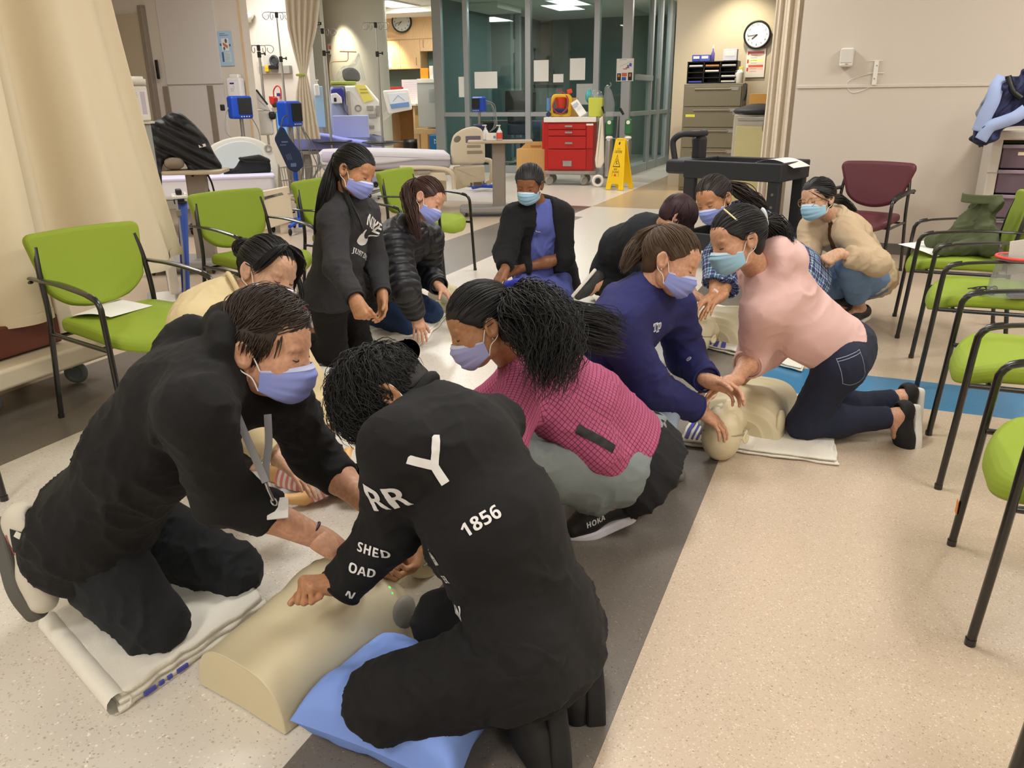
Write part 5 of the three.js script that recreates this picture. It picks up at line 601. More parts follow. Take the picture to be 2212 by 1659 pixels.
// ---------------------------------------------------------------- bodies: distance fields meshed with surface nets
const smin = (a, b, k) => { const h = Math.max(k - Math.abs(a - b), 0) / k; return Math.min(a, b) - h * h * k * 0.25; };
const smax = (a, b, k) => -smin(-a, -b, k);
class Field {
  constructor(k = 0.02) { this.P = []; this.k = k; }
  cap(a, b, ra, rb, o = {}) {
    const w = o.w ?? 1, s = o.side ? o.side.clone().normalize() : null, f = 1 - 1 / w, T = (v) => (s ? v.clone().addScaledVector(s, -v.dot(s) * f) : v.clone());
    const ba = b.clone().sub(a), tb = T(ba), n = ba.clone().normalize();
    const p = { a, n, ba, tx: tb.x, ty: tb.y, tz: tb.z, l2: Math.max(1e-9, tb.lengthSq()), ra, rb, s, f, w, cutA: o.cutA, cutB: o.cutB, b, len: ba.length(), k: o.k };
    const ref = s && Math.abs(s.dot(n)) < 0.9 ? s : Math.abs(n.y) < 0.9 ? V(0, 1, 0) : V(1, 0, 0); p.u = ref.clone().addScaledVector(n, -ref.dot(n)).normalize(); p.v = n.clone().cross(p.u);
    this.P.push(p); return this;
  }
  one(p, x, y, z) {
    let ax = x - p.a.x, ay = y - p.a.y, az = z - p.a.z, q;
    if (p.s) { q = (ax * p.s.x + ay * p.s.y + az * p.s.z) * p.f; ax -= p.s.x * q; ay -= p.s.y * q; az -= p.s.z * q; }
    let t = (ax * p.tx + ay * p.ty + az * p.tz) / p.l2; t = t < 0 ? 0 : t > 1 ? 1 : t;
    const ex = ax - p.tx * t, ey = ay - p.ty * t, ez = az - p.tz * t;
    let d = Math.sqrt(ex * ex + ey * ey + ez * ez) - (p.ra + (p.rb - p.ra) * t);
    if (p.cutB) d = smax(d, (x - p.b.x) * p.n.x + (y - p.b.y) * p.n.y + (z - p.b.z) * p.n.z, 0.012);
    if (p.cutA) d = smax(d, -((x - p.a.x) * p.n.x + (y - p.a.y) * p.n.y + (z - p.a.z) * p.n.z), 0.012);
    return d;
  }
  d(x, y, z) { let r = 1e3; for (const p of this.P) { const e = this.one(p, x, y, z); const k = p.k ?? this.k; r = e > r + k ? r : smin(r, e, k); } return this.post ? this.post(r, x, y, z) : r; }
  near(x, y, z) { let r = 1e9, m = null; for (const p of this.P) { const e = this.one(p, x, y, z); if (e < r) { r = e; m = p; } } return m; }
  bounds(m = 0.03) { const b = new THREE.Box3(); for (const p of this.P) { const r = Math.max(p.ra, p.rb) * p.w + m; for (const c of [p.a, p.b]) { b.expandByPoint(V(c.x - r, c.y - r, c.z - r)); b.expandByPoint(V(c.x + r, c.y + r, c.z + r)); } } return b; }
  mesh(cell, box3) { const b = box3 ?? this.bounds(); return nets((x, y, z) => this.d(x, y, z), b.min, b.max, cell); }
}
const ell = (x, y, z, cx, cy, cz, rx, ry, rz) => { const a = (x - cx) / rx, b = (y - cy) / ry, c = (z - cz) / rz, k0 = Math.sqrt(a * a + b * b + c * c), k1 = Math.sqrt((a / rx) ** 2 + (b / ry) ** 2 + (c / rz) ** 2); return k1 < 1e-9 ? -Math.min(rx, ry, rz) : (k0 * (k0 - 1)) / k1; };
function nets(fn, mn, mx, cell) {
  const nx = Math.ceil((mx.x - mn.x) / cell) + 2, ny = Math.ceil((mx.y - mn.y) / cell) + 2, nz = Math.ceil((mx.z - mn.z) / cell) + 2, F = new Float32Array(nx * ny * nz), B = 5, bd = cell * B * 0.87 * 1.5 + 0.012;
  const X = (i) => mn.x + i * cell, Y = (i) => mn.y + i * cell, Z = (i) => mn.z + i * cell, id = (i, j, k) => (k * ny + j) * nx + i;
  for (let k = 0; k < nz; k += B) for (let j = 0; j < ny; j += B) for (let i = 0; i < nx; i += B) {
    const c = fn(X(i + B / 2 - 0.5), Y(j + B / 2 - 0.5), Z(k + B / 2 - 0.5)), skip = Math.abs(c) > bd;
    for (let kk = k; kk < Math.min(nz, k + B); kk++) for (let jj = j; jj < Math.min(ny, j + B); jj++) for (let ii = i; ii < Math.min(nx, i + B); ii++) F[id(ii, jj, kk)] = skip ? c : fn(X(ii), Y(jj), Z(kk));
  }
  const vid = new Int32Array(nx * ny * nz).fill(-1), pos = [], idx = [];
  for (let k = 0; k < nz - 1; k++) for (let j = 0; j < ny - 1; j++) for (let i = 0; i < nx - 1; i++) {
    let n = 0, sx = 0, sy = 0, sz = 0, mask = 0; const o = id(i, j, k);
    for (let c = 0; c < 8; c++) if (F[o + (c & 1) + ((c >> 1) & 1) * nx + (c >> 2) * nx * ny] < 0) mask |= 1 << c;
    if (mask === 0 || mask === 255) continue;
    for (let c = 0; c < 8; c++) for (let a = 0; a < 3; a++) { if (c & (1 << a)) continue; const e = c | (1 << a); if (((mask >> c) & 1) === ((mask >> e) & 1)) continue;
      const f0 = F[o + (c & 1) + ((c >> 1) & 1) * nx + (c >> 2) * nx * ny], f1 = F[o + (e & 1) + ((e >> 1) & 1) * nx + (e >> 2) * nx * ny], t = f0 / (f0 - f1);
      sx += (c & 1) + (a === 0 ? t : 0); sy += ((c >> 1) & 1) + (a === 1 ? t : 0); sz += (c >> 2) + (a === 2 ? t : 0); n++; }
    vid[o] = pos.length / 3; pos.push(X(i + sx / n), Y(j + sy / n), Z(k + sz / n));
  }
  const quad = (a, b, c, d, flip) => { if (a < 0 || b < 0 || c < 0 || d < 0) return; if (flip) idx.push(a, c, b, a, d, c); else idx.push(a, b, c, a, c, d); };
  for (let k = 1; k < nz - 1; k++) for (let j = 1; j < ny - 1; j++) for (let i = 1; i < nx - 1; i++) {
    const o = id(i, j, k), f = F[o] < 0;
    if (f !== F[o + 1] < 0) quad(vid[o - nx - nx * ny], vid[o - nx * ny], vid[o], vid[o - nx], !f);
    if (f !== F[o + nx] < 0) quad(vid[o - nx * ny - 1], vid[o - 1], vid[o], vid[o - nx * ny], !f);
    if (f !== F[o + nx * ny] < 0) quad(vid[o - 1 - nx], vid[o - nx], vid[o], vid[o - 1], !f);
  }
  const g = new THREE.BufferGeometry(); g.setAttribute('position', new THREE.Float32BufferAttribute(pos, 3)); g.setIndex(idx); g.computeVertexNormals(); return g;
}
function push(g, fn) { const p = g.attributes.position, n = g.attributes.normal; for (let i = 0; i < p.count; i++) { const x = p.getX(i), y = p.getY(i), z = p.getZ(i), d = fn(x, y, z); p.setXYZ(i, x + n.getX(i) * d, y + n.getY(i) * d, z + n.getZ(i) * d); } g.computeVertexNormals(); return g; }
// cloth uv: around and along the nearest bone, seams closed per triangle
function boneUV(g, F) {
  const nrm = g.attributes.normal; g = g.toNonIndexed(); const p = g.attributes.position, uv = new Float32Array(p.count * 2), q = V();
  for (let i = 0; i < p.count; i += 3) {
    const cx = (p.getX(i) + p.getX(i + 1) + p.getX(i + 2)) / 3, cy = (p.getY(i) + p.getY(i + 1) + p.getY(i + 2)) / 3, cz = (p.getZ(i) + p.getZ(i + 1) + p.getZ(i + 2)) / 3, b = F.near(cx, cy, cz), R = ((b.ra + b.rb) / 2) * (0.5 + 0.5 * b.w); let a0 = 0;
    for (let k = 0; k < 3; k++) { q.set(p.getX(i + k), p.getY(i + k), p.getZ(i + k)).sub(b.a); let a = Math.atan2(q.dot(b.v), q.dot(b.u)); if (k === 0) a0 = a; else { if (a - a0 > Math.PI) a -= 2 * Math.PI; if (a0 - a > Math.PI) a += 2 * Math.PI; } uv[(i + k) * 2] = a * R; uv[(i + k) * 2 + 1] = q.dot(b.n); }
  }
  g.setAttribute('uv', new THREE.BufferAttribute(uv, 2)); return g;
}
const fold = (s, a, f = 9, dir = V(1, 0, 0)) => (x0, y0, z0) => {   // creases run along dir
  const q = (x0 * dir.x + y0 * dir.y + z0 * dir.z) * 0.72, w = 0.02 * noise3(x0 * 7, y0 * 7, z0 * 7 + s), x = x0 - dir.x * q + w, y = y0 - dir.y * q, z = z0 - dir.z * q + w;
  const n = noise3(x * f + s, y * f, z * f - s), k = noise3(x * f * 1.9 - s, y * f * 1.9, z * f * 1.9 + s), m = 0.5 + 0.5 * noise3(x0 * 3.1 - s, y0 * 3.1 + s, z0 * 3.1);
  return a * m * (1.5 * Math.pow(1 - Math.abs(n), 3) + 0.7 * Math.pow(1 - Math.abs(k), 4) - 0.55); };
// strands of hair (tapered tubes)
class Strands {
  constructor() { this.p = []; this.i = []; }
  add(pts, r, tip = 0.35, sides = 4) {
    const n = pts.length, base = this.p.length / 3; let ref = V(0.3, 0.9, 0.2);
    for (let k = 0; k < n; k++) {
      const t = pts[Math.min(n - 1, k + 1)].clone().sub(pts[Math.max(0, k - 1)]).normalize(); if (Math.abs(t.dot(ref)) > 0.95) ref = V(1, 0, 0.1);
      const u = t.clone().cross(ref).normalize(), v = t.clone().cross(u), w = r * lerp(1, tip, (k / (n - 1)) ** 1.5) * (k === 0 ? 0.6 : 1);
      for (let s = 0; s < sides; s++) { const a = (s / sides) * 2 * Math.PI; const c = Math.cos(a) * w, d = Math.sin(a) * w; this.p.push(pts[k].x + u.x * c + v.x * d, pts[k].y + u.y * c + v.y * d, pts[k].z + u.z * c + v.z * d); }
    }
    for (let k = 0; k < n - 1; k++) for (let s = 0; s < sides; s++) { const a = base + k * sides + s, b = base + k * sides + ((s + 1) % sides); this.i.push(a, a + sides, b, b, a + sides, b + sides); }
  }
  geo() { const g = new THREE.BufferGeometry(); g.setAttribute('position', new THREE.Float32BufferAttribute(this.p, 3)); g.setIndex(this.i); g.computeVertexNormals(); return g; }
}
// ---- head, hair cap and hands in their own frames (x to the person's left, y up, z out of the face)
const SK = { c: V(0, 0.032, -0.012), r: V(0.076, 0.087, 0.098) };
function headSDF(x, y, z) {
  const ax = Math.abs(x); let d = ell(x, y, z, 0, 0.032, -0.012, 0.074, 0.085, 0.096);
  d = smin(d, ell(x, y, z, 0, -0.02, 0.032, 0.058, 0.07, 0.062), 0.035);
  d = smin(d, ell(ax, y, z, 0.034, -0.028, 0.05, 0.03, 0.034, 0.032), 0.025);
  d = smin(d, ell(x, y, z, 0, -0.086, 0.05, 0.03, 0.026, 0.034), 0.04);
  d = smin(d, ell(ax, y, z, 0.044, -0.06, 0.012, 0.02, 0.034, 0.036), 0.03);
  d = smin(d, ell(x, y, z, 0, 0.046, 0.05, 0.056, 0.04, 0.036), 0.03);
  d = smin(d, ell(ax, y, z, 0.028, 0.02, 0.077, 0.022, 0.007, 0.01), 0.012);
  d = smax(d, -ell(ax, y, z, 0.032, 0.0, 0.1, 0.017, 0.0115, 0.016), 0.012);
  d = smin(d, ell(ax, y, z, 0.032, -0.001, 0.0745, 0.014, 0.0095, 0.0125), 0.006);
  { const t = clamp((0.012 - y) / 0.045, 0, 1); d = smin(d, Math.hypot(x * 1.05, z - lerp(0.082, 0.103, t), y - lerp(0.012, -0.033, t)) - lerp(0.008, 0.0115, t), 0.014); }
  d = smin(d, ell(ax, y, z, 0.0125, -0.036, 0.093, 0.009, 0.0075, 0.011), 0.007);
  d = smin(d, ell(x, y, z, 0, -0.058, 0.086, 0.022, 0.006, 0.012), 0.008); d = smin(d, ell(x, y, z, 0, -0.068, 0.084, 0.018, 0.0065, 0.012), 0.006);
  { const ex = ax - 0.0765 - (0.004 + 0.35 * Math.max(0, -(z + 0.012))), ey = y + 0.004, ez = z + 0.016, yy = ey * 0.98 - ez * 0.2, zz = ez * 0.98 + ey * 0.2; let e = ell(ex, yy, zz, 0, 0, 0, 0.0085, 0.0325, 0.0205); e = smax(e, -ell(ex, yy, zz, 0.009, 0.004, 0.002, 0.009, 0.0225, 0.0125), 0.004); e = smin(e, ell(ex, yy, zz, -0.001, -0.003, 0.014, 0.006, 0.009, 0.005), 0.004); d = smin(d, e, 0.006); }
  return d;
}
const headGeo = nets(headSDF, V(-0.105, -0.13, -0.13), V(0.105, 0.135, 0.13), 0.0034);
const hairLine = (y, style) => style === 'm' ? (y > 0.078 ? 0.2 : y > 0.046 ? lerp(0.055, 0.2, sstep(0.046, 0.078, y)) : y > 0.0 ? lerp(0.022, 0.055, y / 0.046) : y > -0.025 ? 0.02 : y > -0.04 ? lerp(-0.045, 0.02, (y + 0.04) / 0.015) : -0.045) : (y > 0.08 ? 0.2 : y > 0.05 ? lerp(0.062, 0.2, sstep(0.05, 0.08, y)) : y > 0.01 ? lerp(0.022, 0.062, sstep(0.01, 0.05, y)) : y > -0.02 ? lerp(-0.03, 0.022, (y + 0.02) / 0.03) : -0.032);
const inHair = (p, style) => p.z < hairLine(p.y, style) && p.y > -0.075 && !(Math.abs(p.x) > 0.07 && p.y < 0.024 && p.y > -0.04 && p.z > -0.036 && p.z < 0.006);
const capCache = {};
function hairCap(style, thick) {
  const key = style + thick; if (capCache[key]) return capCache[key];
  return (capCache[key] = nets((x, y, z) => { let d = ell(x, y, z, 0, 0.033, -0.014, 0.077 + thick, 0.087 + thick, 0.098 + thick); d = smin(d, ell(x, y, z, 0, -0.035, -0.05, 0.05 + thick * 0.5, 0.05, 0.045 + thick * 0.5), 0.03);
    d = smax(d, z - hairLine(y, style), 0.006); d = smax(d, -0.085 - y, 0.01); d = smax(d, -ell(Math.abs(x), y, z, 0.082, -0.008, -0.012, 0.02, 0.034, 0.022), 0.008); return d; }, V(-0.115, -0.11, -0.135), V(0.115, 0.145, 0.12), 0.0045));
}
const HANDS = {   // [curl of the three joints], spread, [thumb out, thumb curl]
  relaxed: [[0.35, 0.45, 0.3], 0.06, [0.7, 0.35]], fist: [[1.35, 1.65, 1.0], 0.0, [0.35, 0.9]], flat: [[0.1, 0.12, 0.08], 0.05, [0.75, 0.1]], spread: [[0.28, 0.3, 0.2], 0.2, [0.95, 0.2]], grip: [[0.75, 0.75, 0.45], 0.05, [0.8, 0.5]], press: [[0.3, 0.15, 0.1], 0.1, [0.6, 0.2]],
};
const handCache = {};
function handGeo(pose, cell) {          // right hand: wrist at 0, fingers +y, palm +z, thumb +x
  const key = pose + cell; if (handCache[key]) return handCache[key];
  const [curl, spr, th] = HANDS[pose], F = new Field(0.007), w = V(0, -0.012, 0);
  const base = [[0.029, 0.086, 0], [0.0095, 0.091, -0.002], [-0.0105, 0.086, -0.001], [-0.0285, 0.075, 0.002]], L = [[0.042, 0.026, 0.021], [0.046, 0.029, 0.022], [0.042, 0.027, 0.021], [0.033, 0.021, 0.019]], R = [0.0092, 0.0094, 0.0088, 0.0078];
  const tips = [];
  base.forEach((b, i) => { const B = V(...b); F.cap(V(b[0] * 0.55, 0.006, 0), B, 0.0165, 0.0112, { k: 0.02 }); let dir = V(Math.sin((1.4 - i) * spr * 0.9), Math.cos((1.4 - i) * spr * 0.9), 0), p = B.clone(), a = 0; const out = dir.clone();
    L[i].forEach((l, j) => { a += curl[j] * (1 + 0.08 * i); const q = p.clone().addScaledVector(out, Math.cos(a) * l).add(V(0, 0, Math.sin(a) * l)); F.cap(p, q, R[i] * (1 - 0.1 * j), R[i] * (0.92 - 0.1 * j), { k: 0.005 }); p = q; }); tips.push(p); });
  F.cap(V(0, -0.02, 0), V(0, 0.03, 0), 0.022, 0.022, { side: V(1, 0, 0), w: 1.25, k: 0.02 });
  F.cap(V(0.016, 0.012, 0.006), V(0.03, 0.044, 0.01), 0.015, 0.0125, { k: 0.015 });
  let p = V(0.03, 0.04, 0.01), dir = V(Math.sin(th[0]), Math.cos(th[0]), 0.35).normalize(); [0.036, 0.028, 0.024].forEach((l, j) => { const q = p.clone().addScaledVector(dir, l); F.cap(p, q, 0.0112 - 0.001 * j, 0.0104 - 0.0012 * j, { k: 0.006 }); p = q; dir = dir.clone().add(V(-0.25, 0.1, 0.45).multiplyScalar(th[1])).normalize(); });
  return (handCache[key] = F.mesh(cell, F.bounds(0.012)));
}
const basis = (x, y, z, o) => new THREE.Matrix4().makeBasis(x, y, z).setPosition(o);
const img = (a) => RIGHT.clone().multiplyScalar(a[0]).addScaledVector(UP, a[1]).addScaledVector(FWD, -(a[2] ?? 0));   // a direction as the photograph shows it: right, up, towards the camera
function mirrored(g) { const m = g.clone(); m.scale(-1, 1, 1); const i = m.index; for (let k = 0; k < i.count; k += 3) { const a = i.getX(k + 1); i.setX(k + 1, i.getX(k + 2)); i.setX(k + 2, a); } m.computeVertexNormals(); return m; }
function J(s, parent, who = '') {
  if (s.isVector3) return s.clone(); const k = s[2];
  if (typeof k === 'number') return at(s[0], s[1], k);
  if (k.y !== undefined) return onY(s[0], s[1], k.y);
  if (k.h !== undefined) { const r = ray(s[0], s[1]); return V(0, EYE, 0).addScaledVector(r, k.h / Math.hypot(r.x, r.z)); }
  const r = ray(s[0], s[1]), o = V(0, EYE, 0).sub(parent), A = r.dot(r), B = r.dot(o), C = o.dot(o) - k.l * k.l, D = B * B - A * C;
  const t = D < 0 ? -B / A : (-B + (k.s ?? 1) * Math.sqrt(D)) / A, p = V(0, EYE, 0).addScaledVector(r, t);
  if (D < 0) console.log(who, 'bone too short by', (p.distanceTo(parent) - k.l).toFixed(3)); return p;
}
const shoeCache = {};
function shoeGeo(sole) {
  if (shoeCache[sole]) return shoeCache[sole];
  const o = [[-0.026, -0.062, 0.03], [0.026, -0.062, 0.03], [0.03, 0.0, 0.06], [0.043, 0.1, 0.06], [0.026, 0.176, 0.04], [-0.012, 0.186, 0.04], [-0.044, 0.115, 0.06], [-0.031, 0.0, 0.06]];
  const s = ext(o, sole, 0.008, 0.03, [], 6); s.rotateX(R90); s.translate(0, -0.085 + sole / 2, 0);
  const F = new Field(0.03), X = V(1, 0, 0), b = -0.085 + sole;
  F.cap(V(0, b + 0.035, -0.036), V(0, b + 0.028, 0.1), 0.034, 0.034, { side: X, w: 1.0 }); F.cap(V(0, b + 0.022, 0.09), V(-0.004, b + 0.016, 0.148), 0.036, 0.028, { side: X, w: 1.15 }); F.cap(V(0, b + 0.03, -0.03), V(0, -0.005, -0.022), 0.034, 0.033, { cutB: true }); F.cap(V(0, b + 0.05, 0.0), V(0, b + 0.045, 0.07), 0.034, 0.03);
  F.post = (d, x, y, z) => smax(smax(d, b - 0.004 - y, 0.004), -Math.max(-1, Math.hypot(x, (z + 0.018) * 0.85) - 0.026 + Math.max(0, (0.0 - y)) * 2), 0.006);
  return (shoeCache[sole] = { sole: s, upper: F.mesh(0.0055) });
}
const MASKS = {};
function maskGeo() {
  if (MASKS.g) return MASKS; const zc = [[0, 0.106], [0.12, 0.113], [0.26, 0.1215], [0.5, 0.116], [0.75, 0.106], [0.92, 0.092], [1, 0.078]];
  const Z = (v) => { let i = 0; while (i < zc.length - 2 && zc[i + 1][0] < v) i++; const t = (v - zc[i][0]) / (zc[i + 1][0] - zc[i][0]); return lerp(zc[i][1], zc[i + 1][1], t * t * (3 - 2 * t)); };
  const f = (u, v) => { const s = u * 2 - 1, th = s * 1.2, k = Math.abs(s) ** 1.7, yc = lerp(-0.014, -0.113, v), ys = lerp(-0.034, -0.08, v), z0 = 0.022, c = Math.max(0, Math.cos(th) - 0.362) / 0.638; return V(0.0735 * Math.sin(th) / 0.932, lerp(yc, ys, k), lerp(z0, Z(v), c ** 0.8) + (0.0032 * Math.abs(Math.sin(v * 9.4)) - 0.001 * Math.sin(s * 9 + v * 4)) * (1 - s * s)); };
  MASKS.g = sheet(28, 22, (u, v) => f(1 - u, v), 0.0018); MASKS.band = sheet(28, 3, (u, v) => f(1 - u, -0.01 + 0.1 * v).add(V(0, 0.0004, 0.0016)), 0.001);
  const loop = (s) => { const a = f(s > 0 ? 1 : 0, 0.02), b = f(s > 0 ? 1 : 0, 0.98); return [tube([a, V(s * 0.0775, -0.002, 0.004), V(s * 0.086, 0.024, -0.016), V(s * 0.085, 0.012, -0.036)], 0.0017, 5, 20), tube([b, V(s * 0.077, -0.052, 0.006), V(s * 0.084, -0.036, -0.02), V(s * 0.086, -0.004, -0.036), V(s * 0.085, 0.012, -0.036)], 0.0017, 5, 22)]; };
  MASKS.loops = [...loop(1), ...loop(-1)]; return MASKS;
}
function hairOf(h, M4, sc) {
  reseed(h.seed ?? 11); const S = new Strands(), cap = hairCap(h.style ?? 'f', h.thick ?? 0.004).clone(), out = [cap.applyMatrix4(M4)], L = (v) => v.clone().applyMatrix4(M4);
  const rad = (d, e) => { const q = V(d.x / (SK.r.x + 0.004 + e), d.y / (SK.r.y + 0.004 + e), d.z / (SK.r.z + 0.004 + e)); return 1 / q.length(); };
  const pt = (d, e) => d.clone().multiplyScalar(rad(d, e)).add(SK.c);
  const sdir = () => { for (;;) { const d = V(rr(-1, 1), rr(-1, 1), rr(-1, 1)); const l = d.length(); if (l > 1 || l < 0.1) continue; d.divideScalar(l); if (inHair(pt(d, 0), h.style ?? 'f')) return d; } };
  const th = h.thick ?? 0.004, rS = h.r ?? 0.0024;
  if (h.tie) {
    const T = V(...h.tie), td = T.clone().sub(SK.c).normalize();
    for (let i = 0; i < (h.n ?? 220); i++) { const d0 = sdir(), e = rr(0.001, 0.006) + th, pts = [], K = 9, sw = rr(-0.05, 0.05), ang = d0.angleTo(td); if (ang < 0.15) continue; const ax = d0.clone().cross(td).normalize();
      for (let k = 0; k <= K; k++) { const t = k / K, d = d0.clone().applyAxisAngle(ax, ang * t).addScaledVector(ax, sw * Math.sin(t * 3.14)).normalize(); const p = pt(d, e * (0.35 + 0.65 * Math.sin(Math.min(1, t * 2) * 1.57))); p.lerp(T, sstep(0.72, 1, t)); pts.push(L(p)); } S.add(pts, rS * sc, 0.7); }
    const W0 = L(T);
    if (h.tail) { const line = [W0, ...h.tail.map((q) => J(q, W0))], cv = new THREE.CatmullRomCurve3(line, false, 'centripetal'), R = h.R ?? 0.035, N = h.tailN ?? 170;
      for (let i = 0; i < N; i++) { const a = rr(0, 6.28), q = Math.sqrt(rnd()), off = V(Math.cos(a), Math.sin(a), rr(-1, 1)).normalize().multiplyScalar(q), end = rr(h.ragged ?? 0.8, 1), K = h.K ?? 14, pts = [], w = h.wave ?? 0.003, wf = rr(9, 15), wp = rr(0, 6.28), wd = V(rr(-1, 1), rr(-1, 1), rr(-1, 1)).normalize();
        for (let k = 0; k <= K; k++) { const t = (k / K) * end, prof = (h.prof ?? ((s) => sstep(-0.12, 0.3, s) * (1 - 0.75 * s ** 2.5)))(t); pts.push(cv.getPoint(t).addScaledVector(off, R * prof + 0.004).addScaledVector(wd, w * Math.sin(t * wf + wp) * sstep(0, 0.3, t))); } S.add(pts, rS * sc * 1.25, 0.25); } }
    if (h.bun) for (let i = 0; i < 130; i++) { const a = rr(0, 6.28), b = rr(0, 6.28), pts = [], c = V(...h.bun); for (let k = 0; k <= 14; k++) { const t = a + k * 0.36, rr1 = h.bunR * (0.8 + 0.25 * Math.sin(b * 3)); const q = V(Math.cos(t) * rr1, Math.sin(t) * rr1, Math.sin(t * 2 + b) * rr1 * 0.5 + Math.cos(b) * rr1 * 0.55); q.applyAxisAngle(V(0, 1, 0), b); pts.push(L(q.add(c))); } S.add(pts, rS * sc * 1.2, 0.6); }
  }
  if (h.short) {   // { flow, len, lift, curl }
    const q = h.short; for (let i = 0; i < (h.n ?? 500); i++) { const d0 = sdir(), K = 8, pts = [], top = sstep(-0.3, 0.75, d0.y), l = (q.side + (q.len - q.side) * top) * rr(0.65, 1.2), fl = V(...(typeof q.flow === 'function' ? q.flow(d0) : q.flow)).add(V(rr(-1, 1), rr(-1, 1), rr(-1, 1)).multiplyScalar(q.mess ?? 0.3)); let d = d0.clone(), e = rr(-0.002, 0.003), ph = rr(0, 6.28); const lf = rr(0.5, 1.2) * q.lift * (0.4 + 0.6 * top);
      for (let k = 0; k <= K; k++) { pts.push(L(pt(d, e + th * 0.5).add(V(Math.sin(ph + k * 0.9), Math.cos(ph + k * 0.8), Math.sin(ph + 2 + k)).multiplyScalar((q.curl ?? 0) * k / K)))); const tn = fl.clone().addScaledVector(d, -fl.dot(d)).normalize(); d.addScaledVector(tn, l / K / 0.088).normalize(); e += (lf * l) / K * (1 - 0.9 * k / K); } S.add(pts, rS * sc * 1.3, 0.3); }
  }
  for (const k of h.locks ?? []) { const line = k.pts.map((p) => (p.length === 4 ? L(V(p[0], p[1], p[2])) : J(p, L(V(0, 0, 0))))), cv = new THREE.CatmullRomCurve3(line, false, 'centripetal'); for (let i = 0; i < k.n; i++) { const off = V(rr(-1, 1), rr(-1, 1), rr(-1, 1)).multiplyScalar(k.r), pts = [], end = rr(0.8, 1), wp = rr(0, 6); for (let j = 0; j <= 12; j++) { const t = (j / 12) * end; pts.push(cv.getPoint(t).addScaledVector(off, 0.35 + 0.65 * Math.sin(t * 2.6)).add(V(Math.sin(t * 9 + wp), 0, Math.cos(t * 8 + wp)).multiplyScalar((k.wave ?? 0.002) * t))); } S.add(pts, rS * sc * 1.1, 0.3); } }
  return [...out, S.geo()];
}
const people = {};
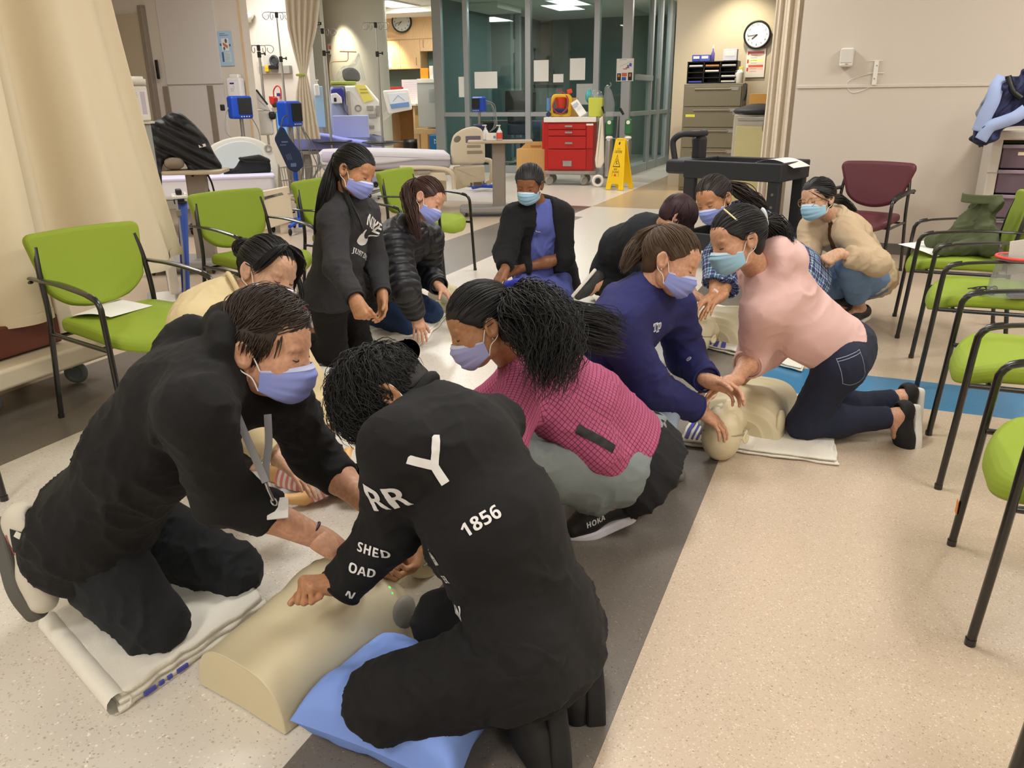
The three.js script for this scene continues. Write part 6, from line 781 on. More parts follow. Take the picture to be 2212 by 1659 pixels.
function person(key, S) {
  const s = S.s ?? 1, b = S.b ?? 1, c = S.cell ?? 0.011, j = {}; const L2 = ['L', 'R'];
  j.pel = J(S.pel); j.nb = J(S.nb); j.mid = S.mid ? J(S.mid) : j.pel.clone().lerp(j.nb, 0.42);
  for (const k of L2) { j['sh' + k] = J(S.sh[k], j.nb, key + ' sh' + k); j['el' + k] = J(S.el[k], j['sh' + k], key + ' el' + k); j['wr' + k] = J(S.wr[k], j['el' + k], key + ' wr' + k); j['hip' + k] = J(S.hip[k], j.pel, key + ' hip' + k); j['kn' + k] = J(S.kn[k], j['hip' + k], key + ' kn' + k); j['an' + k] = J(S.an[k], j['kn' + k], key + ' an' + k); }
  const hc = J(S.head.c, j.nb, key + ' head'), f = img(S.head.f).normalize(), u0 = img(S.head.u ?? [0, 1, 0]), x = u0.clone().cross(f).normalize(), u = f.clone().cross(x).normalize(), hs = (S.head.s ?? 1) * s, HM = basis(x, u, f, hc).multiply(new THREE.Matrix4().makeScale(hs, hs, hs)); j.head = hc; j.HM = HM;
  if (globalThis.POSE_LOG) { const D = (a, e) => j[a].distanceTo(j[e]).toFixed(2); console.log(key.padEnd(10), 'torso', D('pel', 'nb'), 'sh', D('shL', 'shR'), 'uarm', D('shL', 'elL'), D('shR', 'elR'), 'farm', D('elL', 'wrL'), D('elR', 'wrR'), 'neck', j.nb.distanceTo(hc).toFixed(2), 'hips', D('hipL', 'hipR'), 'thigh', D('hipL', 'knL'), D('hipR', 'knR'), 'shin', D('knL', 'anL'), D('knR', 'anR'), '| y pel', j.pel.y.toFixed(2), 'nb', j.nb.y.toFixed(2), 'head', hc.y.toFixed(2), 'sh', j.shL.y.toFixed(2), j.shR.y.toFixed(2), 'wr', j.wrL.y.toFixed(2), j.wrR.y.toFixed(2), 'hip', j.hipL.y.toFixed(2), j.hipR.y.toFixed(2), 'kn', j.knL.y.toFixed(2), j.knR.y.toFixed(2), 'an', j.anL.y.toFixed(2), j.anR.y.toFixed(2)); }
  const root = V(j.pel.x, 0, j.pel.z), t = thing('person', S.label, 'person', root), loc = (g) => { g.translate(-root.x, -root.y, -root.z); return g; };
  const put = (name, geo, m, parent = t, uvF) => { let g; if (uvF) { g = boneUV(geo, uvF); g = loc(g); } else g = loc(merged(geo)); return mesh(name, g, m, parent, !!uvF); };
  const shS = j.shL.clone().sub(j.shR).normalize(), hpS = j.hipL.clone().sub(j.hipR).normalize();
  const torso = (F, o, q = {}) => { const B = s * b, Ch = j.nb.clone().lerp(j.mid, 0.4), up = j.nb.clone().lerp(j.mid, 0.1);
    F.cap(up, Ch, 0.058 * B + o, 0.098 * B + o, { side: shS, w: 1.45, k: 0.05 }); F.cap(Ch, j.mid, 0.098 * B + o, 0.094 * B + o + (q.belly ?? 0), { side: shS, w: 1.38, k: 0.05 });
    F.cap(j.mid, j.pel, 0.094 * B + o + (q.belly ?? 0), 0.108 * B + o, { side: hpS, w: 1.42, k: 0.05, cutB: q.cut });
    for (const k of L2) { F.cap(up, j['sh' + k], 0.046 * s + o * 0.6, 0.05 * s + o * 0.9, { k: 0.05 }); F.cap(Ch, j['sh' + k].clone().lerp(Ch, 0.35), 0.085 * B + o, 0.062 * B + o, { k: 0.05 }); }
    if (q.hem) { const dn = (S.hemDir ? img(S.hemDir) : j.pel.clone().sub(j.mid)).normalize(); F.cap(j.pel, j.pel.clone().addScaledVector(dn, q.hem), 0.112 * B + o + (q.flare0 ?? 0), 0.112 * B + o + (q.flare ?? 0), { side: hpS, w: 1.46, cutB: true, k: 0.05 }); for (const k of L2) F.cap(j['hip' + k], j['hip' + k].clone().addScaledVector(dn, q.hem * 0.6), 0.09 * B + o, 0.09 * B + o, { cutB: true, k: 0.05 }); } };
  // skin: one surface from head to hands
  const male = S.male ? 1.1 : 1, F = new Field(0.03), nk = hc.clone().addScaledVector(u, -0.055 * hs).addScaledVector(f, -0.022 * hs);
  F.cap(j.nb, nk, 0.055 * s * male, 0.05 * s * male); F.cap(j.nb.clone().lerp(j.mid, 0.15), j.mid, 0.07 * s, 0.07 * s, { side: shS, w: 1.3 }); F.cap(j.mid, j.pel, 0.07 * s, 0.08 * s, { side: hpS, w: 1.3 });
  for (const k of L2) { const W2 = j['wr' + k], E = j['el' + k]; F.cap(j['sh' + k], E, 0.043 * s * male, 0.038 * s * male); F.cap(E, E.clone().lerp(W2, 0.35), 0.037 * s * male, 0.039 * s * male); F.cap(E.clone().lerp(W2, 0.35), W2, 0.039 * s * male, 0.0255 * s * male); F.cap(j.nb, j['sh' + k], 0.04 * s, 0.04 * s); F.cap(j.pel, j['hip' + k], 0.07 * s, 0.07 * s); F.cap(j['hip' + k], j['kn' + k], 0.07 * s, 0.048 * s); F.cap(j['kn' + k], j['kn' + k].clone().lerp(j['an' + k], 0.35), 0.046 * s, 0.05 * s); F.cap(j['kn' + k].clone().lerp(j['an' + k], 0.35), j['an' + k], 0.05 * s, 0.034 * s); const fd = img(S.foot[k].dir).normalize(); F.cap(j['an' + k], j['an' + k].clone().addScaledVector(fd, 0.08 * s), 0.034 * s, 0.026 * s); }
  const parts = [F.mesh(c * 0.9), headGeo.clone().applyMatrix4(HM)], hcell = S.handCell ?? 0.0042;
  for (const k of L2) { const h = S.hand[k], d = img(h.dir).normalize(), p0 = img(h.palm), xx = d.clone().cross(p0).normalize(), p = xx.clone().cross(d).normalize(), sz = (S.handS ?? 1) * s; let g = handGeo(h.pose, hcell); if (k === 'L') g = mirrored(g); j['HM' + k] = basis(xx, d, p, j['wr' + k]); parts.push(g.clone().applyMatrix4(j['HM' + k].clone().multiply(new THREE.Matrix4().makeScale(sz, sz, sz)))); }
  const sk = put('body', parts, phys(S.skin, 0.5, { map: skinTex }));
  { // brows, lashes
    const br = new Strands(), hp = (a) => a.map((q) => V(...q).applyMatrix4(HM)); for (const e of [-1, 1]) { br.add(hp([[e * 0.014, 0.0195, 0.0885], [e * 0.026, 0.0245, 0.0875], [e * 0.038, 0.0245, 0.081], [e * 0.05, 0.018, 0.07]]), 0.0034 * hs, 0.4, 5); br.add(hp([[e * 0.0185, -0.004, 0.0855], [e * 0.026, -0.0065, 0.0885], [e * 0.035, -0.0068, 0.088], [e * 0.0455, -0.003, 0.0815]]), 0.0016 * hs, 0.6, 5); } put('eyebrows', br.geo(), std(S.hair.color, 0.8)); }
  const hm = S.hair.mat ?? std(S.hair.color, 0.58); j.hair = put('hair', hairOf(S.hair, HM, hs), hm);
  if (S.hair.tieColor !== undefined) { const td = V(...S.hair.tie), w = td.clone().applyMatrix4(HM), n = td.clone().sub(SK.c).normalize().transformDirection(HM); const g = torus(0.017, 0.006, [0, 0, 0]); g.applyQuaternion(new THREE.Quaternion().setFromUnitVectors(V(0, 0, 1), n)).translate(w.x, w.y, w.z); put('hair_tie', g, std(S.hair.tieColor, 0.7)); }
  const mk = maskGeo(), mg = put('face_mask', mk.g.clone().applyMatrix4(HM), std(S.mask, 0.85)); put('nose_band', mk.band.clone().applyMatrix4(HM), std(S.maskBand ?? new THREE.Color(S.mask).lerp(new THREE.Color(1, 1, 1), 0.35), 0.85), mg); put('ear_loop', mk.loops.map((g) => g.clone().applyMatrix4(HM)), M.white, mg);
  // trousers
  const q = S.pants, P = new Field(0.035), o = q.off ?? 0.012; P.cap(j.pel.clone().lerp(j.mid, 0.35), j.pel, 0.095 * s * b + o, 0.112 * s * b + o, { side: hpS, w: 1.42, cutA: true, k: 0.05 }); P.cap(j.hipL, j.hipR, 0.092 * s * b + o, 0.092 * s * b + o, { k: 0.06 });
  for (const k of L2) { const H2 = j['hip' + k], K = j['kn' + k], A = j['an' + k], e = K.clone().lerp(A, q.end ?? 0.93), lw = q.leg ?? 1; P.cap(H2, K, 0.086 * s * b * (0.5 + lw / 2) + o, 0.058 * s * lw + o); P.cap(K, K.clone().lerp(e, 0.4), 0.056 * s * lw + o, 0.056 * s * lw + o); P.cap(K.clone().lerp(e, 0.4), e, 0.056 * s * lw + o, (q.cuff ?? 0.042) * s + o, { cutB: true }); }
  { const g = P.mesh(c), fo = fold(S.seed ?? 3, q.fold ?? 0.006, 9, hpS); push(g, fo); j.pants = put('trousers', g, q.mat, t, P); }
  // top
  const T = new Field(0.035), w = S.top, to = w.off ?? 0.016; torso(T, to, { hem: w.cut ? 0 : w.hem ?? 0.1, cut: !!w.cut, belly: w.belly, flare: w.flare, flare0: w.flare0 });
  for (const k of L2) { const A = j['sh' + k], E = j['el' + k], W2 = j['wr' + k], sl = typeof w.sleeve === 'object' ? w.sleeve[k] : w.sleeve ?? 0.95, sw = w.arm ?? 1; if (sl > 0) { T.cap(A, E, 0.05 * s * sw + to, 0.044 * s * sw + to); const e = E.clone().lerp(W2, sl); T.cap(E, e, 0.044 * s * sw + to, (w.cuff ?? 0.034) * s + to * (w.cuffOff ?? 0.7), { cutB: true }); } else { T.cap(A, A.clone().lerp(E, 1 + sl), 0.052 * s * sw + to, 0.05 * s * sw + to, { cutB: true }); } }
  for (const [a, e, r1, r2, kk] of w.extra ?? []) T.cap(J(a), J(e), r1, r2, { k: kk ?? 0.05 });
  if (w.hood) { const nd = nk.clone().sub(j.nb).normalize(), bk = f.clone().addScaledVector(nd, -f.dot(nd)).normalize().negate(), sd = nd.clone().cross(bk).normalize(), C = j.nb.clone().addScaledVector(nd, w.hoodUp ?? 0.035).addScaledVector(bk, w.hoodBack ?? 0.012), at3 = (a, r2, up) => C.clone().addScaledVector(bk, Math.cos(a) * r2).addScaledVector(sd, Math.sin(a) * r2).addScaledVector(nd, up), R = w.hoodR ?? 0.085, HT = w.hoodT ?? 0.05; const a9 = [0, 0.55, 1.1, 1.65, 2.2, 2.8]; for (const e of [-1, 1]) for (let i = 0; i < 5; i++) T.cap(at3(e * a9[i], R, 0.02 - 0.013 * i), at3(e * a9[i + 1], R, 0.02 - 0.013 * (i + 1)), (HT - 0.005 * i) * s, (HT - 0.005 - 0.005 * i) * s, { k: 0.02 }); T.cap(at3(0, R + 0.03, -0.06), at3(0, R + 0.01, 0.0), (HT + 0.014) * s, HT * s, { side: sd, w: 1.5, k: 0.03 }); }
  { const g = T.mesh(c), fo = fold((S.seed ?? 3) + 20, w.fold ?? 0.007, w.foldF ?? 8, w.foldDir ? img(w.foldDir).normalize() : shS); push(g, fo);
    if (w.quilt) push(g, (px, py, pz) => { const bn = T.near(px, py, pz), v = V(px, py, pz).sub(bn.a).dot(bn.n); return w.quilt * (Math.abs(Math.sin((v / (w.pitch ?? 0.06)) * Math.PI)) ** 0.6 - 0.6); });
    j.top = put(w.name ?? 'sweater', g, w.mat, t, T); }
  j.topField = T; j.pantsField = P;
  if (S.over) { const o2 = S.over, O = new Field(0.035), oo = o2.off, sp = j.nb.clone().sub(j.mid).normalize(), fr = shS.clone().cross(sp).normalize(); torso(O, oo, { hem: o2.hem, flare: o2.flare }); for (const k of L2) { const A = j['sh' + k], E = j['el' + k], W2 = j['wr' + k]; O.cap(A, E, 0.05 * s * 1.15 + oo, 0.044 * s * 1.15 + oo); O.cap(E, E.clone().lerp(W2, o2.sleeve), 0.044 * s * 1.15 + oo, (o2.cuff ?? 0.034) * s + oo * 0.7, { cutB: true }); }
    const ow0 = o2.open ?? 0.06; O.post = (d, x2, y2, z2) => { const px = x2 - j.mid.x, py = y2 - j.mid.y, pz = z2 - j.mid.z, l = Math.abs(px * shS.x + py * shS.y + pz * shS.z + (o2.shift ?? 0)), ff = px * fr.x + py * fr.y + pz * fr.z, hh = px * sp.x + py * sp.y + pz * sp.z, ow = ow0 * (1 - 0.35 * sstep(0.05, 0.25, hh)); return smax(d, -Math.max(l - ow, 0.03 - ff), 0.014); };
    const g = O.mesh(c); push(g, fold((S.seed ?? 3) + 40, o2.fold ?? 0.006, 8, shS)); j.over = put(o2.name, g, o2.mat, t, O); if (o2.collar) { const nd = nk.clone().sub(j.nb).normalize(), Cc = j.nb.clone().addScaledVector(nd, 0.025), gg = new THREE.TorusGeometry(0.078 * s, 0.018, 8, 30, 4.6); gg.rotateZ(-2.3 + Math.PI / 2); gg.applyMatrix4(basis(shS, fr.clone().negate(), shS.clone().cross(fr.clone().negate()).normalize(), Cc)); put('collar', gg, o2.mat, j.over); } }
  if (w.collar) { const nd = nk.clone().sub(j.nb).normalize(), C = j.nb.clone().addScaledVector(nd, w.collar.up ?? 0.028), g = torus(w.collar.r ?? 0.066, w.collar.t ?? 0.012, [0, 0, 0], null, 36); g.applyQuaternion(new THREE.Quaternion().setFromUnitVectors(V(0, 0, 1), nd)).translate(C.x, C.y, C.z); put('collar', g, w.collar.mat ?? w.mat, j.top); }
  if (w.ribs !== false) for (const k of L2) { const sl = typeof w.sleeve === 'object' ? w.sleeve[k] : w.sleeve ?? 0.95; if (sl <= 0) continue; const E = j['el' + k], W2 = j['wr' + k], e = E.clone().lerp(W2, sl), n = W2.clone().sub(E).normalize(), r = (w.cuff ?? 0.034) * s + to * (w.cuffOff ?? 0.7) + 0.002; const g = new THREE.CylinderGeometry(r * 0.97, r, 0.05, 24, 2, true); g.applyQuaternion(new THREE.Quaternion().setFromUnitVectors(V(0, 1, 0), n)); const m = e.addScaledVector(n, -0.018); g.translate(m.x, m.y, m.z); put('cuff', [g, torus(r - 0.003, 0.005, [0, 0, 0], null, 24).applyQuaternion(new THREE.Quaternion().setFromUnitVectors(V(0, 0, 1), n)).translate(m.x + n.x * 0.025, m.y + n.y * 0.025, m.z + n.z * 0.025)], w.cuffMat ?? w.mat, j.top); }
  // shoes
  j.shoes = {}; for (const k of L2) { const ft = S.foot[k], d = img(ft.dir).normalize(), uu = img(ft.up), xx = uu.clone().cross(d).normalize(), y = d.clone().cross(xx).normalize(), H = S.shoe, sg = shoeGeo(H.thick ?? 0.024), m = basis(xx, y, d, j['an' + k]).multiply(new THREE.Matrix4().makeScale(k === 'L' ? -s * (H.s ?? 1) : s * (H.s ?? 1), s * (H.s ?? 1), s * (H.s ?? 1)));
    const gg = (g0) => { const g = merged(g0).clone().applyMatrix4(m); if (k === 'L') { const p = g.attributes.position, nn = g.attributes.normal; for (let i = 0; i < p.count; i += 3) for (const A of [p, nn]) { const a = [A.getX(i + 1), A.getY(i + 1), A.getZ(i + 1)]; A.setXYZ(i + 1, A.getX(i + 2), A.getY(i + 2), A.getZ(i + 2)); A.setXYZ(i + 2, ...a); } } return g; };
    const sh = put('shoe', gg(sg.upper), H.mat); put('sole', gg(sg.sole), H.sole, sh); j.shoes[k] = sh; j['SM' + k] = m; }
  j.root = root; j.group = t; j.put = put; j.u = u; j.f = f; j.x = x; people[key] = j; return j;
}
// flat print on cloth: a decal laid along the surface where the print is
function printOn(j, target, px, py, w, h, rot, draw, name = 'print', cw = 256, ch = 256) {
  const g = target.geometry, p = g.attributes.position, n = g.attributes.normal; let best = null, bd = 1e9; const r = ray(px, py).normalize(), e = V(0, EYE, 0).sub(j.root), q = V();
  for (let i = 0; i < p.count; i++) { q.fromBufferAttribute(p, i).sub(e); const t = q.dot(r), off = q.addScaledVector(r, -t).length(); if (off < 0.02 && t + off * 8 < bd) { const nn = n.getX(i) * r.x + n.getY(i) * r.y + n.getZ(i) * r.z; if (nn < 0.05) { bd = t + off * 8; best = i; } } }
  if (best === null) { console.log('no print spot', name, px, py); return null; }
  const N = V().fromBufferAttribute(n, best), o = V().fromBufferAttribute(p, best), up0 = img([Math.sin(rot), Math.cos(rot), 0]), xx = up0.clone().cross(N).normalize(), yy = N.clone().cross(xx).normalize();
  const eu = new THREE.Euler().setFromRotationMatrix(new THREE.Matrix4().makeBasis(xx, yy, N)), tm = new THREE.Mesh(g); tm.updateMatrixWorld(true);
  const dg = new DecalGeometry(tm, o, eu, V(w, h, Math.max(w, h) * 0.9)); if (!dg.attributes.position.count) { console.log('empty print', name); return null; }
  // keep only the faces turned towards the print
  const P = dg.attributes.position, U = dg.attributes.uv, Q = dg.attributes.normal, a = [], b = [], c = []; for (let i = 0; i < P.count; i += 3) { const d = N.x * Q.getX(i) + N.y * Q.getY(i) + N.z * Q.getZ(i); if (d < 0.1) continue; for (let k = i; k < i + 3; k++) { a.push(P.getX(k) + Q.getX(k) * 0.0012, P.getY(k) + Q.getY(k) * 0.0012, P.getZ(k) + Q.getZ(k) * 0.0012); b.push(U.getX(k), U.getY(k)); c.push(Q.getX(k), Q.getY(k), Q.getZ(k)); } }
  const G = new THREE.BufferGeometry(); G.setAttribute('position', new THREE.Float32BufferAttribute(a, 3)); G.setAttribute('uv', new THREE.Float32BufferAttribute(b, 2)); G.setAttribute('normal', new THREE.Float32BufferAttribute(c, 3));
  const m = new THREE.Mesh(G, std(0xffffff, 0.6, { map: decalText(draw, cw, ch), transparent: true, alphaTest: 0.5, polygonOffset: true, polygonOffsetFactor: -1 })); m.name = name; m.castShadow = false; m.receiveShadow = true; target.add(m); return m;
}
// ---------------------------------------------------------------- the twelve people
reseed(41);
const plaidTex = dataTex(256, (u, v) => { const band = (t) => { const q = (t * 2) % 1; return q < 0.34 ? 0 : q < 0.42 ? 1 : q < 0.6 ? 2 : q < 0.66 ? 1 : q < 0.9 ? 3 : 1; }; const col = [[38, 44, 86], [206, 214, 220], [52, 104, 124], [66, 74, 128]]; const a = col[band(u)], b = col[band(v)], n = rnd() * 10; return [0, 1, 2].map((k) => (a[k] + b[k]) / 2 + n - 5); }, true, 7);
const gridTex = dataTex(256, (u, v) => { const fu = (u * 8) % 1, fv = (v * 8) % 1, line = (fu < 0.17 ? 1 : 0) + (fv < 0.17 ? 1 : 0), n = rnd() * 12 - 6; const base = [178, 84, 120], dk = [92, 34, 58], x = line === 2 ? 1.0 : line === 1 ? 0.72 : 0; return [0, 1, 2].map((k) => lerp(base[k], dk[k], x * (0.8 + 0.3 * rnd())) + n); }, true, 9);
const denimTex = (c) => dataTex(128, (u, v, x, y) => { const q = 0.9 + 0.16 * rnd() + ((x + y) % 4 === 0 ? 0.05 : 0); return c.map((k) => clamp(k * q, 0, 255)); }, true, 12);
const cloth = (c, o = {}) => phys(c, 0.92, { sheen: 0.12, sheenRoughness: 0.6, sheenColor: new THREE.Color(c).lerp(new THREE.Color(0.4, 0.4, 0.4), 0.3), bumpMap: o.knit ? knitBump : weaveBump, bumpScale: o.bump ?? 0.0007 });
const C = { blackFleece: cloth(0x070708, { knit: true }), blackSweat: cloth(0x070708), charcoalPant: cloth(0x15191d), blackPant: cloth(0x09090a), heather: std(0xffffff, 0.95, { map: dataTex(256, () => { const q = 44 + 16 * (rnd() - 0.5); return [q, q, q + 2]; }, true, 10), bumpMap: weaveBump, bumpScale: 0.0006 }), puffer: phys(0x12141a, 0.48, { bumpMap: grainBump, bumpScale: 0.0004 }), cream: cloth(0xd0bd92), cardigan: cloth(0x0e0e10, { knit: true, bump: 0.001 }), scrubs: cloth(0x5a64ad), navy: cloth(0x20225a), darkNavy: cloth(0x12151b), pink: cloth(0xd9b2ac), beige: cloth(0xc6ae8e), greyPant: std(0x78807f, 0.9), jeansDark: std(0xffffff, 0.9, { map: denimTex([24, 30, 52]), bumpMap: weaveBump, bumpScale: 0.0005 }), jeansMid: std(0xffffff, 0.9, { map: denimTex([34, 58, 96]), bumpMap: weaveBump, bumpScale: 0.0005 }), jeansLight: std(0xffffff, 0.9, { map: denimTex([108, 138, 176]), bumpMap: weaveBump, bumpScale: 0.0005 }), plaid: std(0xffffff, 0.9, { map: plaidTex }), grid: std(0xffffff, 0.88, { map: gridTex, bumpMap: gridTex, bumpScale: -0.0012 }) };
const SKIN = { fair: 0xd8a383, tan: 0xc08a62, deep: 0x94603e, light: 0xdcae8e };
const BLUE_MASK = 0x8c97d6, SKY_MASK = 0x9cc6dd;

const man = person('man', { label: 'man in a black hoodie with a lanyard kneeling at left, light purple face mask', s: 1.07, male: true, cell: 0.009, handCell: 0.0034, seed: 2, skin: SKIN.fair, mask: BLUE_MASK,
  pel: [215, 1120, { h: 2.2 }], mid: [325, 965, { h: 2.06 }], nb: [475, 785, { h: 1.94 }], sh: { R: [420, 890, { h: 1.74 }], L: [600, 845, { h: 2.06 }] }, el: { R: [480, 1068, { l: 0.29, s: 1 }], L: [680, 985, { l: 0.29, s: 1 }] }, wr: { R: [690, 1162, { l: 0.265, s: 1 }], L: [815, 1105, { l: 0.265, s: -1 }] },
  hip: { R: [190, 1165, { h: 2.14 }], L: [262, 1105, { h: 2.36 }] }, kn: { R: [335, 1345, { y: 0.1 }], L: [505, 1232, { y: 0.085 }] }, an: { R: [72, 1148, { l: 0.4, s: 1 }], L: [270, 1190, { h: 2.5 }] }, foot: { R: { dir: [0.4, -0.9, 0.1], up: [0.9, 0.4, 0.2] }, L: { dir: [-0.5, -0.8, -0.1], up: [0.8, -0.4, 0] } },
  head: { c: [577, 755, { h: 1.95 }], f: [0.95, -0.18, 0.12], u: [0.12, 0.96, 0.2] }, hand: { R: { dir: [0.75, -0.55, -0.2], palm: [-0.3, -0.8, -0.3], pose: 'relaxed' }, L: { dir: [0.5, -0.8, -0.1], palm: [-0.6, -0.5, 0], pose: 'relaxed' } },
  hair: { style: 'm', color: 0x2b1d11, thick: 0.006, n: 2200, r: 0.0013, short: { flow: (d) => (d.y > 0.2 ? [0.85, 0.15, 0.35 - Math.max(0, d.z) * 0.7] : [0, -0.9, -0.3]), len: 0.085, side: 0.02, lift: 0.42, mess: 0.22 }, seed: 21 },
  top: { name: 'hoodie', mat: C.blackFleece, off: 0.02, sleeve: { L: 0.45, R: 0.5 }, hem: 0.12, hood: true, hoodR: 0.1, hoodT: 0.056, hoodUp: 0.02, hoodBack: 0.035, belly: 0.012, arm: 1.05, cuff: 0.042, fold: 0.01, ribs: false }, pants: { mat: C.charcoalPant, off: 0.012, leg: 1.08, end: 0.78, cuff: 0.062, fold: 0.01 }, shoe: { mat: std(0xc9c2b0, 0.7), sole: std(0x55534c, 0.7), thick: 0.036, s: 1.12 } });
const back = person('back', { label: 'person in a black sweatshirt with white printing seen from behind, kneeling on the blue pillow', s: 1.03, cell: 0.009, handCell: 0.0034, seed: 5, skin: SKIN.tan, mask: 0xa8c4e0,
  pel: [1150, 1345, { h: 1.58 }], mid: [1070, 1130, { h: 1.62 }], nb: [925, 880, { h: 1.76 }], sh: { L: [855, 965, { h: 1.58 }], R: [1065, 920, { h: 1.96 }] }, el: { L: [845, 1140, { l: 0.28, s: 1 }], R: [985, 1080, { h: 2.1 }] }, wr: { L: [742, 1262, { y: 0.31 }], R: [905, 1160, { y: 0.24 }] },
  hip: { L: [1110, 1430, { h: 1.42 }], R: [1190, 1320, { h: 1.72 }] }, kn: { L: [835, 1512, { y: 0.17 }], R: [965, 1345, { y: 0.13 }] }, an: { L: [1124, 1488, { y: 0.15 }], R: [1210, 1398, { y: 0.15 }] }, foot: { L: { dir: [0.1, -0.98, 0.15], up: [-0.95, -0.1, 0.1] }, R: { dir: [0.05, -0.98, 0.1], up: [-0.95, 0, 0.1] } },
  head: { c: [842, 868, { h: 1.78 }], f: [-0.35, -0.9, 0.05], u: [-0.9, 0.4, 0] }, hand: { L: { dir: [-0.85, 0.1, 0.3], palm: [0, -0.9, 0], pose: 'fist' }, R: { dir: [-0.2, -0.8, 0.3], palm: [-0.6, -0.2, 0.5], pose: 'grip' } },
  hair: { style: 'm', color: 0x0a0807, thick: 0.012, n: 3000, r: 0.0013, short: { flow: (d) => (d.y > -0.05 ? [d.x * 0.5, d.y * 0.2 - 0.2, 0.8] : [0, -0.9, -0.2]), len: 0.085, side: 0.05, lift: 0.45, mess: 0.8, curl: 0.007 }, seed: 22 },
  top: { name: 'sweatshirt', mat: C.blackSweat, off: 0.026, sleeve: 1.02, hem: 0.13, arm: 1.02, cuff: 0.034, fold: 0.007, belly: 0.016, collar: { r: 0.072, t: 0.013, up: 0.02 } }, pants: { mat: C.blackPant, off: 0.016, leg: 1.15, end: 0.86, cuff: 0.05, fold: 0.008 }, shoe: { mat: std(0x0c0c0d, 0.7), sole: std(0x19191a, 0.8), thick: 0.042, s: 1.1 } });
const cream = person('cream', { label: 'woman with a black hair bun and cream sweatshirt crouching behind the man in the hoodie', s: 1.0, cell: 0.01, seed: 7, skin: SKIN.light, mask: 0xd4cfe6,
  pel: [400, 860, { h: 3.1 }], mid: [430, 770, { h: 3.0 }], nb: [505, 640, { h: 2.85 }], sh: { R: [430, 710, { h: 2.72 }], L: [585, 690, { h: 3.02 }] }, el: { R: [470, 880, { l: 0.27, s: -1 }], L: [655, 830, { l: 0.27, s: 1 }] }, wr: { R: [600, 985, { l: 0.235, s: -1 }], L: [700, 945, { l: 0.235, s: -1 }] },
  hip: { R: [390, 890, { h: 2.95 }], L: [430, 850, { h: 3.15 }] }, kn: { R: [560, 905, { l: 0.39, s: -1 }], L: [672, 835, { h: 3.28 }] }, an: { R: [500, 1010, { y: 0.1 }], L: [600, 920, { h: 3.35 }] }, foot: { R: { dir: [0.9, -0.2, 0.1], up: [0.1, 0.9, 0] }, L: { dir: [0.9, -0.2, 0.1], up: [0.1, 0.9, 0] } },
  head: { c: [578, 592, { h: 2.85 }], f: [0.8, -0.36, 0.42], u: [0.3, 0.9, 0.15] }, hand: { R: { dir: [0.72, -0.65, 0.1], palm: [-0.4, -0.75, 0], pose: 'flat' }, L: { dir: [0.45, -0.85, 0.1], palm: [-0.7, -0.4, 0], pose: 'relaxed' } },
  hair: { style: 'f', color: 0x0b0908, thick: 0.007, tie: [0, 0.05, -0.135], bun: [0, 0.05, -0.15], bunR: 0.034, n: 700, r: 0.0016, seed: 23, locks: [{ pts: [[0.02, 0.115, 0.05, 0], [0.05, 0.085, 0.1, 0], [622, 640, 2.93], [624, 678, 2.93]], r: 0.003, n: 6 }, { pts: [[-0.01, 0.118, 0.05, 0], [-0.05, 0.1, 0.066, 0], [-0.076, 0.05, 0.05, 0], [-0.084, 0.0, 0.02, 0]], r: 0.014, n: 70 }, { pts: [[0.01, 0.118, 0.05, 0], [0.05, 0.1, 0.068, 0], [0.078, 0.05, 0.055, 0], [0.084, -0.02, 0.04, 0], [0.08, -0.09, 0.06, 0]], r: 0.014, n: 70 }, { pts: [[-0.02, 0.115, 0.05, 0], [632, 575, 3.02], [650, 620, 3.02], [648, 668, 3.02], [640, 690, 3.02]], r: 0.013, n: 46 }, { pts: [[0, -0.02, -0.1, 0], [480, 625, 2.95], [478, 652, 2.95]], r: 0.012, n: 10 }] },
  top: { name: 'sweatshirt', mat: C.cream, off: 0.028, sleeve: 0.85, hem: 0.12, arm: 1.15, fold: 0.008, collar: { r: 0.078, t: 0.009, up: 0.012 } }, pants: { mat: C.blackPant, off: 0.012 }, shoe: { mat: std(0xd8d5cf, 0.7), sole: M.white } });
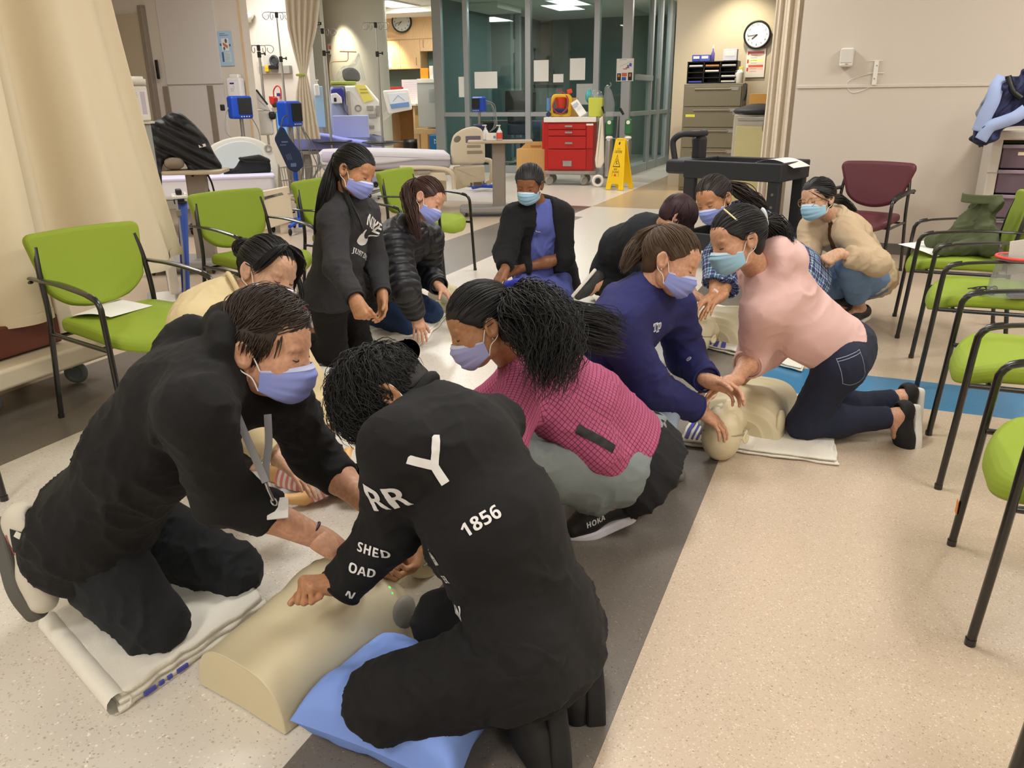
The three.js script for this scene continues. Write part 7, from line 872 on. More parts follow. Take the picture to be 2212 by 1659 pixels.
const tick = person('tick', { label: 'woman kneeling upright in a charcoal hoodie with white printing, long black ponytail', s: 1.0, cell: 0.0105, seed: 9, skin: SKIN.tan, mask: BLUE_MASK,
  pel: [722, 625, { h: 4.32 }], mid: [735, 540, { h: 4.28 }], nb: [752, 428, { h: 4.27 }], sh: { R: [722, 478, { h: 4.14 }], L: [792, 460, { h: 4.42 }] }, el: { R: [728, 578, { l: 0.27, s: -1 }], L: [812, 565, { l: 0.27, s: 1 }] }, wr: { R: [768, 648, { l: 0.235, s: -1 }], L: [826, 635, { l: 0.235, s: -1 }] },
  hip: { R: [705, 640, { h: 4.26 }], L: [745, 628, { h: 4.42 }] }, kn: { R: [722, 762, { y: 0.08 }], L: [775, 742, { y: 0.08 }] }, an: { R: [615, 735, { l: 0.37, s: 1 }], L: [690, 718, { l: 0.37, s: 1 }] }, foot: { R: { dir: [-0.9, 0.1, -0.2], up: [0.1, -0.9, 0.2] }, L: { dir: [-0.75, 0.5, -0.2], up: [-0.4, -0.8, 0.2] } },
  head: { c: [766, 372, { h: 4.22 }], f: [0.82, -0.4, 0.22], u: [0.3, 0.9, 0.2] }, hand: { R: { dir: [0.35, -0.9, 0.2], palm: [0.3, 0.1, -0.9], pose: 'fist' }, L: { dir: [0.05, -0.97, 0.1], palm: [-0.7, 0, 0.6], pose: 'relaxed' } },
  hair: { style: 'f', color: 0x0c0a09, thick: 0.01, tie: [0, 0.03, -0.135], tail: [[706, 420, 4.02], [692, 480, 4.08], [688, 545, 4.16]], R: 0.042, tailN: 360, n: 600, r: 0.0018, tieColor: 0x0a0a0a, seed: 24, locks: [{ pts: [[-0.05, -0.04, -0.05, 0], [758, 445, 3.98], [775, 485, 3.94], [782, 505, 3.94]], r: 0.013, n: 40 }] },
  top: { name: 'hoodie', mat: C.heather, off: 0.017, sleeve: 0.93, hem: 0.05, hood: true, hoodR: 0.075, hoodT: 0.042, arm: 1.05, cuff: 0.036, fold: 0.007 }, pants: { mat: C.blackPant, off: 0.012, leg: 1.1 }, shoe: { mat: std(0xe4e1df, 0.7), sole: std(0xb8335e, 0.7) } });
const puff = person('puff', { label: 'woman in a black puffer jacket with a brown ponytail leaning on one hand', s: 1.0, cell: 0.0105, seed: 12, skin: SKIN.fair, mask: BLUE_MASK,
  pel: [822, 628, { h: 5.06 }], mid: [835, 575, { h: 4.95 }], nb: [882, 490, { h: 4.85 }], sh: { R: [852, 535, { h: 4.72 }], L: [925, 515, { h: 5.02 }] }, el: { R: [872, 618, { l: 0.27, s: -1 }], L: [922, 590, { l: 0.27, s: 1 }] }, wr: { R: [898, 678, { l: 0.24, s: 1 }], L: [948, 618, { l: 0.235, s: -1 }] },
  hip: { R: [812, 645, { h: 4.96 }], L: [845, 622, { h: 5.18 }] }, kn: { R: [880, 700, { y: 0.08 }], L: [932, 675, { y: 0.09 }] }, an: { R: [800, 690, { l: 0.36, s: 1 }], L: [845, 665, { l: 0.36, s: 1 }] }, foot: { R: { dir: [-0.9, 0.1, -0.2], up: [0, -0.9, 0.2] }, L: { dir: [-0.9, 0.1, -0.2], up: [0, -0.9, 0.2] } },
  head: { c: [922, 432, { h: 4.8 }], f: [0.82, -0.5, 0.15], u: [0.42, 0.88, 0.1] }, hand: { R: { dir: [0.25, -0.9, 0.2], palm: [-0.3, -0.3, -0.7], pose: 'press' }, L: { dir: [0.7, -0.65, 0.2], palm: [-0.4, -0.7, -0.1], pose: 'spread' } },
  hair: { style: 'f', color: 0x3b1e12, thick: 0.008, tie: [0, 0.06, -0.13], tail: [[882, 420, 4.65], [892, 470, 4.6], [906, 520, 4.58]], R: 0.05, tailN: 230, n: 360, r: 0.0025, wave: 0.006, tieColor: 0x1a1a1a, seed: 25 },
  top: { name: 'puffer_jacket', mat: C.puffer, off: 0.036, sleeve: 0.95, hem: 0.1, arm: 1.2, cuff: 0.034, fold: 0.005, quilt: 0.016, pitch: 0.055, collar: { r: 0.075, t: 0.024, up: 0.02 } }, pants: { mat: C.jeansMid, off: 0.01 }, shoe: { mat: M.darkgrey, sole: M.white } });
const nurse = person('nurse', { label: 'woman in blue scrubs and a black cardigan kneeling with crossed hands, light blue mask', s: 1.03, cell: 0.0105, seed: 14, skin: SKIN.deep, mask: SKY_MASK, b: 1.08,
  pel: [1178, 582, { h: 5.75 }], mid: [1165, 525, { h: 5.68 }], nb: [1168, 442, { h: 5.62 }], sh: { R: [1112, 468, { h: 5.55 }], L: [1212, 465, { h: 5.62 }] }, el: { R: [1092, 545, { l: 0.27, s: -1 }], L: [1215, 558, { l: 0.275, s: -1 }] }, wr: { R: [1090, 585, { l: 0.24, s: -1 }], L: [1118, 582, { l: 0.25, s: -1 }] },
  hip: { R: [1150, 595, { h: 5.7 }], L: [1206, 592, { h: 5.8 }] }, kn: { R: [1122, 645, { y: 0.085 }], L: [1192, 640, { y: 0.085 }] }, an: { R: [1165, 625, { h: 5.85 }], L: [1232, 632, { h: 5.82 }] }, foot: { R: { dir: [0.5, 0.3, -0.7], up: [0, -0.9, -0.2] }, L: { dir: [0.7, -0.1, -0.6], up: [0.1, 0.6, 0.6] } },
  head: { c: [1143, 400, { h: 5.52 }], f: [-0.3, -0.5, 0.8], u: [-0.02, 0.9, 0.42] }, hand: { R: { dir: [-0.5, -0.75, 0.3], palm: [0.3, -0.5, -0.5], pose: 'press' }, L: { dir: [-0.85, -0.4, 0.2], palm: [-0.2, -0.7, -0.4], pose: 'press' } },
  hair: { style: 'f', color: 0x201f20, thick: 0.012, tie: [-0.03, 0.07, -0.12], bun: [-0.03, 0.075, -0.135], bunR: 0.03, n: 380, r: 0.0026, seed: 26 },
  top: { name: 'scrub_top', mat: C.scrubs, off: 0.014, sleeve: -0.5, hem: 0.1, fold: 0.009, foldDir: [0, 1, 0] }, over: { name: 'cardigan', mat: C.cardigan, off: 0.03, sleeve: 0.82, hem: 0.2, open: 0.085, fold: 0.006, flare: 0.015 }, pants: { mat: C.scrubs, off: 0.018, leg: 1.15, fold: 0.008 }, shoe: { mat: std(0xdedbd4, 0.7), sole: M.white } });
const navy = person('navy', { label: 'woman in a navy sweatshirt with a brown ponytail reaching to the manikin head', s: 1.0, cell: 0.0098, handCell: 0.0038, seed: 16, skin: SKIN.fair, mask: BLUE_MASK,
  pel: [1318, 845, { h: 3.05 }], mid: [1320, 755, { h: 3.02 }], nb: [1395, 628, { h: 2.98 }], sh: { R: [1335, 705, { h: 2.83 }], L: [1455, 660, { h: 3.14 }] }, el: { R: [1400, 838, { l: 0.275, s: 1 }], L: [1480, 770, { l: 0.27, s: 1 }] }, wr: { R: [1508, 885, { l: 0.245, s: 1 }], L: [1528, 822, { l: 0.24, s: -1 }] },
  hip: { R: [1300, 880, { h: 2.95 }], L: [1350, 850, { h: 3.18 }] }, kn: { R: [1432, 868, { h: 2.92 }], L: [1425, 845, { h: 3.2 }] }, an: { R: [1402, 968, { y: 0.1 }], L: [1390, 950, { h: 3.2 }] }, foot: { R: { dir: [0.8, -0.4, 0.3], up: [0.1, 0.9, 0.1] }, L: { dir: [0.8, -0.4, 0.3], up: [0.1, 0.9, 0.1] } },
  head: { c: [1450, 566, { h: 2.98 }], f: [0.8, -0.42, 0.28], u: [0.28, 0.9, 0.2] }, hand: { R: { dir: [0.72, -0.45, -0.1], palm: [0.1, -0.8, -0.4], pose: 'spread' }, L: { dir: [0.85, -0.3, 0.3], palm: [0, -0.7, 0.4], pose: 'relaxed' } },
  hair: { style: 'f', color: 0x4a3520, thick: 0.008, tie: [0, 0.095, -0.1], tail: [[1385, 530, 3.0], [1362, 556, 2.98], [1345, 585, 2.96]], R: 0.045, tailN: 420, n: 800, r: 0.0015, tieColor: 0x1a1410, seed: 27, ragged: 0.6 },
  top: { name: 'sweatshirt', mat: C.navy, off: 0.026, sleeve: 0.93, hem: 0.1, arm: 1.2, cuff: 0.036, fold: 0.009, collar: { r: 0.07, t: 0.011, up: 0.02 } }, pants: { mat: std(0x9fb2cc, 0.9), off: 0.014 }, shoe: { mat: std(0x6b6a64, 0.6), sole: std(0x8a8880, 0.6) } });
const pink = person('pink', { label: 'woman in a pale pink hoodie and dark jeans pressing on the manikin chest', s: 1.02, cell: 0.0095, handCell: 0.0038, seed: 18, skin: SKIN.fair, mask: SKY_MASK,
  pel: [1818, 755, { h: 3.5 }], mid: [1745, 705, { h: 3.42 }], nb: [1645, 592, { h: 3.34 }], sh: { L: [1645, 672, { h: 3.2 }], R: [1665, 615, { h: 3.5 }] }, el: { L: [1632, 768, { l: 0.275, s: 1 }], R: [1660, 750, { h: 3.42 }] }, wr: { L: [1586, 822, { l: 0.245, s: -1 }], R: [1590, 832, { l: 0.25, s: 1 }] },
  hip: { L: [1815, 790, { h: 3.36 }], R: [1835, 745, { h: 3.62 }] }, kn: { L: [1735, 915, { y: 0.085 }], R: [1775, 890, { y: 0.085 }] }, an: { L: [1942, 900, { y: 0.11 }], R: [1950, 860, { l: 0.37, s: 1 }] }, foot: { L: { dir: [-0.12, -0.98, 0.15], up: [-0.95, 0.2, 0.1] }, R: { dir: [-0.2, -0.95, 0.1], up: [-0.9, 0.35, 0.1] } },
  head: { c: [1592, 520, { h: 3.22 }], f: [-0.9, -0.32, 0.15], u: [-0.18, 0.93, 0.2] }, hand: { L: { dir: [-0.9, -0.2, 0.1], palm: [0, -0.9, 0.1], pose: 'press' }, R: { dir: [-0.85, -0.3, 0.1], palm: [0, -0.9, -0.1], pose: 'press' } },
  hair: { style: 'f', color: 0x0e0b0c, thick: 0.009, tie: [0, 0.035, -0.128], tail: [[1668, 496, 3.2], [1690, 515, 3.18], [1704, 552, 3.18]], R: 0.066, tailN: 420, n: 800, r: 0.0016, wave: 0.004, tieColor: 0xc9cdd0, seed: 28 },
  top: { name: 'hoodie', mat: C.pink, off: 0.024, sleeve: 0.35, cut: true, hood: true, hoodR: 0.085, hoodT: 0.05, arm: 1.12, cuff: 0.044, fold: 0.006, foldF: 6, belly: 0.006 }, pants: { mat: C.jeansDark, off: 0.007, end: 0.9, cuff: 0.04, fold: 0.004 }, shoe: { mat: std(0x111112, 0.8), sole: std(0xdcd8cf, 0.7), thick: 0.03 } });
const plaid = person('plaid', { label: 'woman in a blue plaid flannel shirt giving compressions behind the pink hoodie', s: 1.0, cell: 0.0105, seed: 31, skin: SKIN.tan, mask: 0x7f8fcf,
  pel: [1722, 590, { h: 4.95 }], mid: [1665, 540, { h: 4.83 }], nb: [1592, 470, { h: 4.7 }], sh: { L: [1590, 520, { h: 4.5 }], R: [1592, 488, { h: 4.84 }] }, el: { L: [1582, 588, { l: 0.27, s: 1 }], R: [1552, 560, { l: 0.27, s: -1 }] }, wr: { L: [1560, 640, { l: 0.24, s: -1 }], R: [1540, 640, { l: 0.24, s: -1 }] },
  hip: { L: [1720, 612, { h: 4.85 }], R: [1735, 588, { h: 5.1 }] }, kn: { L: [1700, 690, { y: 0.08 }], R: [1710, 670, { y: 0.08 }] }, an: { L: [1800, 660, { l: 0.37, s: 1 }], R: [1810, 645, { l: 0.37, s: 1 }] }, foot: { L: { dir: [0.9, 0, -0.2], up: [0, -0.9, 0] }, R: { dir: [0.9, 0, -0.2], up: [0, -0.9, 0] } },
  head: { c: [1542, 432, { h: 4.55 }], f: [-0.68, -0.5, 0.5], u: [-0.35, 0.86, 0.35] }, hand: { L: { dir: [-0.7, -0.5, 0.2], palm: [0, -0.9, 0], pose: 'press' }, R: { dir: [-0.75, -0.45, 0.2], palm: [0, -0.9, 0], pose: 'press' } },
  hair: { style: 'f', color: 0x21160f, thick: 0.008, tie: [0, 0.05, -0.13], tail: [[1612, 420, 4.42], [1640, 440, 4.42], [1655, 462, 4.44]], R: 0.045, tailN: 170, n: 320, r: 0.0026, wave: 0.01, tieColor: 0x15100c, seed: 29 },
  top: { name: 'flannel_shirt', mat: C.plaid, off: 0.03, sleeve: 0.62, hem: 0.14, arm: 1.25, cuff: 0.05, fold: 0.008, collar: { r: 0.078, t: 0.016, up: 0.02 } }, pants: { mat: C.jeansMid, off: 0.01 }, shoe: { mat: M.darkgrey, sole: M.white } });
const red = person('red', { label: 'person with short dark red hair and navy black top bending over the farther manikin', s: 1.0, cell: 0.0105, seed: 33, skin: SKIN.fair, mask: 0xc9cfe0,
  pel: [1325, 580, { h: 5.55 }], mid: [1340, 530, { h: 5.4 }], nb: [1430, 492, { h: 5.15 }], sh: { R: [1408, 545, { h: 4.98 }], L: [1460, 505, { h: 5.28 }] }, el: { R: [1432, 628, { l: 0.27, s: -1 }], L: [1470, 585, { l: 0.27, s: -1 }] }, wr: { R: [1478, 682, { l: 0.24, s: -1 }], L: [1500, 638, { l: 0.24, s: -1 }] },
  hip: { R: [1318, 600, { h: 5.42 }], L: [1345, 580, { h: 5.65 }] }, kn: { R: [1400, 665, { y: 0.08 }], L: [1430, 640, { y: 0.08 }] }, an: { R: [1292, 612, { l: 0.37, s: 1 }], L: [1330, 605, { l: 0.37, s: 1 }] }, foot: { R: { dir: [-0.6, -0.7, -0.2], up: [0.5, -0.4, 0] }, L: { dir: [-0.6, -0.7, -0.2], up: [0.5, -0.4, 0] } },
  head: { c: [1462, 468, { h: 5.05 }], f: [0.62, -0.7, -0.25], u: [0.5, 0.8, 0.3] }, hand: { R: { dir: [0.6, -0.75, 0.2], palm: [0.2, -0.6, -0.5], pose: 'spread' }, L: { dir: [0.85, -0.45, 0.2], palm: [0, -0.8, 0.1], pose: 'relaxed' } },
  hair: { style: 'f', color: 0x2a0c12, thick: 0.018, n: 700, r: 0.0026, short: { flow: (d) => [0, -0.8, 0.5], len: 0.12, side: 0.05, lift: 0.1, mess: 0.25 }, seed: 30 },
  top: { name: 'shirt', mat: C.darkNavy, off: 0.028, sleeve: -0.05, hem: 0.12, arm: 1.2, fold: 0.007 }, pants: { mat: C.blackPant, off: 0.012 }, shoe: { mat: std(0x30302e, 0.7), sole: M.white } });
const beige = person('beige', { label: 'woman in a beige overshirt and light jeans squatting with round glasses and light blue mask', s: 1.02, cell: 0.0105, seed: 35, skin: SKIN.light, mask: SKY_MASK,
  pel: [1880, 598, { h: 5.55 }], mid: [1850, 550, { h: 5.45 }], nb: [1802, 470, { h: 5.35 }], sh: { L: [1832, 505, { h: 5.2 }], R: [1752, 495, { h: 5.42 }] }, el: { L: [1895, 570, { l: 0.27, s: -1 }], R: [1745, 570, { l: 0.27, s: -1 }] }, wr: { L: [1812, 548, { l: 0.245, s: -1 }], R: [1775, 605, { l: 0.24, s: -1 }] },
  hip: { L: [1885, 600, { h: 5.45 }], R: [1860, 610, { h: 5.62 }] }, kn: { L: [1836, 568, { l: 0.41, s: -1 }], R: [1772, 605, { l: 0.4, s: -1 }] }, an: { L: [1858, 668, { y: 0.1 }], R: [1830, 655, { y: 0.1 }] }, foot: { L: { dir: [-0.8, -0.4, 0.3], up: [0, 0.9, 0.2] }, R: { dir: [-0.8, -0.4, 0.3], up: [0, 0.9, 0.2] } },
  head: { c: [1765, 432, { h: 5.25 }], f: [-0.78, -0.22, 0.5], u: [-0.12, 0.95, 0.2] }, hand: { L: { dir: [-0.8, -0.4, 0.1], palm: [-0.1, -0.5, -0.6], pose: 'fist' }, R: { dir: [-0.4, -0.6, 0.2], palm: [0, -0.5, -0.5], pose: 'relaxed' } },
  hair: { style: 'f', color: 0x0b0a0b, thick: 0.01, tie: [0, -0.01, -0.125], tail: [[1815, 430, 5.05], [1835, 445, 5.06], [1850, 455, 5.08]], R: 0.03, tailN: 120, n: 400, r: 0.0026, tieColor: 0x1f8a5a, seed: 32 },
  top: { name: 'tee', mat: cloth(0x5c3c1e), off: 0.008, sleeve: -0.4, hem: 0.04 }, over: { name: 'overshirt', mat: C.beige, off: 0.02, sleeve: 0.8, hem: 0.06, open: 0.04, shift: -0.02, fold: 0.01, cuff: 0.044, collar: true }, pants: { mat: C.jeansLight, off: 0.014, leg: 1.2, end: 0.7, cuff: 0.058 }, shoe: { mat: M.darkgrey, sole: M.white } });
const curly = person('curly', { label: 'woman in a pink grid fleece jacket with long curly black hair squatting in the middle', s: 1.03, cell: 0.009, seed: 37, skin: SKIN.tan, mask: 0xa3a6d2,
  pel: [1365, 975, { h: 2.56 }], mid: [1270, 880, { h: 2.53 }], nb: [1120, 785, { h: 2.52 }], sh: { L: [1125, 860, { h: 2.36 }], R: [1175, 765, { h: 2.74 }] }, el: { L: [1080, 960, { l: 0.27, s: -1 }], R: [1050, 880, { h: 2.85 }] }, wr: { L: [960, 990, { l: 0.24, s: 1 }], R: [960, 960, { h: 2.7 }] },
  hip: { L: [1335, 1025, { h: 2.44 }], R: [1390, 950, { h: 2.7 }] }, kn: { L: [1120, 1000, { l: 0.4, s: -1 }], R: [1190, 940, { h: 2.72 }] }, an: { L: [1326, 1086, { y: 0.105 }], R: [1378, 1052, { y: 0.115 }] }, foot: { L: { dir: [-0.93, -0.3, 0.2], up: [0.05, 0.9, 0.35] }, R: { dir: [-0.85, -0.42, 0.2], up: [-0.1, 0.9, 0.35] } },
  head: { c: [1040, 705, { h: 2.42 }], f: [-0.88, -0.42, 0.12], u: [-0.3, 0.9, 0.2] }, hand: { L: { dir: [-0.8, -0.4, 0.1], palm: [0, -0.8, -0.2], pose: 'relaxed' }, R: { dir: [-0.6, -0.6, 0.1], palm: [0, -0.8, -0.2], pose: 'relaxed' } },
  hair: { style: 'f', color: 0x0c0a0a, thick: 0.011, tie: [0, 0.055, -0.125], tail: [[1165, 692, 2.35], [1195, 740, 2.3], [1180, 825, 2.26]], R: 0.115, tailN: 1300, n: 900, r: 0.0015, wave: 0.024, ragged: 0.62, tieColor: 0x16208e, seed: 34, prof: (s) => sstep(-0.1, 0.35, s) * (1 - 0.35 * s * s), locks: [{ pts: [[0, 0.055, -0.13, 0], [1210, 690, 2.42], [1280, 710, 2.46], [1330, 735, 2.48]], r: 0.065, n: 620, wave: 0.022 }] },
  top: { name: 'fleece_jacket', mat: C.grid, off: 0.024, sleeve: 0.95, cut: true, arm: 1.1, cuff: 0.036, fold: 0.006, extra: [[[1200, 900, { h: 2.36 }], [1285, 975, { h: 2.36 }], 0.075, 0.07], [[1285, 975, { h: 2.36 }], [1320, 1010, { h: 2.4 }], 0.07, 0.06]] }, pants: { mat: C.greyPant, off: 0.01, leg: 0.96, fold: 0.008, end: 0.86, cuff: 0.056 }, shoe: { mat: std(0x0d0d0e, 0.65), sole: std(0xd6d4de, 0.6), thick: 0.034, s: 1.06 } });
// ---------------------------------------------------------------- prints and small things the people wear
const txt = (t, o = {}) => (c, a, b) => { c.fillStyle = o.color ?? '#dcdcda'; c.font = (o.style ?? 'bold') + ' ' + (o.size ?? b * 0.95) + 'px sans-serif'; c.textAlign = 'center'; c.textBaseline = 'middle'; c.fillText(t, a / 2, b / 2 + (o.dy ?? b * 0.04), a * 0.98); };
const P = (j, m, px, py, w, h, rot, d, n, cw, ch) => printOn(j, m, px, py, w, h, rot, d, n, cw, ch);
P(back, back.top, 935, 1008, 0.095, 0.1, -0.62, (c, a, b) => { c.strokeStyle = '#dededc'; c.lineWidth = 50; c.beginPath(); c.moveTo(24, 8); c.lineTo(128, 132); c.lineTo(232, 8); c.moveTo(128, 128); c.lineTo(128, 250); c.stroke(); }, 'print');
P(back, back.top, 1040, 1120, 0.115, 0.042, -0.5, txt('1856'), 'print', 256, 96);
P(back, back.top, 826, 1080, 0.115, 0.1, -0.06, txt('RR', { size: 185 }), 'print', 256, 200);
P(back, back.top, 800, 1190, 0.1, 0.034, 0.28, txt('SHED'), 'print', 256, 84);
P(back, back.top, 785, 1234, 0.075, 0.034, 0.22, txt('OAD'), 'print', 192, 84);
P(back, back.top, 752, 1282, 0.036, 0.034, 0.4, txt('N'), 'print', 96, 90);
P(back, back.top, 936, 1205, 0.02, 0.042, -0.5, (c, a, b) => { c.fillStyle = '#b9b9b7'; c.fillRect(4, 4, a - 8, b - 8); c.fillStyle = '#151515'; c.font = 'bold 34px sans-serif'; c.fillText('ECT', 8, 50); c.fillText('EST', 8, 100); }, 'print', 80, 128);
P(back, back.top, 962, 1250, 0.022, 0.03, -0.3, txt('ER'), 'print', 90, 90);
P(back, back.top, 990, 1322, 0.03, 0.05, -0.3, txt('W'), 'print', 96, 128);
P(tick, tick.top, 794, 515, 0.23, 0.26, -0.06, (c, a, b) => { c.fillStyle = '#e4e0dc'; c.font = 'italic bold 98px sans-serif'; c.textAlign = 'center'; c.fillText('NIKE', a / 2, 92, 232); c.beginPath(); c.moveTo(30, 118); c.quadraticCurveTo(-16, 218, 64, 214); c.quadraticCurveTo(130, 200, 246, 92); c.quadraticCurveTo(130, 160, 80, 164); c.quadraticCurveTo(34, 166, 40, 118); c.fill(); c.font = 'bold 40px serif'; c.fillText('JUST DO IT.', a / 2, 272, 220); }, 'print', 256, 300);
P(navy, navy.top, 1420, 706, 0.06, 0.06, -0.35, (c, a, b) => { c.strokeStyle = '#d8dae6'; c.lineWidth = 7; c.font = 'bold 90px serif'; c.strokeText('T', 6, 100); c.strokeText('p', 64, 92); }, 'print', 128, 128);
P(navy, navy.top, 1487, 774, 0.024, 0.024, 0, (c, a, b) => { c.fillStyle = '#d9d4e6'; c.beginPath(); c.arc(a / 2, b / 2, a * 0.46, 0, 7); c.fill(); c.strokeStyle = '#4a2a6a'; c.lineWidth = a * 0.16; c.beginPath(); c.arc(a / 2, b / 2, a * 0.24, 0.7, 5.6); c.stroke(); c.fillStyle = '#b8345a'; c.fillRect(a * 0.5, b * 0.42, a * 0.24, b * 0.18); }, 'badge', 64, 64);
P(curly, curly.top, 1290, 948, 0.14, 0.03, 0.5, (c, a, b) => { c.fillStyle = '#0d0d0e'; c.fillRect(0, 0, a, b); }, 'pocket_trim', 64, 16);
P(curly, curly.shoes.L, 1288, 1128, 0.085, 0.026, -0.42, txt('HOKA', { color: '#cfcfd0', style: 'italic bold' }), 'print', 256, 80);
P(pink, pink.shoes.L, 1976, 902, 0.055, 0.018, -1.35, txt('adidas', { color: '#e8e8e8' }), 'print', 192, 64);
P(pink, pink.pants, 1845, 800, 0.13, 0.15, -0.25, (c, a, b) => { c.strokeStyle = '#8b93a8'; c.lineWidth = 4; c.beginPath(); c.moveTo(30, 40); c.lineTo(226, 20); c.lineTo(222, 200); c.quadraticCurveTo(130, 262, 40, 210); c.closePath(); c.stroke(); c.beginPath(); c.moveTo(30, 56); c.lineTo(226, 38); c.stroke(); }, 'pocket_stitching');
P(man, man.shoes.R, 50, 1178, 0.12, 0.09, 0.5, (c, a, b) => { c.fillStyle = '#17181a'; c.beginPath(); c.moveTo(20, 60); c.lineTo(190, 20); c.lineTo(236, 120); c.lineTo(90, 176); c.closePath(); c.fill(); c.fillStyle = '#dad7c4'; c.fillRect(60, 52, 40, 34); c.fillRect(180, 100, 44, 30); c.strokeStyle = '#b0283a'; c.lineWidth = 9; c.beginPath(); c.moveTo(10, 110); c.lineTo(40, 160); c.lineTo(110, 186); c.stroke(); }, 'heel_panel', 256, 200);
P(nurse, nurse.top, 1160, 505, 0.04, 0.05, 0, (c, a, b) => { c.fillStyle = '#4d57a0'; c.fillRect(0, 0, a, b); c.fillStyle = '#d8d8d8'; c.fillRect(4, 4, a - 8, 8); }, 'chest_pocket', 64, 80);
// black hem band of the grid jacket, blue scrunchie
{ const j = curly, dn = j.pel.clone().sub(j.mid).normalize(), side = j.hipL.clone().sub(j.hipR).normalize(), F = new Field(0.03); F.cap(j.pel.clone().addScaledVector(dn, -0.006), j.pel.clone().addScaledVector(dn, 0.12), 0.137, 0.146, { side, w: 1.5, cutA: true, cutB: true }); const g = F.mesh(0.009); push(g, fold(77, 0.009, 8, dn)); j.put('hem_band', g, cloth(0x111113), j.top, F);
  const S = new Strands(); reseed(5); const T = V(0, 0.055, -0.128), ring = []; for (let i = 0; i <= 30; i++) { const a = (i / 30) * 6.283; ring.push(V(Math.cos(a) * 0.026, Math.sin(a) * 0.026 + 0.004 * Math.sin(a * 7), 0.006 * Math.sin(a * 5)).add(T).applyMatrix4(j.HM)); } S.add(ring, 0.013, 1, 8); j.put('scrunchie', [S.geo(), ball(0.026, V(0.02, 0.075, -0.135).applyMatrix4(j.HM).toArray(), 1.5, 0.7, 0.6, [0, 0, 0.5])], std(0x161e96, 0.7)); }
// lanyard and bracelet of the man
{ const j = man, pts = (a) => a.map(([x, y, d]) => at(x, y, d)); const rib = (a, w) => sheet(24, 2, (u, v) => { const c = new THREE.CatmullRomCurve3(pts(a)), p = c.getPoint(u), t = c.getTangent(u), n = t.clone().cross(FWD).normalize(); return p.addScaledVector(n, (v - 0.5) * w); }, 0.0015);
  const L = j.put('lanyard', [rib([[505, 880, 1.86], [530, 940, 1.84], [556, 1000, 1.84], [574, 1042, 1.85]], 0.018), rib([[578, 895, 1.9], [580, 960, 1.88], [574, 1010, 1.87], [574, 1042, 1.86]], 0.018)], std(0x8f9095, 0.7)); j.put('clip', [tube(pts([[574, 1042, 1.86], [580, 1058, 1.87], [590, 1080, 1.89]]), 0.004), torus(0.009, 0.002, at(592, 1084, 1.9).toArray())], M.chrome, L); j.put('badge_holder', box(0.05, 0.005, 0.06, at(600, 1098, 1.93).toArray(), 0.002, [0.5, 0.6, 0]), std(0xd9d6d0, 0.4), L);
  const ring = (m, r, y, t) => torus(r, t, [0, 0, 0], [R90, 0, 0], 28).translate(0, y, 0).applyMatrix4(m); j.put('bracelet', [ring(j.HMR, 0.031, -0.022, 0.004)], std(0x2a2030, 0.5)); const q = V(0.031, -0.022, 0.0).applyMatrix4(j.HMR); j.put('bracelet_bead', ball(0.007, q.toArray()), M.chrome);
  cream.put('watch_strap', [ring(cream.HML, 0.03, -0.03, 0.009)], std(0xcf9f98, 0.6)); cream.put('watch_case', ball(0.014, V(0, -0.03, -0.03).applyMatrix4(cream.HML).toArray(), 1, 1, 0.6), std(0xb58f8a, 0.4)); back.put('watch_strap', [ring(back.HML, 0.031, -0.02, 0.008)], M.black); plaid.put('watch_strap', [ring(plaid.HMR, 0.03, -0.02, 0.009)], std(0xd8c0b8, 0.6)); }
// eyeglasses, hair clips, earrings
{ const gl = (j, m, r) => { const A = j.HM, g = [torus(r, 0.0016, [0.034, -0.004, 0.103], null, 28), torus(r, 0.0016, [-0.034, -0.004, 0.103], null, 28), bar([-0.012, 0.0, 0.105], [0.012, 0.0, 0.105], 0.0014)]; for (const e of [-1, 1]) g.push(bar([e * 0.057, 0.002, 0.098], [e * 0.083, 0.006, -0.012], 0.0018)); return j.put('eyeglasses', g.map((k) => k.applyMatrix4(A)), m); }; gl(beige, std(0xb08a4e, 0.3, { metalness: 0.8 }), 0.023); gl(back, M.black, 0.022);
  const A = pink.HM; pink.put('hair_clip', box(0.006, 0.075, 0.006, [0.06, 0.105, 0.03], 0.002, [0.5, 0, 0.35]).applyMatrix4(A), std(0xe6d9a0, 0.4)); pink.put('claw_clip', [ball(0.022, [0.012, 0.06, -0.125], 0.7, 1.4, 0.5)].map((g) => g.applyMatrix4(A)), std(0xd2d6d8, 0.4));
  for (const [j, e] of [[pink, 1], [navy, -1], [curly, 1], [back, 1]]) j.put('earring', ball(0.0038, V(e * 0.083, -0.036, -0.006).applyMatrix4(j.HM).toArray(), 1, 1, 1, null, 10), M.chrome); }
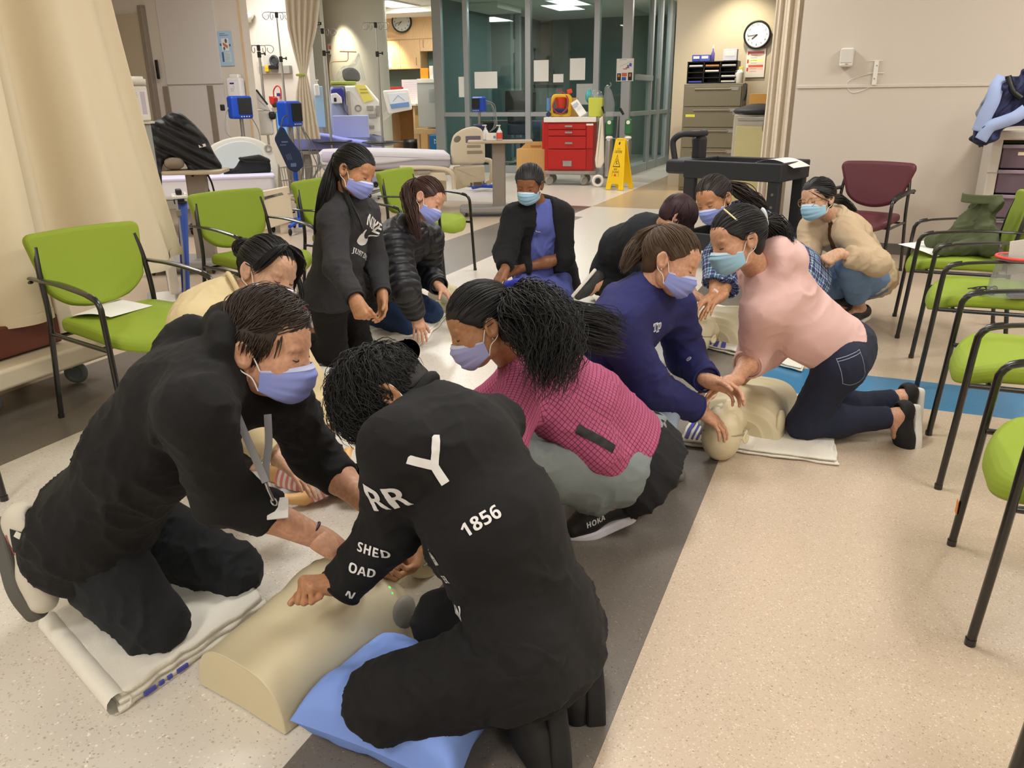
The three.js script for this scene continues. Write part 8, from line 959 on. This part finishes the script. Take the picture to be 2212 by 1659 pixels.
// ---------------------------------------------------------------- training manikins, dolls, blankets and pillows on the floor
function manikinTorso(label, pos, turn, hasLed) {
  const t = thing('training_manikin', label, 'manikin', [pos[0], 0.004, pos[1]], turn); t.scale.set(1.06, 1.06, 1.1);
  const zs = [[0.215, 0.3, 0.128], [0.1, 0.296, 0.15], [0.0, 0.31, 0.168], [-0.08, 0.335, 0.185], [-0.14, 0.35, 0.18], [-0.19, 0.345, 0.155], [-0.215, 0.31, 0.125], [-0.23, 0.22, 0.09]];
  const sec = (z, w, h) => (u) => { const a = Math.PI * u, c = Math.cos(a), s = Math.sin(a); return V((w / 2) * Math.sign(c) * Math.pow(Math.abs(c), 0.62), h * Math.pow(s, 0.85), z); };
  const at2 = (v) => { const f = v * (zs.length - 1), i = Math.min(zs.length - 2, Math.floor(f)), k = f - i, q = k * k * (3 - 2 * k); return [0, 1, 2].map((n) => lerp(zs[i][n], zs[i + 1][n], n ? q : k)); };
  const N = 44, g = sheet(40, N + 4, (u, v) => { const r = v * (N + 4); if (r < 1) return V(0, 0.0, 0.215); if (r < 3) { const p = sec(...zs[0])(u); p.z += r < 2 ? 0.004 : 0; if (r < 2) p.multiplyScalar(1).setX(p.x * 0.985).setY(p.y * 0.985); return p; } if (r > N + 3) return V(0, 0.0, -0.231); const q = at2(clamp((r - 2) / N, 0, 1)), p = sec(...q)(u); const e = Math.exp(-((p.x / 0.06) ** 2) - ((q[0] + 0.02) / 0.05) ** 2); p.y -= 0.006 * e; p.y += 0.006 * (Math.exp(-(((p.x - 0.07) / 0.05) ** 2) - ((q[0] + 0.09) / 0.05) ** 2) + Math.exp(-(((p.x + 0.07) / 0.05) ** 2) - ((q[0] + 0.09) / 0.05) ** 2)); return p; });
  mesh('torso', g, M.manikin, t); mesh('base_plate', ext([[-0.15, -0.215], [0.15, -0.215], [0.165, 0.12], [0.13, 0.2], [-0.13, 0.2], [-0.165, 0.12]], 0.012, 0.003, 0.02).rotateX(-R90).translate(0, 0.006, 0), std(0xb5aa8c, 0.6), t);
  for (const s of [-1, 1]) mesh('shoulder_plug', ball(0.055, [s * 0.156, 0.075, -0.16], 0.35, 1, 0.8), hasLed ? std(0x8f8b80, 0.55) : M.manikin, t);
  mesh('neck', [bar([0, 0.085, -0.21], [0, 0.08, -0.3], 0.045, 0.042, 20)], M.manikinHead, t);
  mesh('head', headGeo.clone().applyMatrix4(basis(V(1, 0, 0), V(0, -0.12, -0.99).normalize(), V(0, 0.99, -0.12).normalize(), V(0, 0.105, -0.395))), M.manikinHead, t);
  mesh('face_seam', tube([[-0.078, 0.1, -0.33], [-0.08, 0.105, -0.39], [-0.06, 0.12, -0.47], [0, 0.125, -0.498], [0.06, 0.12, -0.47], [0.08, 0.105, -0.39], [0.078, 0.1, -0.33]], 0.0025, 6, 40), std(0xa1977b, 0.6), t);
  mesh('latch_box', box(0.1, 0.045, 0.02, [0.0, 0.03, -0.228], 0.006), std(0xc0b492, 0.6), t);
  if (hasLed) { mesh('indicator_lights', [ball(0.004, [0.12, 0.148, -0.155]), ball(0.004, [0.132, 0.138, -0.15]), ball(0.004, [0.127, 0.143, -0.135])], std(0x66ff66, 0.4, { emissive: 0x55ff55, emissiveIntensity: 0.8 }), t); mesh('small_logo', box(0.022, 0.002, 0.022, [0.03, 0.128, -0.255], 0), std(0x273a70, 0.6), t); }
  return t;
}
manikinTorso('pale beige training manikin nearest the camera, two green lights on its shoulder', [-1.185, -1.42], -0.19, true);
manikinTorso('pale beige training manikin on the striped towel under the hands of the pink hoodie woman', [-0.315, -3.54], Math.PI - 0.14, false);
manikinTorso('pale beige training manikin behind, under the hands of the plaid shirt woman', [-0.62, -4.9], Math.PI - 0.25, false);
manikinTorso('pale beige training manikin in front of the kneeling woman in scrubs', [-2.08, -4.66], R90 - 0.18, false);
function blanket(label, c, o = {}) {   // four corners of the photograph, layers of folded cloth
  const P = c.map(([x, y]) => onY(x, y, 0)), m = P.reduce((a, b) => a.add(b.clone().multiplyScalar(0.25)), V(0, 0, 0)), t = thing('blanket', label, 'blanket', [m.x, 0.0, m.z]), L = o.layers ?? 1, th = o.th ?? 0.011, sd = o.seed ?? 1;
  const S = (u, v) => P[0].clone().lerp(P[1], u).lerp(P[3].clone().lerp(P[2], u), v).sub(m);
  for (let k = 0; k < L; k++) { const y = 0.003 + k * (th + 0.005);
    mesh(k ? 'top_layer' : 'layer', sheet(46, 34, (u, v) => { const ins = k * 0.006, p = S(lerp(ins, 1 - ins * 3, u), lerp(ins, 1 - ins, v)); const e = Math.min(u, 1 - u, v, 1 - v), amp = (o.amp ?? 0.006); p.x += 0.008 * noise3(u * 5 + sd, v * 5, k); p.z += 0.008 * noise3(u * 5, v * 5 + sd, k + 4); p.y = y + th + amp * (0.6 + noise3(u * 4 + sd, v * 4, k * 0.4) + 0.5 * noise3(u * 11, v * 9 + sd, k)) * (0.35 + 0.65 * sstep(0, 0.12, e) * 1); return p; }, th), M.terry, t); }
  for (const [u0, u1, v0, v1, y] of o.stripes ?? []) mesh('stripe', sheet(16, 8, (u, v) => { const a = lerp(u0, u1, u), b = lerp(v0, v1, v), p = S(a, b); const k = L - 1; p.x += 0.008 * noise3(a * 5 + sd, b * 5, k); p.z += 0.008 * noise3(a * 5, b * 5 + sd, k + 4); p.y = (y ?? 0) + 0.003 + k * (th + 0.005) + th + 0.0025 + (o.amp ?? 0.006) * (0.6 + noise3(a * 4 + sd, b * 4, k * 0.4) + 0.5 * noise3(a * 11, b * 9 + sd, k)); return p; }, 0.0015), M.stripe, t);
  if (o.fold) { const [i, j] = o.fold, a = P[i].clone().sub(m), b = P[j].clone().sub(m), h = (L * (th + 0.005)) / 2 + 0.003; mesh('folded_edge', tube([a, a.clone().lerp(b, 0.33), a.clone().lerp(b, 0.66), b].map((p) => V(p.x, h, p.z)), h * 0.98, 12, 30), M.terry, t); }
  if (o.edge) for (const [s0, s1] of o.edge.list) { const a = P[o.edge.i].clone().sub(m), b = P[o.edge.j].clone().sub(m), d = b.clone().sub(a), n = V(d.z, 0, -d.x).normalize().multiplyScalar(o.edge.out ?? 0.004); const q0 = a.clone().lerp(b, s0).add(n), q1 = a.clone().lerp(b, s1).add(n), md = q0.clone().add(q1).multiplyScalar(0.5); const g = box(q0.distanceTo(q1), 0.013, 0.006, [0, 0, 0], 0.002, [0, Math.atan2(-(q1.z - q0.z), q1.x - q0.x), 0]); g.translate(md.x, 0.0125, md.z); mesh('stripe', g, M.stripe, t); }
  return t;
}
blanket('thick folded white towel with blue stripes under the knees of the hoodie man', [[262, 1542], [585, 1318], [440, 1170], [112, 1362]], { layers: 3, fold: [0, 3], seed: 4, amp: 0.004, th: 0.013, edge: { i: 0, j: 1, list: [[0.13, 0.2], [0.22, 0.25], [0.27, 0.3], [0.33, 0.4]], out: -0.004 } });
blanket('white towel with blue stripes under the pink hoodie woman and her manikin', [[1466, 962], [1812, 1008], [1790, 880], [1545, 820]], { layers: 2, seed: 9, amp: 0.006, th: 0.009, stripes: [[0.02, 0.045, 0.02, 0.98], [0.065, 0.08, 0.02, 0.98], [0.1, 0.115, 0.02, 0.98], [0.135, 0.16, 0.02, 0.98]] });
blanket('crumpled white towel with blue stripe corner under the manikin of the plaid shirt woman', [[1450, 735], [1735, 806], [1740, 700], [1500, 655]], { layers: 2, seed: 15, amp: 0.012, th: 0.009, stripes: [[0.28, 0.33, 0.01, 0.13], [0.35, 0.38, 0.01, 0.13], [0.4, 0.43, 0.01, 0.13]] });
blanket('large white blanket under the women in grey hoodie and puffer jacket', [[640, 800], [905, 752], [1010, 640], [790, 660]], { layers: 2, seed: 21, amp: 0.009, th: 0.008, stripes: [[0.9, 0.915, 0.35, 0.8], [0.93, 0.945, 0.35, 0.8]] });
blanket('white cloth spread under the kneeling woman in scrubs', [[1010, 690], [1290, 668], [1270, 612], [1060, 622]], { layers: 1, seed: 27, amp: 0.012, th: 0.01 });
function pillow(label, c, h, seed2) { const P = c.map(([x, y]) => onY(x, y, 0.0)), m = P.reduce((a, b) => a.add(b.clone().multiplyScalar(0.25)), V(0, 0, 0)), t = thing('pillow', label, 'pillow', [m.x, 0.003, m.z]); const S = (u, v) => P[0].clone().lerp(P[1], u).lerp(P[3].clone().lerp(P[2], u), v).sub(m); const f = (s) => (u, v) => { const p = S(u, v), a = Math.abs(u * 2 - 1), b = Math.abs(v * 2 - 1), q = Math.pow(Math.max(0, 1 - a ** 5), 0.5) * Math.pow(Math.max(0, 1 - b ** 5), 0.5); const pinch = 1 - 0.06 * (1 - Math.max(a, b)) ; p.multiplyScalar(lerp(0.93, 1, Math.min(1, (a * b) ** 1.5 + 0.0)) * 1); p.y = h * 0.36 + s * h * (s > 0 ? 0.64 : 0.36) * q + 0.008 * q * s * noise3(u * 4 + seed2, v * 4, s) + 0.004 * noise3(u * 14, v * 3 + seed2, 1) * q; return p; }; mesh('pillowcase', [sheet(44, 36, f(1)), (() => { const g = sheet(44, 36, f(-1)); const i = g.index; for (let k = 0; k < i.count; k += 3) { const a = i.getX(k + 1); i.setX(k + 1, i.getX(k + 2)); i.setX(k + 2, a); } g.computeVertexNormals(); return g; })()], M.pillow, t); return t; }
pillow('light blue pillow under the knees of the person in the black sweatshirt', [[632, 1604], [985, 1760], [1092, 1548], [835, 1430]], 0.17, 3);
pillow('light blue pillow beside the head of the manikin behind the navy sweatshirt', [[1430, 715], [1475, 722], [1500, 640], [1450, 632]], 0.1, 8);
function doll(label, head, feet, tilt, shirtCol) {   // infant training doll lying on its back
  const h = onY(head[0], head[1], 0.06), f = onY(feet[0], feet[1], 0.035), ax = h.clone().sub(f).setY(0).normalize(), up = V(0, 1, 0), x = ax.clone().cross(up).normalize(), L = 0.52, t = thing('infant_doll', label, 'doll', [h.x - ax.x * 0.26, 0.004, h.z - ax.z * 0.26]), o = t.position.clone(), hh = h.clone();
  const p = (a, b, y) => hh.clone().addScaledVector(ax, a).addScaledVector(x, b).setY(y); const F = new Field(0.012), S = new Field(0.015);
  F.cap(p(-0.09, 0, 0.06), p(-0.24, 0, 0.05), 0.05, 0.05, { side: x, w: 1.25 });
  for (const s of [-1, 1]) { const e = p(-0.15, s * 0.13, 0.035), w = p(-0.2, s * 0.19, 0.05); F.cap(p(-0.1, s * 0.06, 0.06), e, 0.027, 0.024); F.cap(e, w, 0.024, 0.018); F.cap(w, p(-0.215, s * 0.225, 0.06), 0.021, 0.019); for (let i = 0; i < 3; i++) F.cap(p(-0.215, s * 0.225, 0.06), p(-0.225 + 0.012 * i, s * 0.245, 0.066 + 0.004 * i), 0.009, 0.007, { k: 0.004 }); const k = p(-0.36, s * 0.085, 0.075), an = p(-0.44, s * 0.06, 0.035); F.cap(p(-0.25, s * 0.04, 0.05), k, 0.036, 0.031); F.cap(k, an, 0.03, 0.021); F.cap(an, p(-0.455, s * 0.065, 0.075), 0.021, 0.017); }
  F.cap(p(-0.09, 0, 0.06), p(-0.03, 0, 0.065), 0.025, 0.025);
  const body = F.mesh(0.007), hd = nets((a, b, c) => { let d = ell(a, b, c, 0, 0.012, -0.008, 0.062, 0.066, 0.068); d = smin(d, ell(Math.abs(a), b, c, 0.024, -0.025, 0.035, 0.026, 0.024, 0.02), 0.02); d = smin(d, ell(a, b, c, 0, -0.012, 0.061, 0.008, 0.008, 0.01), 0.008); d = smin(d, ell(Math.abs(a), b, c, 0.062, -0.008, 0, 0.008, 0.016, 0.01), 0.006); d = smax(d, -ell(a, b, c, 0, -0.038, 0.06, 0.011, 0.006, 0.014), 0.005); d = smax(d, -ell(Math.abs(a), b, c, 0.023, 0.004, 0.063, 0.01, 0.0055, 0.01), 0.006); return d; }, V(-0.085, -0.085, -0.085), V(0.085, 0.085, 0.085), 0.004).applyMatrix4(basis(x.clone().negate(), ax, up, hh.clone().setY(0.075)));
  const loc = (g) => g.translate(-o.x, -o.y, -o.z); mesh('body', [loc(body), loc(hd)], M.doll, t);
  S.cap(p(-0.075, 0, 0.06), p(-0.26, 0, 0.055), 0.053, 0.058, { side: x, w: 1.26, cutA: true, cutB: true }); for (const s of [-1, 1]) { S.cap(p(-0.1, s * 0.06, 0.06), p(-0.14, s * 0.115, 0.04), 0.033, 0.031, { cutB: true }); S.cap(p(-0.25, s * 0.045, 0.052), p(-0.32, s * 0.07, 0.068), 0.043, 0.04, { cutB: true }); }
  mesh('romper', loc(boneUV(S.mesh(0.007), S)), shirtCol, t, true); return t;
}
const pinkStripe = std(0xffffff, 0.9, { map: dataTex(64, (u, v) => { const k = (v * 4) % 1 < 0.45; return k ? [222, 138, 138] : [240, 226, 216]; }, true, 12) });
doll('infant training doll in a pink striped romper beside the man in the hoodie', [775, 1048], [560, 1012], 0, pinkStripe);
doll('infant training doll in pale pink lying behind the head of the person in black', [880, 762], [750, 822], 0, std(0xe6bcb2, 0.9));
// papers, bag, eyeglasses and jacket on the chairs
function paperOn(label, P, pts, curl) { const t = thing('paper_sheet', label, 'paper', P); const q = pts.map((a) => V(...a)); mesh('sheet', sheet(16, 12, (u, v) => { const p = q[0].clone().lerp(q[1], u).lerp(q[3].clone().lerp(q[2], u), v); p.y += curl * Math.sin(u * 2.6) * (1 - v) + 0.002; return p; }, 0.0012), M.paper, t); return t; }
{ const s = 0.486; let p = [[150, 684], [240, 690], [330, 660], [258, 646]].map(([x, y]) => onY(x, y, s + 0.012)), m = p[0].clone().lerp(p[2], 0.5); paperOn('folded white papers on the lime chair seat by the curtain', [m.x, s + 0.01, m.z], p.map((a) => [a.x - m.x, 0, a.z - m.z]), 0.02);
  p = [[1940, 528], [2020, 556], [2060, 548], [2000, 520]].map(([x, y]) => onY(x, y, s + 0.012)); m = p[0].clone().lerp(p[2], 0.5); paperOn('white paper over the seat edge of the chair with the olive jacket', [m.x, s + 0.012, m.z], p.map((a) => [a.x - m.x, 0, a.z - m.z]), 0.008);
  p = [[640, 846], [735, 852], [745, 800], [668, 790]].map(([x, y]) => onY(x, y, 0.03)); m = p[0].clone().lerp(p[2], 0.5); const t = paperOn('printed white page lying on the blanket edge beside the doll', [m.x, 0.034, m.z], p.map((a) => [a.x - m.x, 0, a.z - m.z]), 0.004); const k = onY(710, 826, 0.045).sub(m); mesh('printed_lines', [0, 1, 2, 3, 4].map((i) => box(0.07, 0.0008, 0.006, [k.x + i * 0.004, 0.0055, -0.06 + k.z * 0 + i * 0.022], 0)), std(0xb9b6b6, 0.9), t); }
{ const t = thing('jacket', 'olive green jacket heaped on the lime chair nearest the right wall', 'jacket', [0.62, 0.49, -5.52]); const F = new Field(0.03); const q = (x, y, z) => V(x, y, z); F.cap(q(-0.12, 0.05, -0.1), q(0.12, 0.07, 0.06), 0.06, 0.07); F.cap(q(0.0, 0.06, -0.02), q(0.1, 0.26, -0.06), 0.09, 0.05); F.cap(q(0.1, 0.26, -0.06), q(0.14, 0.3, 0.0), 0.05, 0.05); F.cap(q(0.1, 0.06, 0.1), q(-0.12, 0.035, 0.18), 0.055, 0.035); F.cap(q(0.12, 0.2, 0.0), q(0.14, 0.06, 0.16), 0.05, 0.05); F.post = (d, x, y) => smax(d, -y + 0.004, 0.01); const g = F.mesh(0.01); push(g, fold(6, 0.02, 7, V(0.3, 0.8, 0.3).normalize())); { const p = g.attributes.position; for (let i = 0; i < p.count; i++) if (p.getY(i) < 0.004) p.setY(i, 0.004); g.computeVertexNormals(); } mesh('cloth', g, cloth(0x4f5639, { bump: 0.001 }), t); mesh('collar', sheet(20, 5, (u, v) => V(0.08 + 0.1 * Math.cos(u * 3.4), 0.3 + 0.05 * v, -0.04 + 0.08 * Math.sin(u * 3.4)), 0.006), cloth(0x5a6142), t); }
{ const p = onY(2122, 634, 0.494), t = thing('eyeglasses', 'folded dark eyeglasses on the lime chair seat', 'eyeglasses', [p.x, 0.491, p.z], 0.5); mesh('frame', [torus(0.022, 0.003, [-0.028, 0.024, 0.03], [0.2, 0, 0], 20), torus(0.022, 0.003, [0.028, 0.024, 0.03], [0.2, 0, 0], 20), bar([-0.007, 0.03, 0.03], [0.007, 0.03, 0.03], 0.003)], M.black, t); mesh('temple', tube([[-0.05, 0.03, 0.03], [-0.03, 0.02, -0.04], [0.05, 0.01, -0.05]], 0.003), M.black, t); mesh('temple', tube([[0.05, 0.03, 0.03], [0.03, 0.03, -0.03], [-0.05, 0.02, -0.04]], 0.003), M.black, t); }
{ const p = onY(2180, 640, 0.494), t = thing('plastic_bag', 'clear bag with a red zip standing on the lime chair beside the eyeglasses', 'bag', [p.x, 0.492, p.z], 0.3); mesh('film', sheet(20, 16, (u, v) => V(Math.cos(u * 6.283) * 0.11 * (1 - 0.25 * v), 0.003 + v * 0.2, Math.sin(u * 6.283) * 0.06 * (1 - 0.6 * v)), 0.001), M.clear, t); mesh('zip', torus(0.085, 0.008, [0, 0.19, 0], [R90, 0, 0], 30), std(0xd8453a, 0.5), t); mesh('card', box(0.11, 0.16, 0.004, [0.01, 0.19, 0], 0.002, [0, 0.2, 0.1]), std(0xd8d4cc, 0.7), t); mesh('wallet', box(0.09, 0.025, 0.06, [0.03, 0.015, 0.02], 0.008), std(0x2f2a26, 0.6), t); }
scene.traverse((o) => { if (o.isLight) o.castShadow = o.castShadow; });
renderer.render(scene, camera);
